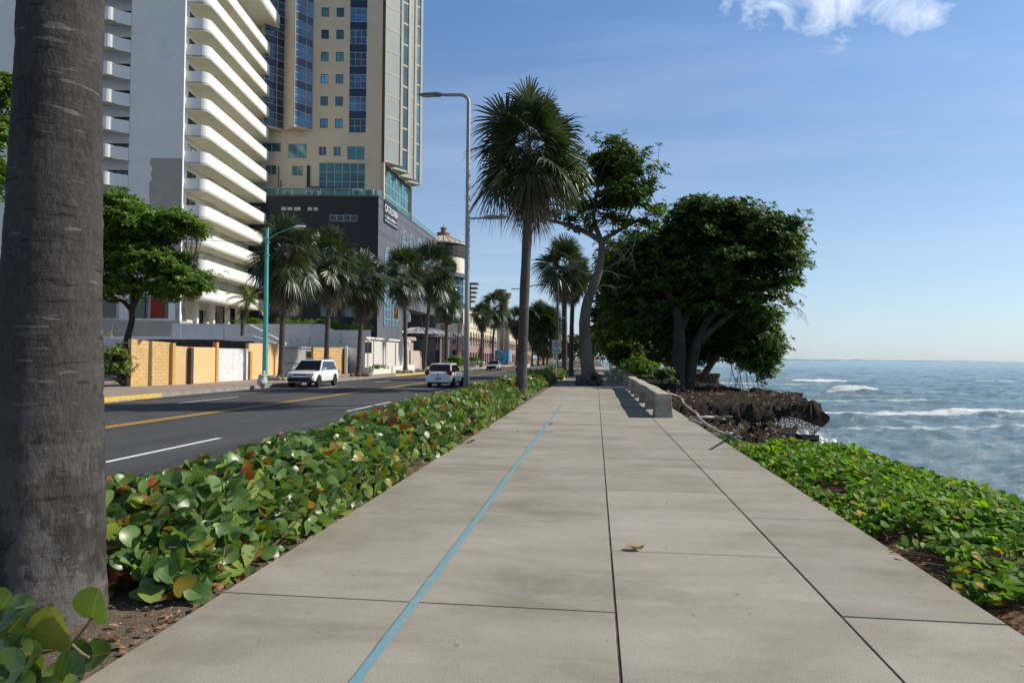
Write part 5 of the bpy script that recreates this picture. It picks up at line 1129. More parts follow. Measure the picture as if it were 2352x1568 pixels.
# ================================================================== VEHICLES
CARW = pm('car_white', (.80, .80, .80), .25, (.79, .79, .79), 1, spec=.6, coat=.6); CARS = pm('car_silver', (.50, .50, .51), .3, (.48, .48, .49), 1, metal=.4, coat=.5); CARR = pm('car_maroon', (.16, .025, .025), .3, (.15, .02, .02), 1, coat=.5)
CBLK = pm('car_black_plastic', (.018, .018, .018), .6); CGL = glassmat('car_glass', (.012, .014, .016), .04); TYRE = pm('tyre', (.02, .02, .02), .85); RIM = pm('alloy', (.42, .42, .43), .35, metal=.7)
HEAD = pm('headlamp', (.55, .56, .58), .15, (.4, .4, .42), 6, spec=.8); TAIL = pm('tail_lamp', (.22, .015, .01), .2, (.15, .01, .01), 5); CHR = pm('chrome', (.5, .5, .5), .2, metal=.9)
AMB = pm('amber_lamp', (.7, .35, .15), .3)
def car(label, loc, rz, L, W, H, paint, kind='suv', detail=True, name='parked_car', cat='car'):
    t = thing(name, label, cat, loc, rz); w = W/2; rw = .34 if kind == 'suv' else .30
    if kind == 'suv': prof = [(-1, .42, .80, .82), (-.97, .30, .98, .95), (-.8, .25, 1.03, 1), (.0, .24, 1.0, 1), (.42, .24, 1.0, 1), (.72, .25, .98, .985), (.92, .28, .90, .93), (.985, .36, .80, .84), (1, .42, .66, .74)]; cab = [(.50, 1.0), (.14, H-.06), (-.68, H-.05), (-.95, 1.0)]
    elif kind == 'van': prof = [(-1, .34, 1.05, .93), (-.97, .28, 1.1, .98), (.5, .26, 1.1, 1), (.8, .28, 1.05, .97), (1, .4, .75, .8)]; cab = [(.72, 1.1), (.42, H), (-.92, H), (-.98, 1.1)]
    elif kind == 'hatch': prof = [(-1, .34, .86, .86), (-.96, .24, .95, .96), (-.7, .22, .97, 1), (.0, .21, .93, 1), (.5, .22, .92, .98), (.8, .24, .86, .93), (.96, .3, .7, .82), (1, .36, .6, .7)]; cab = [(.52, .92), (.12, H-.03), (-.62, H-.07), (-.94, .94)]
    else: prof = [(-1, .34, .8, .85), (-.95, .25, .92, .95), (-.6, .21, .93, 1), (.1, .2, .90, 1), (.6, .21, .86, .98), (.9, .24, .74, .92), (1, .34, .58, .76)]; cab = [(.36, .88), (.06, H), (-.35, H-.02), (-.74, .93)]
    ys = [p[0]*L/2 for p in prof]; yw = (-L/2*.60, L/2*.62); ra = rw+.06
    st = sorted(set(list(np.linspace(-L/2, L/2, 45))+ys)); m = MB(); rows = []
    for y in st:
        zl, zt, wf = (interp(ys, [p[i] for p in prof], y) for i in (1, 2, 3)); ww = w*wf; arch = 0
        for q in yw:
            if abs(y-q) < ra: arch = max(arch, rw+math.sqrt(ra*ra-(y-q)**2))
        za, zb = max(zl, arch), max(zl+.12, arch+.015)
        half = [(0, zl), (ww*.84, za), (ww*.97, zb), (ww, max(zl+.45*(zt-zl), zb+.03)), (ww*.985, zt-.13), (ww*.93, zt-.02), (ww*.62, zt+.02), (0, zt+.035)]
        rows.append([(x, y, z) for x, z in half]+[(-x, y, z) for x, z in reversed(half[1:-1])])
    n = len(rows[0]); vs = [p for r in rows for p in r]; fs = []; mi = []
    for i in range(len(rows)-1):
        for k in range(n):
            fs.append((i*n+k, i*n+(k+1) % n, (i+1)*n+(k+1) % n, (i+1)*n+k)); mi.append(1 if k in (0, n-1) or (kind == 'suv' and k in (1, n-2)) else 0)
    fs += [tuple(range(n-1, -1, -1)), tuple((len(rows)-1)*n+k for k in range(n))]; mi += [0, 0]
    m.add(vs, fs); m.mi = mi
    # cabin shell with roof and pillars
    zb = cab[0][1]-.06; wb, wr = w*.93, w*.74; C = [(y*L/2, z) for y, z in cab]
    def sx(z): return lerp(wb, wr, (z-zb)/(C[1][1]-zb))
    vs = []; 
    for s in (1, -1): vs += [(s*sx(z if i in (1, 2) else zb), y, (z if i in (1, 2) else zb)) for i, (y, z) in enumerate(C)]
    o = len(m.v); m.add(vs, ((0, 1, 2, 3), (7, 6, 5, 4), (1, 5, 6, 2), (0, 4, 5, 1), (3, 2, 6, 7)))
    body = obj('body', m, [paint, CBLK], t, smooth=False, local=True, bevel=.035)
    for p in body.data.polygons: p.use_smooth = True
    wn = body.modifiers.new('wn', 'WEIGHTED_NORMAL'); wn.keep_sharp = True
    # glass
    def on(a, b, f): return (lerp(a[0], b[0], f), lerp(a[1], b[1], f))
    zb2 = zb+.09; z1 = C[1][1]-.10
    def glass_end(a, b, nm, dy_):
        g = MB(); f0, f1 = .08, .92; p, q = on(a, b, f0), on(a, b, f1)
        for_ = lambda p, k: (k*(sx(p[1])-.055), p[0]+dy_, p[1]+.012)
        g.add([for_(p, -1), for_(p, 1), for_(q, 1), for_(q, -1)], ((0, 1, 2, 3),)); obj(nm, g, CGL, t, local=True)
    A = (C[0][0], zb); B = C[1]; Cc = C[2]; D = (C[3][0], zb)
    glass_end(A, B, 'windscreen', .02); glass_end(D, Cc, 'rear_window', -.02)
    yA = lambda z: lerp(A[0], B[0], (z-zb)/(B[1]-zb)); yD = lambda z: lerp(D[0], Cc[0], (z-zb)/(Cc[1]-zb))
    cuts = [C[0][0]-.25, lerp(A[0], D[0], .47), lerp(A[0], D[0], .76)]
    for s in (1, -1):
        segs = [(None, cuts[1]+.012), (cuts[1]-.012, cuts[2]+.012), (cuts[2]-.012, None)]
        for (f, r) in segs:
            P = []
            for z in (zb2, z1):
                ya = f if f is not None else yA(z)-.13; yb = r if r is not None else yD(z)+.16
                P.append((ya, z)); P.append((yb, z))
            g = MB(); q = [P[0], P[1], P[3], P[2]]; g.add([(s*(sx(z)+.012), y, z) for y, z in q], ((0, 1, 2, 3),)); obj('side_window', g, CGL, t, local=True)
    # wheels
    for y in yw:
        for s in (1, -1):
            g = MB(); g.lathe([(rw*.62, -.1), (rw*.93, -.1), (rw, -.06), (rw, .06), (rw*.93, .1), (rw*.62, .1)], n=22); wh = obj('wheel', g, TYRE, t, local=True); wh.rotation_euler = (0, R(90)*s, 0); wh.location = (s*(w-.10), y, rw)
            g = MB(); g.lathe([(rw*.66, .03), (rw*.66, .09), (rw*.58, .095), (rw*.56, .04)], n=20, cap=False)
            for k in range(6):
                a = 2*math.pi*k/6; g.box((rw*.3*math.cos(a), rw*.3*math.sin(a), .07), (rw*.62, rw*.16, .03), a)
            g.lathe([(rw*.14, .05), (rw*.14, .1)], n=8); g.lathe([(rw*.6, .01), (0.01, .012)], n=16); obj('rim', g, RIM, wh, local=True)
    yf, yr = L/2, -L/2
    for s in (1, -1):
        if kind == 'suv':
            g = MB(); g.box((s*w*.66, yf-.10, .80), (.46, .22, .10), -s*.25); obj('headlight', g, HEAD, t, local=True, bevel=.02)
            g = MB(); g.box((s*w*.70, yf-.065, .64), (.24, .16, .14), -s*.3); obj('fog_light', g, AMB if detail else HEAD, t, local=True, bevel=.03)
        else:
            g = MB(); g.box((s*w*.66, yf-.13, .66), (.38, .26, .17), -s*.5); obj('headlight', g, HEAD, t, local=True, bevel=.03)
        g = MB(); g.ell((s*w*.80, yr+.10, .90 if kind != 'van' else 1.0), (.19, .13, .21), 10, 8); obj('tail_light', g, TAIL, t, local=True, smooth=True)
        g = MB(); g.ell((s*(w+.08), C[0][0]-.32, zb+.16), (.12, .07, .085), 10, 7); obj('wing_mirror', g, paint, t, local=True, smooth=True)
    g = MB(); g.box((0, yf-.015, .78 if kind == 'suv' else .62), (W*.58, .07, .10)); obj('grille', g, CBLK, t, local=True, bevel=.01)
    g = MB(); g.prism([(-W*.40, 0), (-W*.33, -.13), (W*.33, -.13), (W*.40, 0), (W*.34, .12), (-W*.34, .12)], 0, .06); o = obj('lower_intake', g, CBLK, t, local=True); o.rotation_euler = (R(90), 0, 0); o.location = (0, yf+.035-.0, .47)
    if kind == 'suv':
        g = MB(); P = [(-W*.41, 0), (-W*.34, -.15), (W*.34, -.15), (W*.41, 0), (W*.36, .14), (-W*.36, .14), (-W*.41, 0)]
        for a, b in zip(P, P[1:]): g.tube([(a[0], yf+.035, .47+a[1]), (b[0], yf+.035, .47+b[1])], .018, 5)
        obj('intake_trim', g, CHR, t, local=True); g = MB()
        for s in (1, -1): g.tube([(s*wr*.88, y, H+.02+z) for y, z in ((.15*L/2, -.03), (.05*L/2, .0), (-.55*L/2, .0), (-.68*L/2, -.03))], .022, 6)
        obj('roof_rail', g, CHR, t, local=True)
    g = MB(); g.box((0, yr-.005, .30), (W*.74, .06, .08)); obj('rear_bumper_strip', g, CBLK, t, local=True, bevel=.02)
    pl = MB(); pl.box((0, yr-.022, .60 if kind != 'hatch' else .56), (.36, .03, .17)); obj('number_plate', pl, pm('plate_grey', (.45, .46, .42), .5, (.3, .32, .3), 22), t, local=True)
    if kind == 'hatch':
        g = MB(); g.ell((0, yr-.01, .84), (.075, .02, .05), 14, 6); obj('badge', g, CHR, t, local=True, smooth=True); g = MB(); g.lathe([(.03, 0), (.03, .02)], (0, 0, 0), 8); o = obj('lock', g, CBLK, t, local=True); o.location = (0, yr-.02, .74); o.rotation_euler = (R(90), 0, 0)
        g = MB(); g.tube([(0, -.45*L/2, H-.02), (0, -.62*L/2, H+.16)], .008, 4); obj('aerial', g, CBLK, t, local=True)
        g = MB(); g.tube([(-.05, yr+.17, 1.0), (.28, yr+.22, 1.08)], .012, 4); obj('wiper', g, CBLK, t, local=True)
    return t
car('white crossover driving towards the camera in the far lane', (-17.55, 41.0, ZR), math.pi+R(2), 4.5, 1.84, 1.72, CARW, 'suv', name='crossover')
car('small white hatchback seen from behind beside the grey lamp post', (-9.55, 43.0, ZR), R(-2), 3.8, 1.70, 1.53, CARW, 'hatch', name='hatchback')
car('silver saloon approaching in the distance', (-15.1, 101, ZR), math.pi, 4.5, 1.8, 1.43, CARS, 'sedan', name='saloon_car')
car('distant white car half hidden behind the promenade palm', (-10.55, 99, ZR), 0, 4.4, 1.8, 1.6, CARW, 'suv', False, name='distant_car')
p = AZ(985, 838, ZP); car('dark red car parked at the hotel entrance', (p.x-.6, p.y+2, ZP), R(-75), 4.4, 1.75, 1.45, CARR, 'sedan', False)
p = AZ(1010, 836, ZP); car('silver van parked beyond the red car at the hotel', (p.x-1.2, p.y+4, ZP), R(-20), 4.8, 1.8, 1.95, CARS, 'van', False, name='parked_van', cat='van')
p = AZ(1084, 838, ZP); car('white car parked on the pavement behind a ringed palm', (p.x+.3, p.y+3, ZP), R(-60), 4.2, 1.75, 1.42, CARW, 'sedan', False)
# ================================================================== PEOPLE
def person(label, loc, rz, shirt, trousers, skin, h=1.72, stride=0.0):
    t = thing('person', label, 'person', loc, rz); s = h/1.72
    J = {'pel': (0, 0, .94, .13), 'sp': (0, .01, 1.14, .125), 'ch': (0, .0, 1.34, .15), 'nk': (0, 0, 1.47, .055), 'hd': (0, .02, 1.58, .085), 'tp': (0, .01, 1.68, .075),
         'hl': (.09, 0, .9, .085), 'kl': (.10, .03+stride*.2, .49, .06), 'al': (.10, -.02+stride*.3, .07, .042), 'tl': (.11, .14+stride*.3, .035, .035), 'hr': (-.09, 0, .9, .085), 'kr': (-.10, .03-stride*.1, .49, .06), 'ar': (-.10, -.02-stride*.35, .07, .042), 'tr': (-.11, .14-stride*.35, .035, .035),
         'sl': (.19, 0, 1.40, .06), 'el': (.24, -.02-stride*.15, 1.13, .045), 'wl': (.25, .06-stride*.25, .90, .033), 'fl': (.25, .09-stride*.28, .80, .022), 'sr': (-.19, 0, 1.40, .06), 'er': (-.24, -.02+stride*.15, 1.13, .045), 'wr': (-.25, .06+stride*.25, .90, .033), 'fr': (-.25, .09+stride*.28, .80, .022)}
    E = [('pel', 'sp'), ('sp', 'ch'), ('ch', 'nk'), ('nk', 'hd'), ('hd', 'tp'), ('pel', 'hl'), ('hl', 'kl'), ('kl', 'al'), ('al', 'tl'), ('pel', 'hr'), ('hr', 'kr'), ('kr', 'ar'), ('ar', 'tr'), ('ch', 'sl'), ('sl', 'el'), ('el', 'wl'), ('wl', 'fl'), ('ch', 'sr'), ('sr', 'er'), ('er', 'wr'), ('wr', 'fr')]
    def skinned(nm, keys, mat, grow=0.0):
        ks = [k for k in J if k in keys]; ix = {k: i for i, k in enumerate(ks)}; me = bpy.data.meshes.new(nm); me.from_pydata([tuple(c*s for c in J[k][:3]) for k in ks], [(ix[a], ix[b]) for a, b in E if a in ix and b in ix], []); o = bpy.data.objects.new(nm, me); COL.objects.link(o); o.parent = t
        md = o.modifiers.new('skin', 'SKIN'); 
        for i, k in enumerate(ks): r = (J[k][3]+grow)*s; me.skin_vertices[0].data[i].radius = (r, r) if True else r
        me.skin_vertices[0].data[0].use_root = True; o.modifiers.new('sub', 'SUBSURF').render_levels = 2; me.materials.append(mat); return o
    skinned('body', set(J), skin); skinned('shirt', {'sp', 'ch', 'sl', 'sr', 'el', 'er', 'pel'}, shirt, .018); skinned('trousers', {'pel', 'hl', 'kl', 'al', 'hr', 'kr', 'ar'}, trousers, .018)
    g = MB(); g.ell((0, -.005, 1.655*s), (.092, .105, .085), 10, 7); obj('hair', g, pm('hair_black', (.015, .012, .01), .7), t, smooth=True, local=True); return t
if not hasattr(bpy.types.Mesh, 'skin_vertices'): pass
# people in view
SUIT = pm('dark_suit', (.02, .02, .025), .8); SKIN = pm('brown_skin', (.22, .12, .08), .6); WSH = pm('white_shirt', (.7, .7, .7), .8); RSH = pm('red_shirt', (.5, .08, .06), .8); BTR = pm('blue_trousers', (.05, .07, .14), .8)
p = AZ(949, 842, ZP); person('person in dark clothes standing at the hotel driveway', (p.x-1.5, p.y+2, ZP), R(120), SUIT, SUIT, SKIN, 1.8)
person('person in a white shirt walking far along the promenade', (1.6, 250, 0), 0, WSH, BTR, SKIN, 1.75, 1.0)
person('person in a red shirt far along the promenade', (2.4, 245, 0), R(180), RSH, BTR, SKIN, 1.7, 1.0)
# ================================================================== VEGETATION
BARK = pm('grey_bark', (.135, .115, .098), .92, (.07, .06, .05), 1.4, bump=.9, bscale=14, col3=(.24, .21, .18), scale3=4, amt3=.5, stretch=(1, 1, .45))
DBARK = pm('dark_bark', (.055, .045, .035), .95, (.03, .025, .02), 2, bump=.8, bscale=12)
def palm_bark(name, c1, c2, rings=5.5):
    m = bpy.data.materials.new(name); m.use_nodes = True; t = m.node_tree; b = t.nodes['Principled BSDF']; tc = N(t, 'ShaderNodeTexCoord')
    def nz(st, sc, d=6.0, r=.6):
        mp = N(t, 'ShaderNodeMapping'); mp.inputs['Scale'].default_value = st; t.links.new(tc.outputs['Object'], mp.inputs[0]); n = N(t, 'ShaderNodeTexNoise', i_Scale=sc, i_Detail=d, i_Roughness=r); t.links.new(mp.outputs[0], n.inputs['Vector']); return n.outputs[0]
    big = nz((1, 1, .6), 1.8); ringn = nz((.5, .5, rings), 3.0, 7.0, .65); fine = nz((1, 1, .35), 42, 5.0, .7); pit = nz((1, 1, .7), 9.0, 6.0, .7)
    c = ramp(t, big, ((.32, c1), (.66, c2)))
    c = mixc(t, ramp(t, ringn, ((.42, .0), (.62, .45))), c, tuple(x*.5 for x in c1)); c = mixc(t, ramp(t, fine, ((.45, 0.0), (.75, .5))), c, tuple(min(1, x*1.45) for x in c1))
    c = mixc(t, ramp(t, pit, ((.62, 0.0), (.72, .8))), c, (.03, .025, .02))
    scar = nz((1.3, 1.3, 9.0), 2.6, 3.0, .5); c = mixc(t, ramp(t, scar, ((0.645, 0.0), (0.67, .85))), c, (.025, .02, .016)); c = mixc(t, ramp(t, scar, ((0.31, .7), (0.345, 0.0))), c, tuple(min(1, x*2.0) for x in c1))
    sz_ = N(t, 'ShaderNodeSeparateXYZ'); t.links.new(tc.outputs['Object'], sz_.inputs[0]); lowz = math_n(t, 'MULTIPLY', math_n(t, 'SUBTRACT', 1.35, sz_.outputs[2]), 1.2, True)
    peel = nz((1, 1, .55), 4.2, 9.0, .72); c = mixc(t, math_n(t, 'MULTIPLY', ramp(t, peel, ((.50, 0.0), (.54, .75))), lowz), c, tuple(min(1, x*1.75) for x in c1)); c = mixc(t, math_n(t, 'MULTIPLY', ramp(t, peel, ((.40, .8), (.45, 0.0))), lowz), c, (.028, .023, .019)); t.links.new(c, b.inputs['Base Color']); b.inputs['Roughness'].default_value = .9; b.inputs['Specular IOR Level'].default_value = .25
    h = math_n(t, 'ADD', math_n(t, 'MULTIPLY', ringn, .8), math_n(t, 'ADD', math_n(t, 'MULTIPLY', fine, .35), math_n(t, 'MULTIPLY', pit, -.9)))
    bn = N(t, 'ShaderNodeBump', i_Strength=.75, i_Distance=.03); t.links.new(h, bn.inputs['Height']); t.links.new(bn.outputs[0], b.inputs['Normal']); return m
PBARK = palm_bark('palm_bark', (.105, .092, .08), (.055, .048, .042)); FBARK = palm_bark('big_palm_bark', (.078, .071, .066), (.026, .023, .021), 3.5)
FROND = leafmat('palm_frond', ((0, (.026, .05, .018)), (.5, (.045, .075, .028)), (.85, (.075, .10, .042)), (1, (.12, .125, .065))), .38, .15, spec=.5)
DEAD = leafmat('dead_frond', ((0, (.10, .075, .05)), (.5, (.17, .135, .095)), (1, (.27, .23, .17))), .6, .12)
# ---- fan palm crowns
def fan_blade(V, F, c, ax, nrm, b, nseg, droop, spread, rs, width=1.0):
    ax = ax.normalized(); nrm = (nrm-ax*nrm.dot(ax)).normalized(); sd = ax.cross(nrm)
    for k in range(nseg):
        a = lerp(-spread, spread, (k+.5)/nseg)+rs.uniform(-.03, .03); Lr = b*(.72+.28*math.cos(a*.55))*rs.uniform(.88, 1.06)
        d = ax*math.cos(a)+sd*math.sin(a)+nrm*(-.16*abs(math.sin(a))+.05); d.normalize(); tn = d.cross(nrm).normalized()
        half = math.tan(spread/nseg)*Lr*.46*1.05*width; tw = rs.uniform(-.35, .35); wv = (tn*math.cos(tw)+nrm*math.sin(tw))
        dr = droop*rs.uniform(.7, 1.3); o = len(V)
        P = [c, c+d*(Lr*.46)+Vector((0, 0, -dr*.10*Lr)), c+d*(Lr*.78)+Vector((0, 0, -dr*.34*Lr)), c+d*(Lr*.97)+Vector((0, 0, -dr*.72*Lr))]
        V += [P[0], P[1]-wv*half, P[1]+wv*half, P[2]-wv*half*.6, P[2]+wv*half*.6, P[3]]
        F += [(o, o+1, o+2), (o+1, o+3, o+4, o+2), (o+3, o+5, o+4)]
def strip_tube(V, F, pts, r):
    for a, b in zip(pts, pts[1:]):
        t = (b-a).normalized(); s = t.orthogonal().normalized()*r; u = t.cross(s.normalized())*r; o = len(V)
        V += [a+s, a-s*.5+u*.86, a-s*.5-u*.86, b+s*.8, b-s*.4+u*.7, b-s*.4-u*.7]; F += [(o, o+1, o+4, o+3), (o+1, o+2, o+5, o+4), (o+2, o, o+3, o+5)]
def crown_meshes(nm, seed, ng, nd, pet, blade, low=-45, skirt=1.4, nseg=30):
    rs = random.Random(seed); V, F = [], []
    for i in range(ng):
        f = (i+.5)/ng; el = R(lerp(86, low, f**.9)); az = i*2.39996+rs.uniform(-.25, .25); d = Vector((math.cos(el)*math.cos(az), math.cos(el)*math.sin(az), math.sin(el)))
        L = pet*rs.uniform(.65, 1.2)*(.75 if f < .12 else 1); up = Vector((0, 0, 1)); n = (up - d*d.dot(up)) if abs(d.z) < .97 else Vector((math.cos(az+1.5), math.sin(az+1.5), .1))
        o = Vector((0, 0, lerp(.25, -.35, f))); c = o+d*L+Vector((0, 0, -.10*L*math.cos(el))); strip_tube(V, F, [o+d*.1, o+d*L*.6+Vector((0, 0, .03)), c], .016)
        ad = (d+Vector((0, 0, -.28-.25*f))*math.cos(el)).normalized(); roll = rs.uniform(-1.3, 1.3); n = (Matrix.Rotation(roll, 3, ad) @ n)
        fan_blade(V, F, c, ad, n, blade*rs.uniform(.85, 1.12), nseg, .14+.36*f+rs.uniform(0, .2), R(122), rs)
    g = bpy.data.meshes.new(nm+'_crown'); g.from_pydata([tuple(p) for p in V], [], F); g.materials.append(FROND)
    V, F = [], []
    for i in range(nd):
        f = rs.random(); el = R(rs.uniform(-82, -48)); az = rs.uniform(0, 6.283); d = Vector((math.cos(el)*math.cos(az), math.cos(el)*math.sin(az), math.sin(el))); o = Vector((0, 0, -.25-f*skirt)); L = pet*rs.uniform(.32, .62)
        c = o+d*L; strip_tube(V, F, [o, c], .013); n = Matrix.Rotation(rs.uniform(-1.2, 1.2), 3, d) @ (Vector((0, 0, 1))-d*d.z)
        fan_blade(V, F, c, (d+Vector((0, 0, -.5))).normalized(), n, blade*rs.uniform(.6, .95), 18, .5, R(rs.uniform(28, 75)), rs, .8)
    q = bpy.data.meshes.new(nm+'_dead'); q.from_pydata([tuple(p) for p in V], [], F); q.materials.append(DEAD); return g, q
CR_ = [crown_meshes('p', 21, 55, 26, 1.08, 1.24, -34, 1.0, 36), crown_meshes('q', 5, 44, 70, 1.0, 1.1, -55, 1.3), crown_meshes('r', 9, 40, 44, 1.0, 1.1, -48, 1.0), crown_meshes('s', 14, 34, 16, .95, 1.15, -30, .6)]
def palm(label, x, y, h, crown, sc=1.0, r=.2, lean=(0, 0), zb=ZP, group=None, rot=0.0, bark=None, name='fan_palm', boots=True, szz=1.0):
    t = thing(name, label, 'palm', (x, y, zb), 0, group); m = MB(); P = spline([(0, 0, -.1), (lean[0]*.25, lean[1]*.25, h*.33), (lean[0]*.65, lean[1]*.65, h*.68), (lean[0], lean[1], h)], 7); n = len(P)
    rad = [r*(1.45-.55*min(1, i/(n*.12)) if i < n*.12 else .92-.17*i/n)*(1+.03*math.sin(i*2.1)) for i in range(n)]; m.tube(P, rad, 14, wob=.06)
    obj('trunk', m, bark or PBARK, t, smooth=True, local=True)
    for nm, me in (('crown', CR_[crown][0]), ('dead_fronds', CR_[crown][1])):
        o = bpy.data.objects.new(nm, me); COL.objects.link(o); o.parent = t; o.location = (lean[0], lean[1], h); o.scale = (sc, sc, sc*szz); o.rotation_euler = (0, 0, rot)
    if boots:
        b = MB(); rs = random.Random(int(x*10)); 
        for i in range(46):
            a = i*2.4; z = h-.1-i*.028; b.tube([(lean[0]+r*.7*math.cos(a), lean[1]+r*.7*math.sin(a), z-.1), (lean[0]+r*1.25*math.cos(a), lean[1]+r*1.25*math.sin(a), z+.2)], [.045, .02], 4)
        obj('leaf_bases', b, pm('boot_brown', (.15, .10, .065), .95, (.09, .06, .04), 6), t, local=True)
    return t
# tall promenade palm
q = AY(1197, 900, 27.0); palm('tall fan palm with a dark full crown rising from the hedge beside the promenade', q.x, 27.0, 9.95, 0, 1.25, .235, (.32, 0), -.05, rot=.4)
# row on the far pavement
PL = (((645, 872), (655, 590), 1.22, 1, 'leftmost big fan palm of the row, broad shaggy crown above the crossover'), ((748, 866), (760, 602), 1.18, 1, 'second shaggy fan palm from the left, behind the crossover'), ((823, 863.5), (836, 648), 1.15, 2, 'third fan palm from the left, standing before the grey recessed wall'),
      ((931, 855.5), (930, 632), 1.25, 2, 'fan palm with a stone ring at its foot, left of the hotel canopy'), ((974, 853), (992, 622), 1.42, 2, 'taller fan palm with a stone ring, right of its pale neighbour at the hotel'))
STN = pm('ring_stone', (.36, .32, .26), .95, (.24, .20, .16), 3, bump=.8, bscale=9)
GRS = pm('low_weed_green', (.06, .10, .03), .8, (.10, .09, .04), 8)
for i, ((bx, by), (cx, cy), sc, cr, lab) in enumerate(PL):
    b = AZ(bx, by, ZP); c = AY(cx, cy, b.y); palm(lab, b.x, b.y, c.z-ZP+.3, cr, sc*1.22, .23, (c.x-b.x, 0), group='fan palms along the far pavement', rot=i*1.3, szz=1.08)
    rs = random.Random(i); m = MB(); g = MB()
    for k in range(14 if i != 2 else 7):
        a = 2*math.pi*k/14; m.ell((b.x+.8*math.cos(a)*rs.uniform(.8, 1.15), b.y+.7*math.sin(a), ZP+.08), (.24, .2, .2*rs.uniform(.7, 1.3)), 8, 6, .5, k+i*20)
    for k in range(40): a = rs.uniform(0, 6.3); r = rs.uniform(.25, .75); c0 = Vector((b.x+r*math.cos(a), b.y+r*math.sin(a), ZP+.1)); g.add([c0+Vector((-.03, 0, 0)), c0+Vector((.03, 0, 0)), c0+Vector((rs.uniform(-.15, .15), rs.uniform(-.1, .1), rs.uniform(.12, .3)))], ((0, 1, 2),))
    t = thing('stone_ring', ('low ring of rough stones at the foot of the ' + ('leftmost shaggy palm', 'second shaggy palm', 'third palm by the grey wall', 'palm left of the hotel canopy', 'taller palm by the hotel canopy')[i]), 'stone ring', (b.x, b.y, ZP), 0, 'stone rings round the palms'); obj('stones', m, STN, t, smooth=True); obj('weeds', g, GRS, t)
for (bx, by, cx, cy, sc, cr, lab) in ((1024, 850, 1027, 690, 1.0, 2, 'short fan palm in front of the round tower base'), (1105, 842, 1108, 722, 1.35, 2, 'dark fan palm with white rings on its trunk before the arcade'), (1131, 840, 1137, 703, 1.75, 2, 'taller fan palm before the arcade, right of its ringed neighbour'), (1186, 836, 1188, 735, 1.5, 2, 'fan palm seen just left of the tall promenade palm trunk'), (1222, 833.5, 1225, 738, 1.6, 1, 'far fan palm just right of the tall promenade palm trunk'), (1236, 832, 1240, 735, 2.1, 1, 'far fan palm second from the trunk, tallest of the distant group'), (1248, 830.8, 1251, 748, 2.2, 1, 'far fan palm third from the trunk in the distant group'), (1257, 830, 1259, 752, 2.2, 2, 'farthest fan palm of the distant group down the avenue')):
    Y = min(175, AZ(bx, by, ZP).y) if by < 845 else AZ(bx, by, ZP).y
    b = AY(bx, by, Y); c = AY(cx, cy, Y); palm(lab, b.x, Y, c.z-ZP, cr, sc*1.2*Y/ (160 if Y > 100 else 85), .26, (c.x-b.x, 0), group='fan palms along the far pavement', rot=bx, boots=False, szz=1.1)
# white rings on one trunk
# palms in the strip behind the leaning tree
b = AY(1297, 856, 58); c = AY(1296, 610, 58); palm('fan palm with stiff green fans behind the leaning tree', b.x, 58, c.z, 3, 1.45, .26, (c.x-b.x, 0), -.06, rot=.3)
b = AY(1311, 856, 63); c = AY(1316, 640, 63); palm('dark fan palm trunk close behind the leaning tree', b.x, 63, c.z, 2, 1.0, .24, (c.x-b.x, 0), -.06, rot=2)
b = AY(1470, 850, 75); c = AY(1425, 760, 75); palm('small fan palm in the shade beyond the leaning tree', c.x, 75, c.z, 1, .8, .2, (0, 0), -.2, rot=1)
# ---- foreground trunk, close to the camera
bc = Vector((-3.45, 3.98, 0)); m = MB(); n = 72; rows = 330; vs = []
zs = np.linspace(-.15, 9.2, rows)
for i, z in enumerate(zs):
    r = interp([-.15, .0, .25, .6, 1.2, 2.0, 3.2, 9.2], [.375, .345, .325, .315, .302, .280, .250, .19], z); cx = bc.x+interp([0, 1.6, 3.5, 9.2], [0, -.045, -.06, -.12], z); cy = bc.y+.02*z
    for k in range(n):
        a = 2*math.pi*k/n; p = Vector((math.cos(a), math.sin(a), 0)); s = Vector((cx+p.x*r, cy+p.y*r, z))
        d = .010*noise.noise(s*3.0)+.006*noise.noise(Vector((s.x*3, s.y*3, z*16)))+.004*noise.noise(s*22)
        pe = noise.noise(Vector((s.x*4.5+5, s.y*4.5, z*2.6+2))); d += -.018*max(0, min(1, (pe-.18)*9))*max(0, min(1, (1.15-z)/.5))
        sc = noise.noise(Vector((a*1.6+7, z*5.5, 3))); rg = abs((z*4.2+.8*noise.noise(Vector((a*.8, z*.7, 1))))%1-.5); d += (-.010 if (rg < .035 and sc > .12) else 0)
        vs.append((s.x+p.x*d, s.y+p.y*d, z))
m.add(vs, [(i*n+k, i*n+(k+1) % n, (i+1)*n+(k+1) % n, (i+1)*n+k) for i in range(rows-1) for k in range(n)])
fp = thing('big_palm_trunk', 'big grey scarred palm trunk filling the left edge close to the camera', 'palm', (bc.x, bc.y, 0)); obj('trunk', m, FBARK, fp, smooth=True)
for nm, me in (('crown', CR_[0][0]), ('dead_fronds', CR_[0][1])):
    o = bpy.data.objects.new(nm, me); COL.objects.link(o); o.parent = fp; o.location = (.25, .18, 9.3); o.rotation_euler = (0, 0, 2.0)
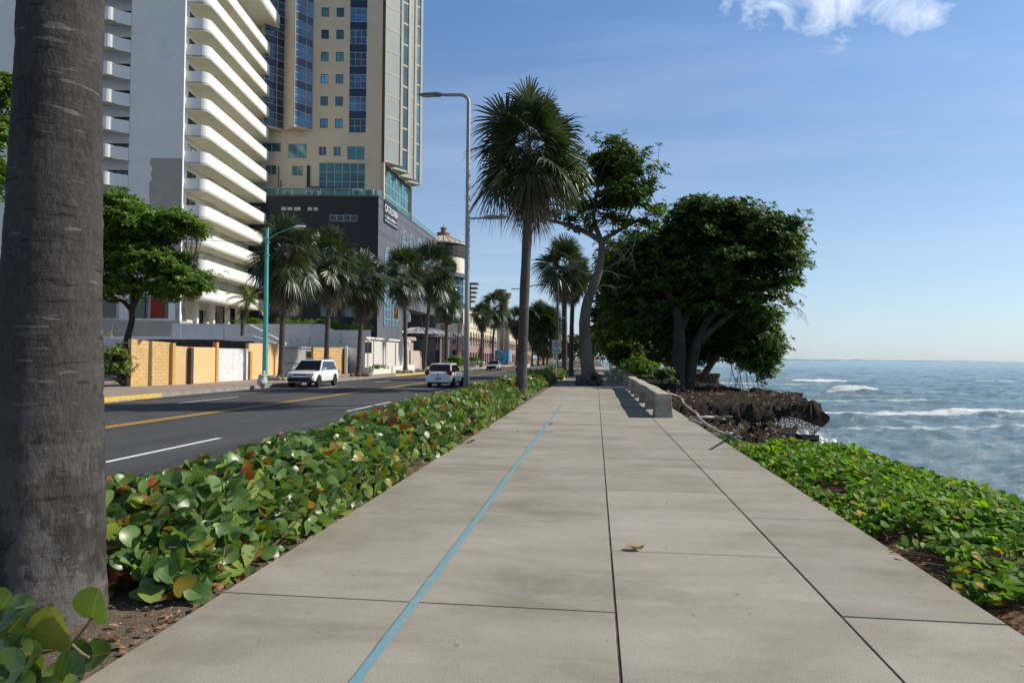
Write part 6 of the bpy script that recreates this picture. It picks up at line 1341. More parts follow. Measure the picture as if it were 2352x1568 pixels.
# ---- sea grape
SGR = leafmat('sea_grape_leaf', ((0, (.04, .10, .022)), (.30, (.078, .165, .04)), (.55, (.135, .235, .068)), (.74, (.20, .29, .11)), (.84, (.25, .35, .04)), (.91, (.24, .21, .03)), (.945, (.38, .15, .025)), (.975, (.24, .08, .03)), (1, (.42, .05, .02))), .34, .28, vein=(.28, .24, .12), spec=.42)
STEM = pm('sea_grape_stem', (.16, .11, .075), .85, (.10, .07, .05), 8)
def hedge(name, label, y0, y1, xl, xr, h0, dens, proto, size, seed, zb=-.06, stems=120, mat=None, cat='hedge'):
    r = np.random.default_rng(seed); A = (y1-y0)*(xr-xl); n = int(A*dens); T, Yv, Zv, S = [], [], [], []
    t = thing(name, label, cat, ((xl+xr)/2, (y0+y1)/2, zb)); k = 0
    while k < n:
        x, y = r.uniform(xl, xr), r.uniform(y0, y1); nb = noise.noise(Vector((y*.55, seed, 0)))+.5*noise.noise(Vector((y*1.9, seed, 2)))
        xrr = xr-.14+.20*nb; xll = xl+.15*noise.noise(Vector((y*.8, seed+4, 0)))
        if x > xrr or x < xll: 
            k += 1 if r.random() < .5 else 0; continue
        u = (x-xll)/(xrr-xll); e = min(1, (y-y0)/.8, (y1-y)/.8)
        prof = (1-abs(2*u-1)**3.2)**.6*max(.25, e)**.5; H = h0*(1+.22*noise.noise(Vector((x*.8, y*.7, seed)))+.12*noise.noise(Vector((x*2.5, y*2.3, seed))))*prof
        w = r.random()**.38; z = zb+.05+H*w
        side = (2*u-1); nv = np.array([side*.9*(1.2-w), -.35, .55+.5*w])+r.normal(0, .55, 3); ya = r.normal(0, 1, 3); ya[2] += .1
        T.append((x, y, z)); Zv.append(nv); Yv.append(ya); S.append(size*r.uniform(.55, 1.18)); k += 1
    M = frames(Yv, Zv, S); leaves_obj('leaves', proto, M, T, mat or SGR, t, off=OFF[t.name])
    m = MB(); rs = random.Random(seed)
    for i in range(stems):
        x, y = rs.uniform(xl+.1, xr-.25), rs.uniform(y0+.1, y1-.1); p = Vector((x, y, zb-.02)); P = [p]
        for q in range(4): p = p+Vector((rs.uniform(-.16, .2), rs.uniform(-.16, .16), rs.uniform(.02, .17)*h0*1.6)); P.append(p)
        m.tube(P, [.013, .011, .009, .007, .004], 5)
    obj('stems', m, STEM, t); return t
hedge('sea_grape_hedge', 'near end of the sea grape hedge, big round green and orange leaves', 4.25, 11, -4.75, -2.48, .50, 520, RL, .132, 3, stems=320)
hedge('sea_grape_hedge', 'middle stretch of the sea grape hedge leading up to the grey lamp post', 10.6, 23.5, -4.75, -2.45, .60, 380, SR, .145, 7, stems=160)
hedge('sea_grape_hedge', 'far stretch of the sea grape hedge around the tall promenade palm', 23, 35.5, -4.7, -2.7, .62, 210, SR, .19, 12, stems=40)
hedge('sea_grape_hedge', 'small separate sea grape patch beyond the gap in the soil strip', 38, 50.5, -4.6, -2.75, .7, 150, SR, .22, 17, stems=20)
hedge('sea_grape_hedge', 'last low leafy patch behind the leaning tree', 53, 62, -4.6, -2.3, .8, 100, SR, .25, 19, stems=10)
# sprig at the lower left
SGR2 = leafmat('sprig_leaf', ((0, (.06, .12, .025)), (.5, (.11, .19, .04)), (.85, (.17, .25, .06)), (.95, (.28, .30, .05)), (1, (.36, .16, .03))), .40, .26, vein=(.34, .26, .14), spec=.4)
sp = thing('sea_grape_sprig', 'sea grape sprig with upright round leaves at the foot of the big trunk', 'plant', AZ(100, 1530, 0)); T, Yv, Zv, S = [], [], [], []
LV = ((211, 1421, 226, 1352, 1.0, 3.15), (122, 1490, 124, 1394, .95, 3.10), (44, 1412, 76, 1452, 1.0, 3.12), (2, 1480, 44, 1418, 1.2, 3.05), (2, 1400, 24, 1362, 1.1, 3.2), (20, 1391, 78, 1384, .45, 3.22), (-4, 1490, 68, 1498, .8, 3.0), (122, 1572, 190, 1546, 1.1, 2.95), (168, 1480, 202, 1520, .75, 3.2), (200, 1508, 251, 1496, .8, 3.2), (-8, 1556, 52, 1530, 1.0, 2.9), (62, 1534, 86, 1568, .8, 2.98), (78, 1540, 100, 1515, .7, 3.02), (36, 1405, 40, 1440, .9, 3.2), (-20, 1440, 10, 1400, 1.1, 3.05), (90, 1575, 120, 1600, 1, 2.9), (20, 1580, 60, 1600, 1.2, 2.9), (-30, 1520, -2, 1510, 1.2, 2.95), (60, 1478, 30, 1448, 1.0, 3.02), (96, 1470, 70, 1430, .9, 3.16), (-6, 1430, 30, 1425, .9, 3.0), (140, 1590, 175, 1585, 1, 2.8), (52, 1522, 92, 1500, .9, 3.0), (10, 1515, 40, 1545, 1.0, 2.92), (100, 1540, 132, 1562, .8, 3.0), (30, 1470, 62, 1420, .8, 3.2))
for (ax, ay, bx, by, wr, Y) in LV:
    a, b = AY(ax, ay, Y), AY(bx, by, Y-.05); d = b-a; T.append(a); Yv.append(d); Zv.append(Vector((.35, -.8, .55))+Vector((random.uniform(-.3, .3), random.uniform(-.2, .2), random.uniform(-.2, .3)))); S.append(d.length)
M = frames(Yv, Zv, S)
for i, l in enumerate(LV): M[i][:, 0] *= l[4]*(1.0)
leaves_obj('leaves', RL, M, T, SGR2, sp, off=OFF[sp.name])
m = MB()
for pl in (((40, 1512), (108, 1496), (165, 1475), (211, 1418)), ((-10, 1530), (60, 1500), (120, 1492)), ((165, 1478), (190, 1500), (205, 1508)), ((-10, 1570), (60, 1560), (110, 1572))): m.tube(spline([AY(x, y, 3.12) for x, y in pl], 4), .0065, 6)
obj('stem', m, pm('sprig_stem', (.26, .19, .12), .7, (.2, .14, .08), 10), sp)
# leaf litter and grit on the soil strip
LIT = leafmat('leaf_litter', ((0, (.16, .08, .04)), (.5, (.28, .16, .08)), (1, (.42, .28, .16))), .7, .1); r = np.random.default_rng(4); T, Yv, Zv, S = [], [], [], []
for k in range(900):
    y = 3.0+abs(r.normal(0, 9)); x = -2.53-abs(r.normal(0, .22)); T.append((x, y, -.035+r.uniform(0, .02))); Yv.append(r.normal(0, 1, 3)*(1, 1, .25)); Zv.append((r.normal(0, .4), r.normal(0, .4), 1)); S.append(r.uniform(.02, .085))
tag(leaves_obj('leaf_litter', OL, frames(Yv, Zv, S), T, LIT, kind='stuff'), 'small dry brown leaves scattered on the soil along the hedge', 'leaf litter')
m = MB(); rs = random.Random(6)
for k in range(2600):
    y = 2.6+abs(rs.gauss(0, 5)); x = rs.uniform(-3.6, -2.47) if y > 5 else rs.uniform(-3.4, -2.47); s = rs.uniform(.003, .012); z = -.045+.02
    q = [Vector((x, y, -.03))+Vector((rs.uniform(-1, 1), rs.uniform(-1, 1), rs.uniform(-.6, 1)))*s for _ in range(4)]; m.add(q, ((0, 1, 2), (0, 2, 3), (0, 3, 1), (1, 3, 2)))
tag(obj('grit', m, pm('grit_grey', (.36, .30, .23), .95, (.22, .18, .13), 30)), 'fine gravel and sand grains on the bare soil strip', 'gravel', kind='stuff')
# ---- beach creeper on the seaward bank
CRP = leafmat('creeper_leaf', ((0, (.075, .165, .02)), (.4, (.13, .265, .028)), (.75, (.19, .345, .04)), (.93, (.27, .38, .04)), (.965, (.48, .38, .03)), (1, (.45, .26, .02))), .55, .42, spec=.16)
r = np.random.default_rng(21); T, Yv, Zv, S = [], [], [], []
def creep(n, y0, y1, x0, x1f, s0, s1, test=None):
    k = 0
    while k < n:
        y = r.uniform(y0, y1); e = x1f(y); x = r.uniform(x0, max(e, x0+.05))
        if test and not test(x, y): continue
        h, s, tt = coast_h(x, y); den = noise.noise(Vector((x*1.6, y*1.3, 4))); k += 1
        if den < -.45: continue
        hum = .05+.11*max(0, noise.noise(Vector((x*1.1, y*1.1, 9)))+.35)+.05*noise.noise(Vector((x*4, y*4, 2)))
        w = r.random()**.55; T.append((x, y, h+.01+hum*w*min(1, (x-2.45)/.35+.25))); Zv.append(np.array([.25*s+.1, -.35, .9])+r.normal(0, .38, 3)); Yv.append(r.normal(0, 1, 3)*(1, 1, .4)); S.append(r.uniform(s0, s1))
creep(17000, 4.6, 12.7, 2.47, lambda y: interp(EY, EX, y)+.5, .05, .092, lambda x, y: x > 2.49+.30*math.exp(-((y-5.85)/.45)**2)+.08*noise.noise(Vector((y*3, 1, 0))) and y > 4.9+.3*noise.noise(Vector((x*3, 0, 0)))-.3*(x-2.7))
creep(380, 12.5, 20, 2.46, lambda y: 2.62-.02*(y-13.5)+.12, .04, .085)
tag(leaves_obj('beach_creeper', SR, frames(Yv, Zv, S), T, CRP, kind='stuff'), 'bright green creeping beach plant covering the bank above the sea', 'ground cover')
# dead stalks in the creeper
m = MB(); rs = random.Random(31)
for k in range(420):
    y = 5.0+abs(rs.gauss(0, 1.6)); x = rs.uniform(2.55, 3.6+.4*rs.random()); h = coast_h(x, y)[0]; p = Vector((x, y, h+rs.uniform(.0, .05))); P = [p]; a = rs.uniform(0, 6.3)
    for q in range(3): a += rs.uniform(-.6, .6); p = p+Vector((math.cos(a), math.sin(a), rs.uniform(-.15, .25)))*rs.uniform(.05, .12); P.append(p)
    m.tube(P, rs.uniform(.002, .006), 4)
for k in range(1500):
    y = rs.uniform(3.6, 6.6); x = rs.uniform(2.5, 4.2); h = coast_h(x, y)[0]; s = rs.uniform(.008, .03); c = Vector((x, y, h+.015)); a = rs.uniform(0, 6.3); u = Vector((math.cos(a), math.sin(a), rs.uniform(-.3, .3)))*s; v = Vector((-math.sin(a), math.cos(a), rs.uniform(-.4, .4)))*s*.45; m.quad(c-u, c+v, c+u+Vector((0, 0, s*.3)), c-v)
tag(obj('dry_stalks', m, pm('dry_stalk', (.26, .15, .085), .9, (.13, .075, .045), 14, col3=(.42, .33, .24), scale3=20, amt3=.7), kind='stuff'), 'tangle of dry brown stalks and chips at the edge of the creeper', 'dry stalks')
# dead leaves and rubbish scraps over the rock
r = np.random.default_rng(44); T, Yv, Zv, S = [], [], [], []
for k in range(1300):
    y = r.uniform(16, 46); e = interp(EY, EX, y); x = r.uniform(2.7, e-.4); h = coast_h(x, y)[0]; T.append((x, y, h+.12+r.uniform(-.05, .15))); Yv.append(r.normal(0, 1, 3)*(1, 1, .4)); Zv.append((r.normal(0, .6), r.normal(0, .6), 1)); S.append(r.uniform(.06, .17))
tag(leaves_obj('rock_litter', OL, frames(Yv, Zv, S), T, LIT, kind='stuff'), 'fallen brown almond leaves scattered over the dark rock', 'leaf litter')
# ---- broad-leaved trees
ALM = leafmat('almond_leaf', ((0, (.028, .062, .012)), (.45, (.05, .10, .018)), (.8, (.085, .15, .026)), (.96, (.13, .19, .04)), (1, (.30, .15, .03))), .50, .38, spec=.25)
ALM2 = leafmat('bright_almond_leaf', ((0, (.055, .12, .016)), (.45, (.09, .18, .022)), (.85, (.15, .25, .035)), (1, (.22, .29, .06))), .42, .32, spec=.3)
def broad_tree(name, label, base, limbs, lobes, ncl, leaf, mat, seed, bark=BARK, nl=8, twigs=.3, low=.35, thr=-.26, wobt=.12, sub=6, cat='tree', drop=0.0):
    t = thing(name, label, cat, base); rs = random.Random(seed); r = np.random.default_rng(seed); m = MB(); nodes = []
    for (pl, a, b) in limbs:
        P = spline(pl, sub); n = len(P); m.tube(P, [lerp(a, b, (i/(n-1))**.8) for i in range(n)], 12, wob=wobt); nodes += P[len(P)//3:]
    obj('trunk', m, bark, t, smooth=True)
    wts = np.array([(l[1][0]*l[1][1]*l[1][2])**(2/3)*(l[2] if len(l) > 2 else 1) for l in lobes]); wts /= wts.sum(); T, Yv, Zv, S, C = [], [], [], [], []
    per = 7; clump = None
    for k in range(ncl):
        if k % per: 
            q, d = clump[0]+Vector((r.normal(0, 1.15)*leaf, r.normal(0, 1.15)*leaf, r.normal(0, .5)*leaf)), clump[1]
            if clump[2]: continue
        L = lobes[r.choice(len(lobes), p=wts)] if k % per == 0 else L
        if k % per == 0: d = r.normal(0, 1, 3); d /= np.linalg.norm(d)
        if k % per == 0 and d[2] < 0 and rs.random() > low: d[2] = -d[2]*rs.random()
        if k % per == 0:
            rad = ((.60+.46*r.random()**.7) if r.random() < .85 else r.random()*.7)*(1+.30*noise.noise(Vector(d)*2.2+Vector(L[0])*.3))
            q = Vector(L[0])+Vector((d[0]*L[1][0], d[1]*L[1][1], d[2]*L[1][2]))*rad
        w = noise.noise(q*(1.4/ (leaf*4)))+.6*noise.noise(q*(.5/(leaf*4)))
        if k % per == 0: clump = (q, d, w < thr)
        if w < thr and k % per == 0: continue
        C.append(q); ax = Vector((d[0]*.6, d[1]*.6, .75+.3*d[2])).normalized(); o1 = ax.orthogonal().normalized(); o2 = ax.cross(o1); ph = rs.uniform(0, 6.3)
        for i in range(nl):
            a = ph+2*math.pi*i/nl+rs.uniform(-.25, .25); el = rs.uniform(-.15, .75); rd = o1*math.cos(a)+o2*math.sin(a); d2 = rd*math.cos(el)+ax*math.sin(el); nn = ax*math.cos(el)-rd*math.sin(el)
            T.append(q+d2*leaf*.12); Yv.append(d2); Zv.append(nn+Vector((rs.uniform(-.25, .25), rs.uniform(-.25, .25), rs.uniform(-.1, .1)))); S.append(leaf*rs.uniform(.65, 1.15))
    leaves_obj('crown', OL, frames(Yv, Zv, S), T, mat, t, off=OFF[t.name])
    if twigs and nodes:
        m = MB(); NP = np.array([tuple(p) for p in nodes])
        for q in C:
            if rs.random() > twigs: continue
            dd = np.linalg.norm(NP-np.array(q), axis=1); j = int(np.argmin(dd+r.random(len(dd))*leaf*3)); p = nodes[j]; mid = p.lerp(q, .5)+Vector((rs.uniform(-.1, .1), rs.uniform(-.1, .1), rs.uniform(-.25, .0)))*(q-p).length*.8
            rr = min(.05, .012+(q-p).length*.008); m.tube([p, p.lerp(mid, .5)+Vector((0, 0, -.05)), mid, q], [rr, rr*.8, rr*.6, rr*.3], 5, cap=False)
        obj('branches', m, bark, t)
    return t
# big dark almond group over the rocks
def P(x, y, Y): return AY(x, y, Y)
def lobe(x, y, Y, rx, ry, dz=None, w=1.0): s = Y/1568; return (P(x, y, Y), (rx*s, dz if dz else rx*s*.8, ry*s), w)
bA = P(1560, 893, 44.5); bB = P(1592, 886, 47); bC = P(1655, 872, 50)
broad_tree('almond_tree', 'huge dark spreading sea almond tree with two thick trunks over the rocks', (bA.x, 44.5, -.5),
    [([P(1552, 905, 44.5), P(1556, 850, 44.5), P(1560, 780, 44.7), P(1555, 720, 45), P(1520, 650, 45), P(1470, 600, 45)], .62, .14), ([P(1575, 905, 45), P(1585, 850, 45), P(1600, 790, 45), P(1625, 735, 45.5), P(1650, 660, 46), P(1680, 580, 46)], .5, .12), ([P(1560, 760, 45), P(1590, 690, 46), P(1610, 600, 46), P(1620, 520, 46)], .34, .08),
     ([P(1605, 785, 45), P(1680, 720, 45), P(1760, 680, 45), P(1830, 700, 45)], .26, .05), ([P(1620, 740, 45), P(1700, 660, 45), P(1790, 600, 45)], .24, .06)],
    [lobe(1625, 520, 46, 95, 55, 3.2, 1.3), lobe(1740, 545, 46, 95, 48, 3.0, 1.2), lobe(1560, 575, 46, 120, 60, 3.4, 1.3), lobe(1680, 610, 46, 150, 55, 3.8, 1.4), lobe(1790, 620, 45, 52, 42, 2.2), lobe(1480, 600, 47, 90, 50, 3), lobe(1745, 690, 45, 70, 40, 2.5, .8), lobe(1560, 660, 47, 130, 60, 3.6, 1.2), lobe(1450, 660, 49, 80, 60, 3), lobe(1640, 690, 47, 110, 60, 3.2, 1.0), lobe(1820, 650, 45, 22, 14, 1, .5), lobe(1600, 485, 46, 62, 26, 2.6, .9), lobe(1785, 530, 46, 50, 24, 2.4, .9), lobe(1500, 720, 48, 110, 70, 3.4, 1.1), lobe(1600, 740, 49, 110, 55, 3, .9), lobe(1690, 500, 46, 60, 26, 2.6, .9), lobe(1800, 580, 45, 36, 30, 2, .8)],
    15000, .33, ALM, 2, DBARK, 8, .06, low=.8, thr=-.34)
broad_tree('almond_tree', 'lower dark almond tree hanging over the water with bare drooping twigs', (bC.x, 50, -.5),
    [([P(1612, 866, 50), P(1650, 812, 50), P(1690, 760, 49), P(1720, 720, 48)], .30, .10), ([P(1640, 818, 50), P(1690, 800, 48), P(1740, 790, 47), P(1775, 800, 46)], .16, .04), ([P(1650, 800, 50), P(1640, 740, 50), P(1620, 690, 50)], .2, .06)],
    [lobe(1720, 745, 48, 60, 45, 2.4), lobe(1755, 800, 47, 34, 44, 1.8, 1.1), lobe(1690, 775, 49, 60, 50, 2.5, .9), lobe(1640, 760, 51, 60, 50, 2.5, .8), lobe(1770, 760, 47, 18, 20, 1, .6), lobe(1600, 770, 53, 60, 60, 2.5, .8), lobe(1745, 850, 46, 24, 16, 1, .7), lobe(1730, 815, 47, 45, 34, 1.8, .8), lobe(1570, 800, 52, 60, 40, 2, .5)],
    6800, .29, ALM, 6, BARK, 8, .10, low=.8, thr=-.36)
m = MB(); rs = random.Random(77)     # bare twigs drooping to the water
def twig(m, p, d, L, r, depth):
    P_ = [p]; 
    for k in range(4): d = (d+Vector((rs.uniform(-.35, .35), rs.uniform(-.35, .35), rs.uniform(-.22, .12)))).normalized(); p = p+d*L/4; P_.append(p)
    m.tube(P_, [lerp(r, r*.45, i/4) for i in range(5)], 4, cap=False)
    if depth:
        for q in (2, 3, 4): twig(m, P_[q], (d+Vector((rs.uniform(-.8, .8), rs.uniform(-.6, .6), rs.uniform(-.5, .3)))).normalized(), L*.62, r*.55, depth-1)
bt = bpy.data.objects['almond_tree.001']
for (x, y) in ((1660, 815), (1675, 830), (1690, 825), (1705, 835), (1720, 840), (1700, 815)): twig(m, P(x, y, 47.5), Vector((.55, -.1, -.75)).normalized(), 1.5, .035, 3)
obj('bare_twigs', m, BARK, bt); m = MB(); bt = bpy.data.objects['almond_tree']
for (x, y) in ((1790, 690), (1800, 695), (1780, 660)): twig(m, P(x, y, 45), Vector((.85, 0, -.15)).normalized(), 1.1, .025, 3)
obj('bare_twigs', m, BARK, bt)
# dark trees further along the promenade
bD = P(1440, 842, 66)
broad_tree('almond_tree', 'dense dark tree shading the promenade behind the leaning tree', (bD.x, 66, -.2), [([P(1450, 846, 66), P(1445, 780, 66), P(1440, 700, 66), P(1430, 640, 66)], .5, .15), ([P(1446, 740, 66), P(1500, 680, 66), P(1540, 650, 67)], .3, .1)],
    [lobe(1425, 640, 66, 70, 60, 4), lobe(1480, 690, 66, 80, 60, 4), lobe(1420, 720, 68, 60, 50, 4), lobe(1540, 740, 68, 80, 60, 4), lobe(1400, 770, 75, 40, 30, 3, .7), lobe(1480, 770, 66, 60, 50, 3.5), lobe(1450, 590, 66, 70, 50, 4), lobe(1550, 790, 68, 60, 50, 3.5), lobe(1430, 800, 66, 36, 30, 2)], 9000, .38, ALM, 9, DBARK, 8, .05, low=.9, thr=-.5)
bE = P(1500, 838, 92)
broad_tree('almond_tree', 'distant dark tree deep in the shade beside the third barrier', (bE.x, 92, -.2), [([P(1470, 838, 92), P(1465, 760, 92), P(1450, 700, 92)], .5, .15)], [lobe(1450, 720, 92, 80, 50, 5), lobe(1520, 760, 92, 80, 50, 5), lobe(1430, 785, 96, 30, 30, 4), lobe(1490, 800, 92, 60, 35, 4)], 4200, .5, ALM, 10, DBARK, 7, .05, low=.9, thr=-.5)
broad_tree('almond_tree', 'farthest trees arching over the promenade end', (P(1395, 830, 150).x, 150, -.2), [([P(1402, 832, 150), P(1400, 790, 150), P(1392, 765, 150)], .5, .2)], [lobe(1400, 768, 150, 26, 26, 6), lobe(1420, 790, 150, 24, 24, 6), lobe(1380, 775, 160, 16, 16, 5)], 1200, .6, ALM2, 11, DBARK, 7, .05)
# leaning tree in the middle of the promenade
Yt = 40.8
lt = broad_tree('leaning_tree', 'old leaning almond tree growing through the promenade with a knotted trunk foot', (P(1355, 886, Yt).x, Yt, 0),
    [([P(1357, 892, Yt), P(1352, 860, Yt), P(1345, 800, Yt), P(1343, 740, Yt), P(1350, 690, Yt), P(1368, 645, Yt), P(1380, 600, Yt), P(1382, 548, Yt)], .50, .19), ([P(1384, 560, Yt), P(1372, 530, Yt), P(1364, 500, Yt), P(1368, 455, Yt), P(1380, 400, Yt)], .20, .06), ([P(1381, 553, Yt), P(1345, 532, Yt), P(1300, 515, Yt), P(1262, 505, Yt), P(1235, 498, Yt-.3)], .20, .06),
     ([P(1383, 552, Yt), P(1405, 538, Yt), P(1440, 518, Yt), P(1480, 500, Yt)], .19, .06), ([P(1366, 480, Yt), P(1400, 440, Yt), P(1450, 400, Yt)], .12, .03), ([P(1368, 470, Yt), P(1330, 420, Yt), P(1310, 380, Yt)], .12, .03), ([P(1430, 523, Yt), P(1455, 470, Yt), P(1490, 430, Yt)], .10, .03)],
    [lobe(1405, 360, Yt, 75, 40, 2.2, 1.1), lobe(1455, 400, Yt, 70, 44, 2.4, 1.1), lobe(1345, 400, Yt, 60, 50, 2.2), lobe(1480, 450, Yt, 38, 28, 1.6, .8), lobe(1420, 455, Yt, 70, 40, 2.4), lobe(1330, 470, Yt, 60, 34, 2.2, .9), lobe(1470, 510, Yt, 50, 28, 1.7, .9), lobe(1270, 490, Yt, 36, 18, 1.4, .7), lobe(1400, 515, Yt, 60, 24, 1.8, .6), lobe(1505, 410, Yt, 18, 14, .8, .5), lobe(1320, 510, Yt, 50, 18, 1.4, .6), lobe(1500, 480, Yt, 22, 20, 1, .6)],
    3400, .27, ALM, 15, BARK, 8, .30, sub=7, wobt=.10, low=.7, thr=-.16)
m = MB(); c0 = P(1352, 872, Yt)      # flared foot and hollow knot
for k in range(22):
    a = rs.uniform(0, 6.3); rr = rs.uniform(.25, .62); m.ell((c0.x+.02+rr*math.cos(a), Yt+rr*.8*math.sin(a)-.08, rs.uniform(.0, .3)), (.26, .24, rs.uniform(.2, .5)), 9, 7, .6, k)
for k in range(30): a = 2*math.pi*k/30+rs.uniform(-.2, .2); q = rs.uniform(.8, 1.5); m.ell((c0.x+.28+.27*q*math.cos(a), Yt-.60+rs.uniform(-.1, .08), .42+.24*q*math.sin(a)), (rs.uniform(.06, .17), .12, rs.uniform(.06, .2)), 8, 6, .9, k+50)
obj('knotted_foot', m, BARK, lt, smooth=True); m = MB(); m.ell((c0.x+.28, Yt-.60, .46), (.17, .10, .13), 10, 7, .6, 3); obj('hollow', m, pm('hollow_black', (.012, .01, .008), 1), lt)
PT = pm('pale_twig', (.34, .30, .26), .9, (.24, .21, .18), 5)
for (x, y, dx) in ((1384, 622, .5), (1378, 655, .6), (1352, 628, -.7), (1345, 600, -.6), (1390, 570, .4)): m = MB(); twig(m, P(x, y, Yt-.2), Vector((dx, -.1, .1)).normalized(), .9, .035, 2); obj('dead_twigs', m, PT, lt)
m = MB(); twig(m, P(1462, 530, Yt-1.0), Vector((.1, 0, -1)), 1.6, .03, 2); obj('dead_twigs', m, PT, lt)
# street almond on the left, and its taller neighbour behind the big trunk
Yl = 37.5
broad_tree('street_almond', 'bright green sea almond tree leaning over the ochre wall', (P(283, 880, Yl).x, Yl, ZP), [([P(282, 885, Yl), P(288, 800, Yl), P(302, 740, Yl), P(306, 705, Yl), P(330, 660, Yl), P(345, 600, Yl)], .24, .08), ([P(304, 715, Yl), P(280, 690, Yl), P(250, 690, Yl), P(215, 670, Yl)], .15, .05), ([P(306, 700, Yl), P(300, 650, Yl), P(285, 570, Yl)], .15, .05), ([P(325, 668, Yl), P(380, 650, Yl), P(440, 640, Yl)], .10, .03)],
    [lobe(260, 480, Yl, 70, 40, 2.0), lobe(340, 520, Yl, 80, 40, 2.2, 1.2), lobe(410, 520, Yl, 52, 34, 1.6, 1.1), lobe(250, 570, Yl, 90, 50, 2.2), lobe(340, 600, Yl, 100, 40, 2.3, 1.2), lobe(420, 640, Yl, 60, 40, 1.8, 1.2), lobe(460, 660, Yl, 28, 16, 1, .7), lobe(260, 660, Yl, 70, 36, 2, .9), lobe(180, 560, Yl, 80, 80, 2.4, .8), lobe(370, 665, Yl, 50, 22, 1.5, .7), lobe(440, 595, Yl, 22, 16, .8, .5)], 8500, .25, ALM2, 23, DBARK, 8, .08, low=.8, thr=-.3)
Yn = 26
broad_tree('street_almond', 'tall green almond tree at the extreme left beyond the big trunk', (P(-80, 900, Yn).x, Yn, ZP), [([P(-90, 930, Yn), P(-85, 700, Yn), P(-60, 450, Yn), P(-30, 300, Yn)], .25, .08)], [lobe(0, 210, Yn, 34, 70, 1.6), lobe(-10, 330, Yn, 44, 70, 1.6), lobe(-40, 430, Yn, 60, 55, 1.8), lobe(-110, 300, Yn, 90, 120, 2)], 2200, .23, ALM2, 25, DBARK, 8, .1)
Yb = 34.5
broad_tree('sea_grape_shrub', 'dark leafy shrub crouching against the end of the ochre wall', (P(265, 884, Yb).x, Yb, ZP), [([P(285, 888, Yb), P(280, 850, Yb), P(268, 815, Yb)], .10, .04), ([P(290, 888, Yb), P(292, 850, Yb), P(290, 800, Yb)], .12, .05)], [lobe(262, 820, Yb, 34, 34, .9), lobe(255, 855, Yb, 34, 26, .9), lobe(285, 845, Yb, 18, 40, .7, .7), lobe(225, 850, Yb, 30, 30, .9)], 900, .19, SGR, 27, DBARK, 7, .2, cat='shrub')
# clipped hedge on the retaining wall
broad_tree('terrace_hedge', 'dark clipped hedge along the top of the grey terrace wall', (P(690, 745, 76).x, 76, 4), [([P(570, 744, 76.2), P(570, 738, 76.2)], .05, .04)], [lobe(x, 742+(12 if x > 770 else 0), 76.2, 24, 9, .9) for x in range(552, 850, 26)], 1000, .26, ALM2, 29, DBARK, 6, 0, cat='hedge')
# dark undergrowth behind the barrier
def shrub(lab, x, y, Y, sx, sy, n, leaf, mat, seed, zb=-.3, nm='shrub'): broad_tree(nm, lab, (P(x, y, Y).x, Y, zb), [([P(x, y+sy*1.2, Y), P(x+2, y, Y)], .05, .02)], [lobe(x-sx*.4, y, Y, sx*.7, sy*.9, sx*Y/1568*.8), lobe(x+sx*.4, y+sy*.15, Y, sx*.7, sy*.8, sx*Y/1568*.8), lobe(x, y-sy*.35, Y, sx*.6, sy*.7, sx*Y/1568*.6)], n, leaf, mat, seed, DBARK, 7, .15, cat='shrub')
shrub('glossy leafed shrub pushing over the back of the nearest barrier', 1470, 845, 38, 34, 20, 800, .19, ALM2, 31)
shrub('dark shrub right of the glossy one, under the big almond trunks', 1520, 862, 36, 26, 14, 600, .17, ALM, 33)
shrub('dense dark bush behind the second barrier', 1440, 815, 55, 32, 34, 1400, .24, ALM, 35)
shrub('tall dark thicket between the promenade and the big almond trunks', 1490, 790, 60, 60, 60, 2400, .28, ALM, 37)
shrub('leafy bush left of the white light gap in the thicket', 1415, 800, 80, 30, 40, 1200, .3, ALM, 39)
shrub('round green bush beside the van at the hotel', 1048, 832, 86, 18, 13, 200, .28, ALM2, 41, ZP); shrub('pale leafy bush in the low bed before the arcade', 1085, 830, 108, 20, 10, 180, .3, ALM2, 43, ZP)
shrub('small weedy bush growing in the low cream planter', 870, 842, PLB[0].y+.4, 20, 4, 90, .14, ALM2, 45, ZP)
m = MB(); a, b = AZ(1060, 842, ZP), AZ(1100, 841, ZP); m.box(((a.x+b.x)/2, (a.y+b.y)/2, ZP+.25), (abs(b.x-a.x)+.5, .5, .6)); tag(obj('low_planter', m, COLW, bevel=.03), 'low pale planter kerb under the leafy bush before the arcade', 'planter')
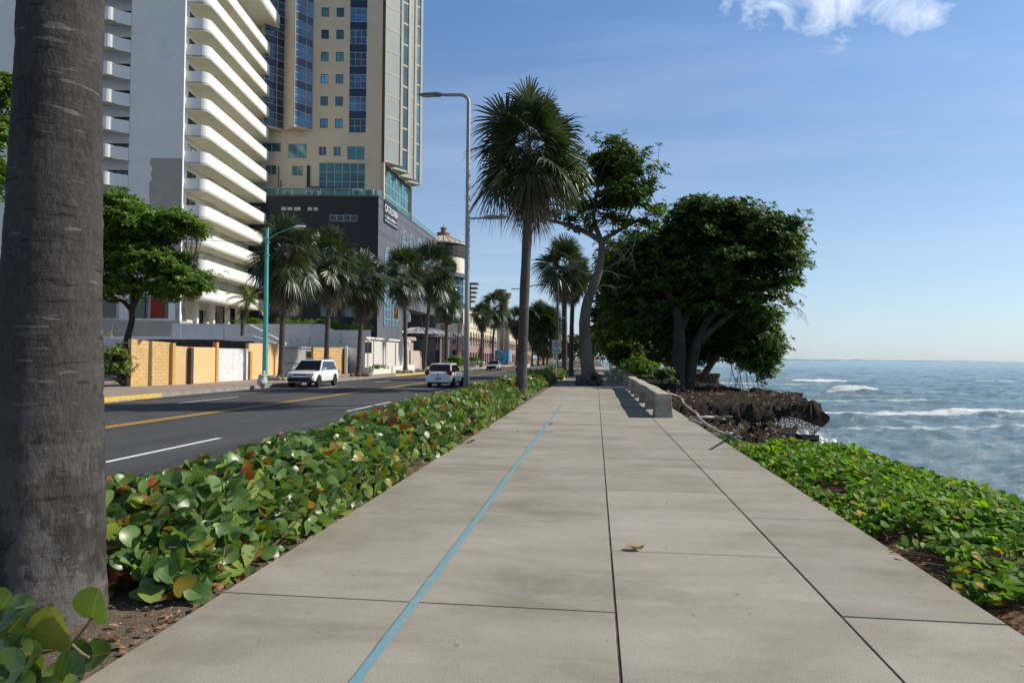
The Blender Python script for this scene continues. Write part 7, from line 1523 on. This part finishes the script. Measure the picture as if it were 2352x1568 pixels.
# small coconut palm on the terrace
cb = P(558, 742, 64); t = thing('coconut_palm', 'small coconut palm with arching feathery fronds on the hotel terrace', 'palm', (cb.x, 64, cb.z)); m = MB(); tp = P(571, 690, 64); TP = spline([P(556, 790, 64), P(558, 742, 64), P(564, 715, 64), tp], 4); m.tube(TP, [.2]*len(TP), 8); obj('trunk', m, PBARK, t, smooth=True)
V, F = [], []; rs = random.Random(3)
for i in range(17):
    az = i*2.4; el = R(lerp(80, -15, i/17)); d = Vector((math.cos(el)*math.cos(az), math.cos(el)*math.sin(az), math.sin(el))); p = tp.copy(); L = 2.6*rs.uniform(.8, 1.1); pts = [p.copy()]
    for k in range(12): d = (d+Vector((0, 0, -.13))).normalized(); p = p+d*L/12; pts.append(p.copy())
    strip_tube(V, F, pts, .025)
    for k in range(2, 13):
        dd = (pts[k]-pts[k-1]).normalized(); sd = dd.cross(Vector((0, 0, 1))).normalized()
        for s in (1, -1):
            for h_ in (0, .5):
                q = pts[k-1].lerp(pts[k], h_); e = q+(sd*s*.8+dd*.5+Vector((0, 0, -.45))).normalized()*.62*(1-.5*abs(k/12-.45)); o = len(V); V += [q-dd*.03, q+dd*.03, q.lerp(e, .5)+dd*.03, q.lerp(e, .5)-dd*.03, e]; F += [(o, o+1, o+2, o+3), (o+3, o+2, o+4)]
me = bpy.data.meshes.new('fronds'); off = OFF[t.name]; me.from_pydata([tuple(Vector(p)-off) for p in V], [], F); me.materials.append(leafmat('coconut_leaf', ((0, (.06, .11, .02)), (.6, (.12, .16, .03)), (1, (.30, .22, .05))), .4, .3)); o = bpy.data.objects.new('fronds', me); COL.objects.link(o); o.parent = t
# far woods at the end of the avenue and above the arcade
r = np.random.default_rng(77); T, Yv, Zv, S = [], [], [], []
for (x0, x1, yt, yb, Y) in ((1258, 1345, 770, 822, 420), (1345, 1420, 750, 825, 300), (1180, 1212, 742, 800, 380), (1225, 1262, 735, 815, 330), (1400, 1470, 700, 825, 210)):
    for k in range(1500):
        x = r.uniform(x0, x1); tp_ = yt+14*noise.noise(Vector((x*.07, Y, 0)))+6*noise.noise(Vector((x*.3, Y, 0))); y = lerp(yb, tp_, r.random()**.7); T.append(P(x, y, Y+r.uniform(-15, 15))); Yv.append(r.normal(0, 1, 3)); Zv.append(r.normal(0, 1, 3)+(0, -.3, .8)); S.append(Y*.0042*r.uniform(.6, 1.4))
tag(leaves_obj('distant_wood', SR, frames(Yv, Zv, S), T, leafmat('far_leaf', ((0, (.035, .06, .02)), (.5, (.06, .09, .03)), (1, (.09, .12, .05))), .6, .2), kind='stuff'), 'far mass of green trees at the end of the avenue', 'wood')
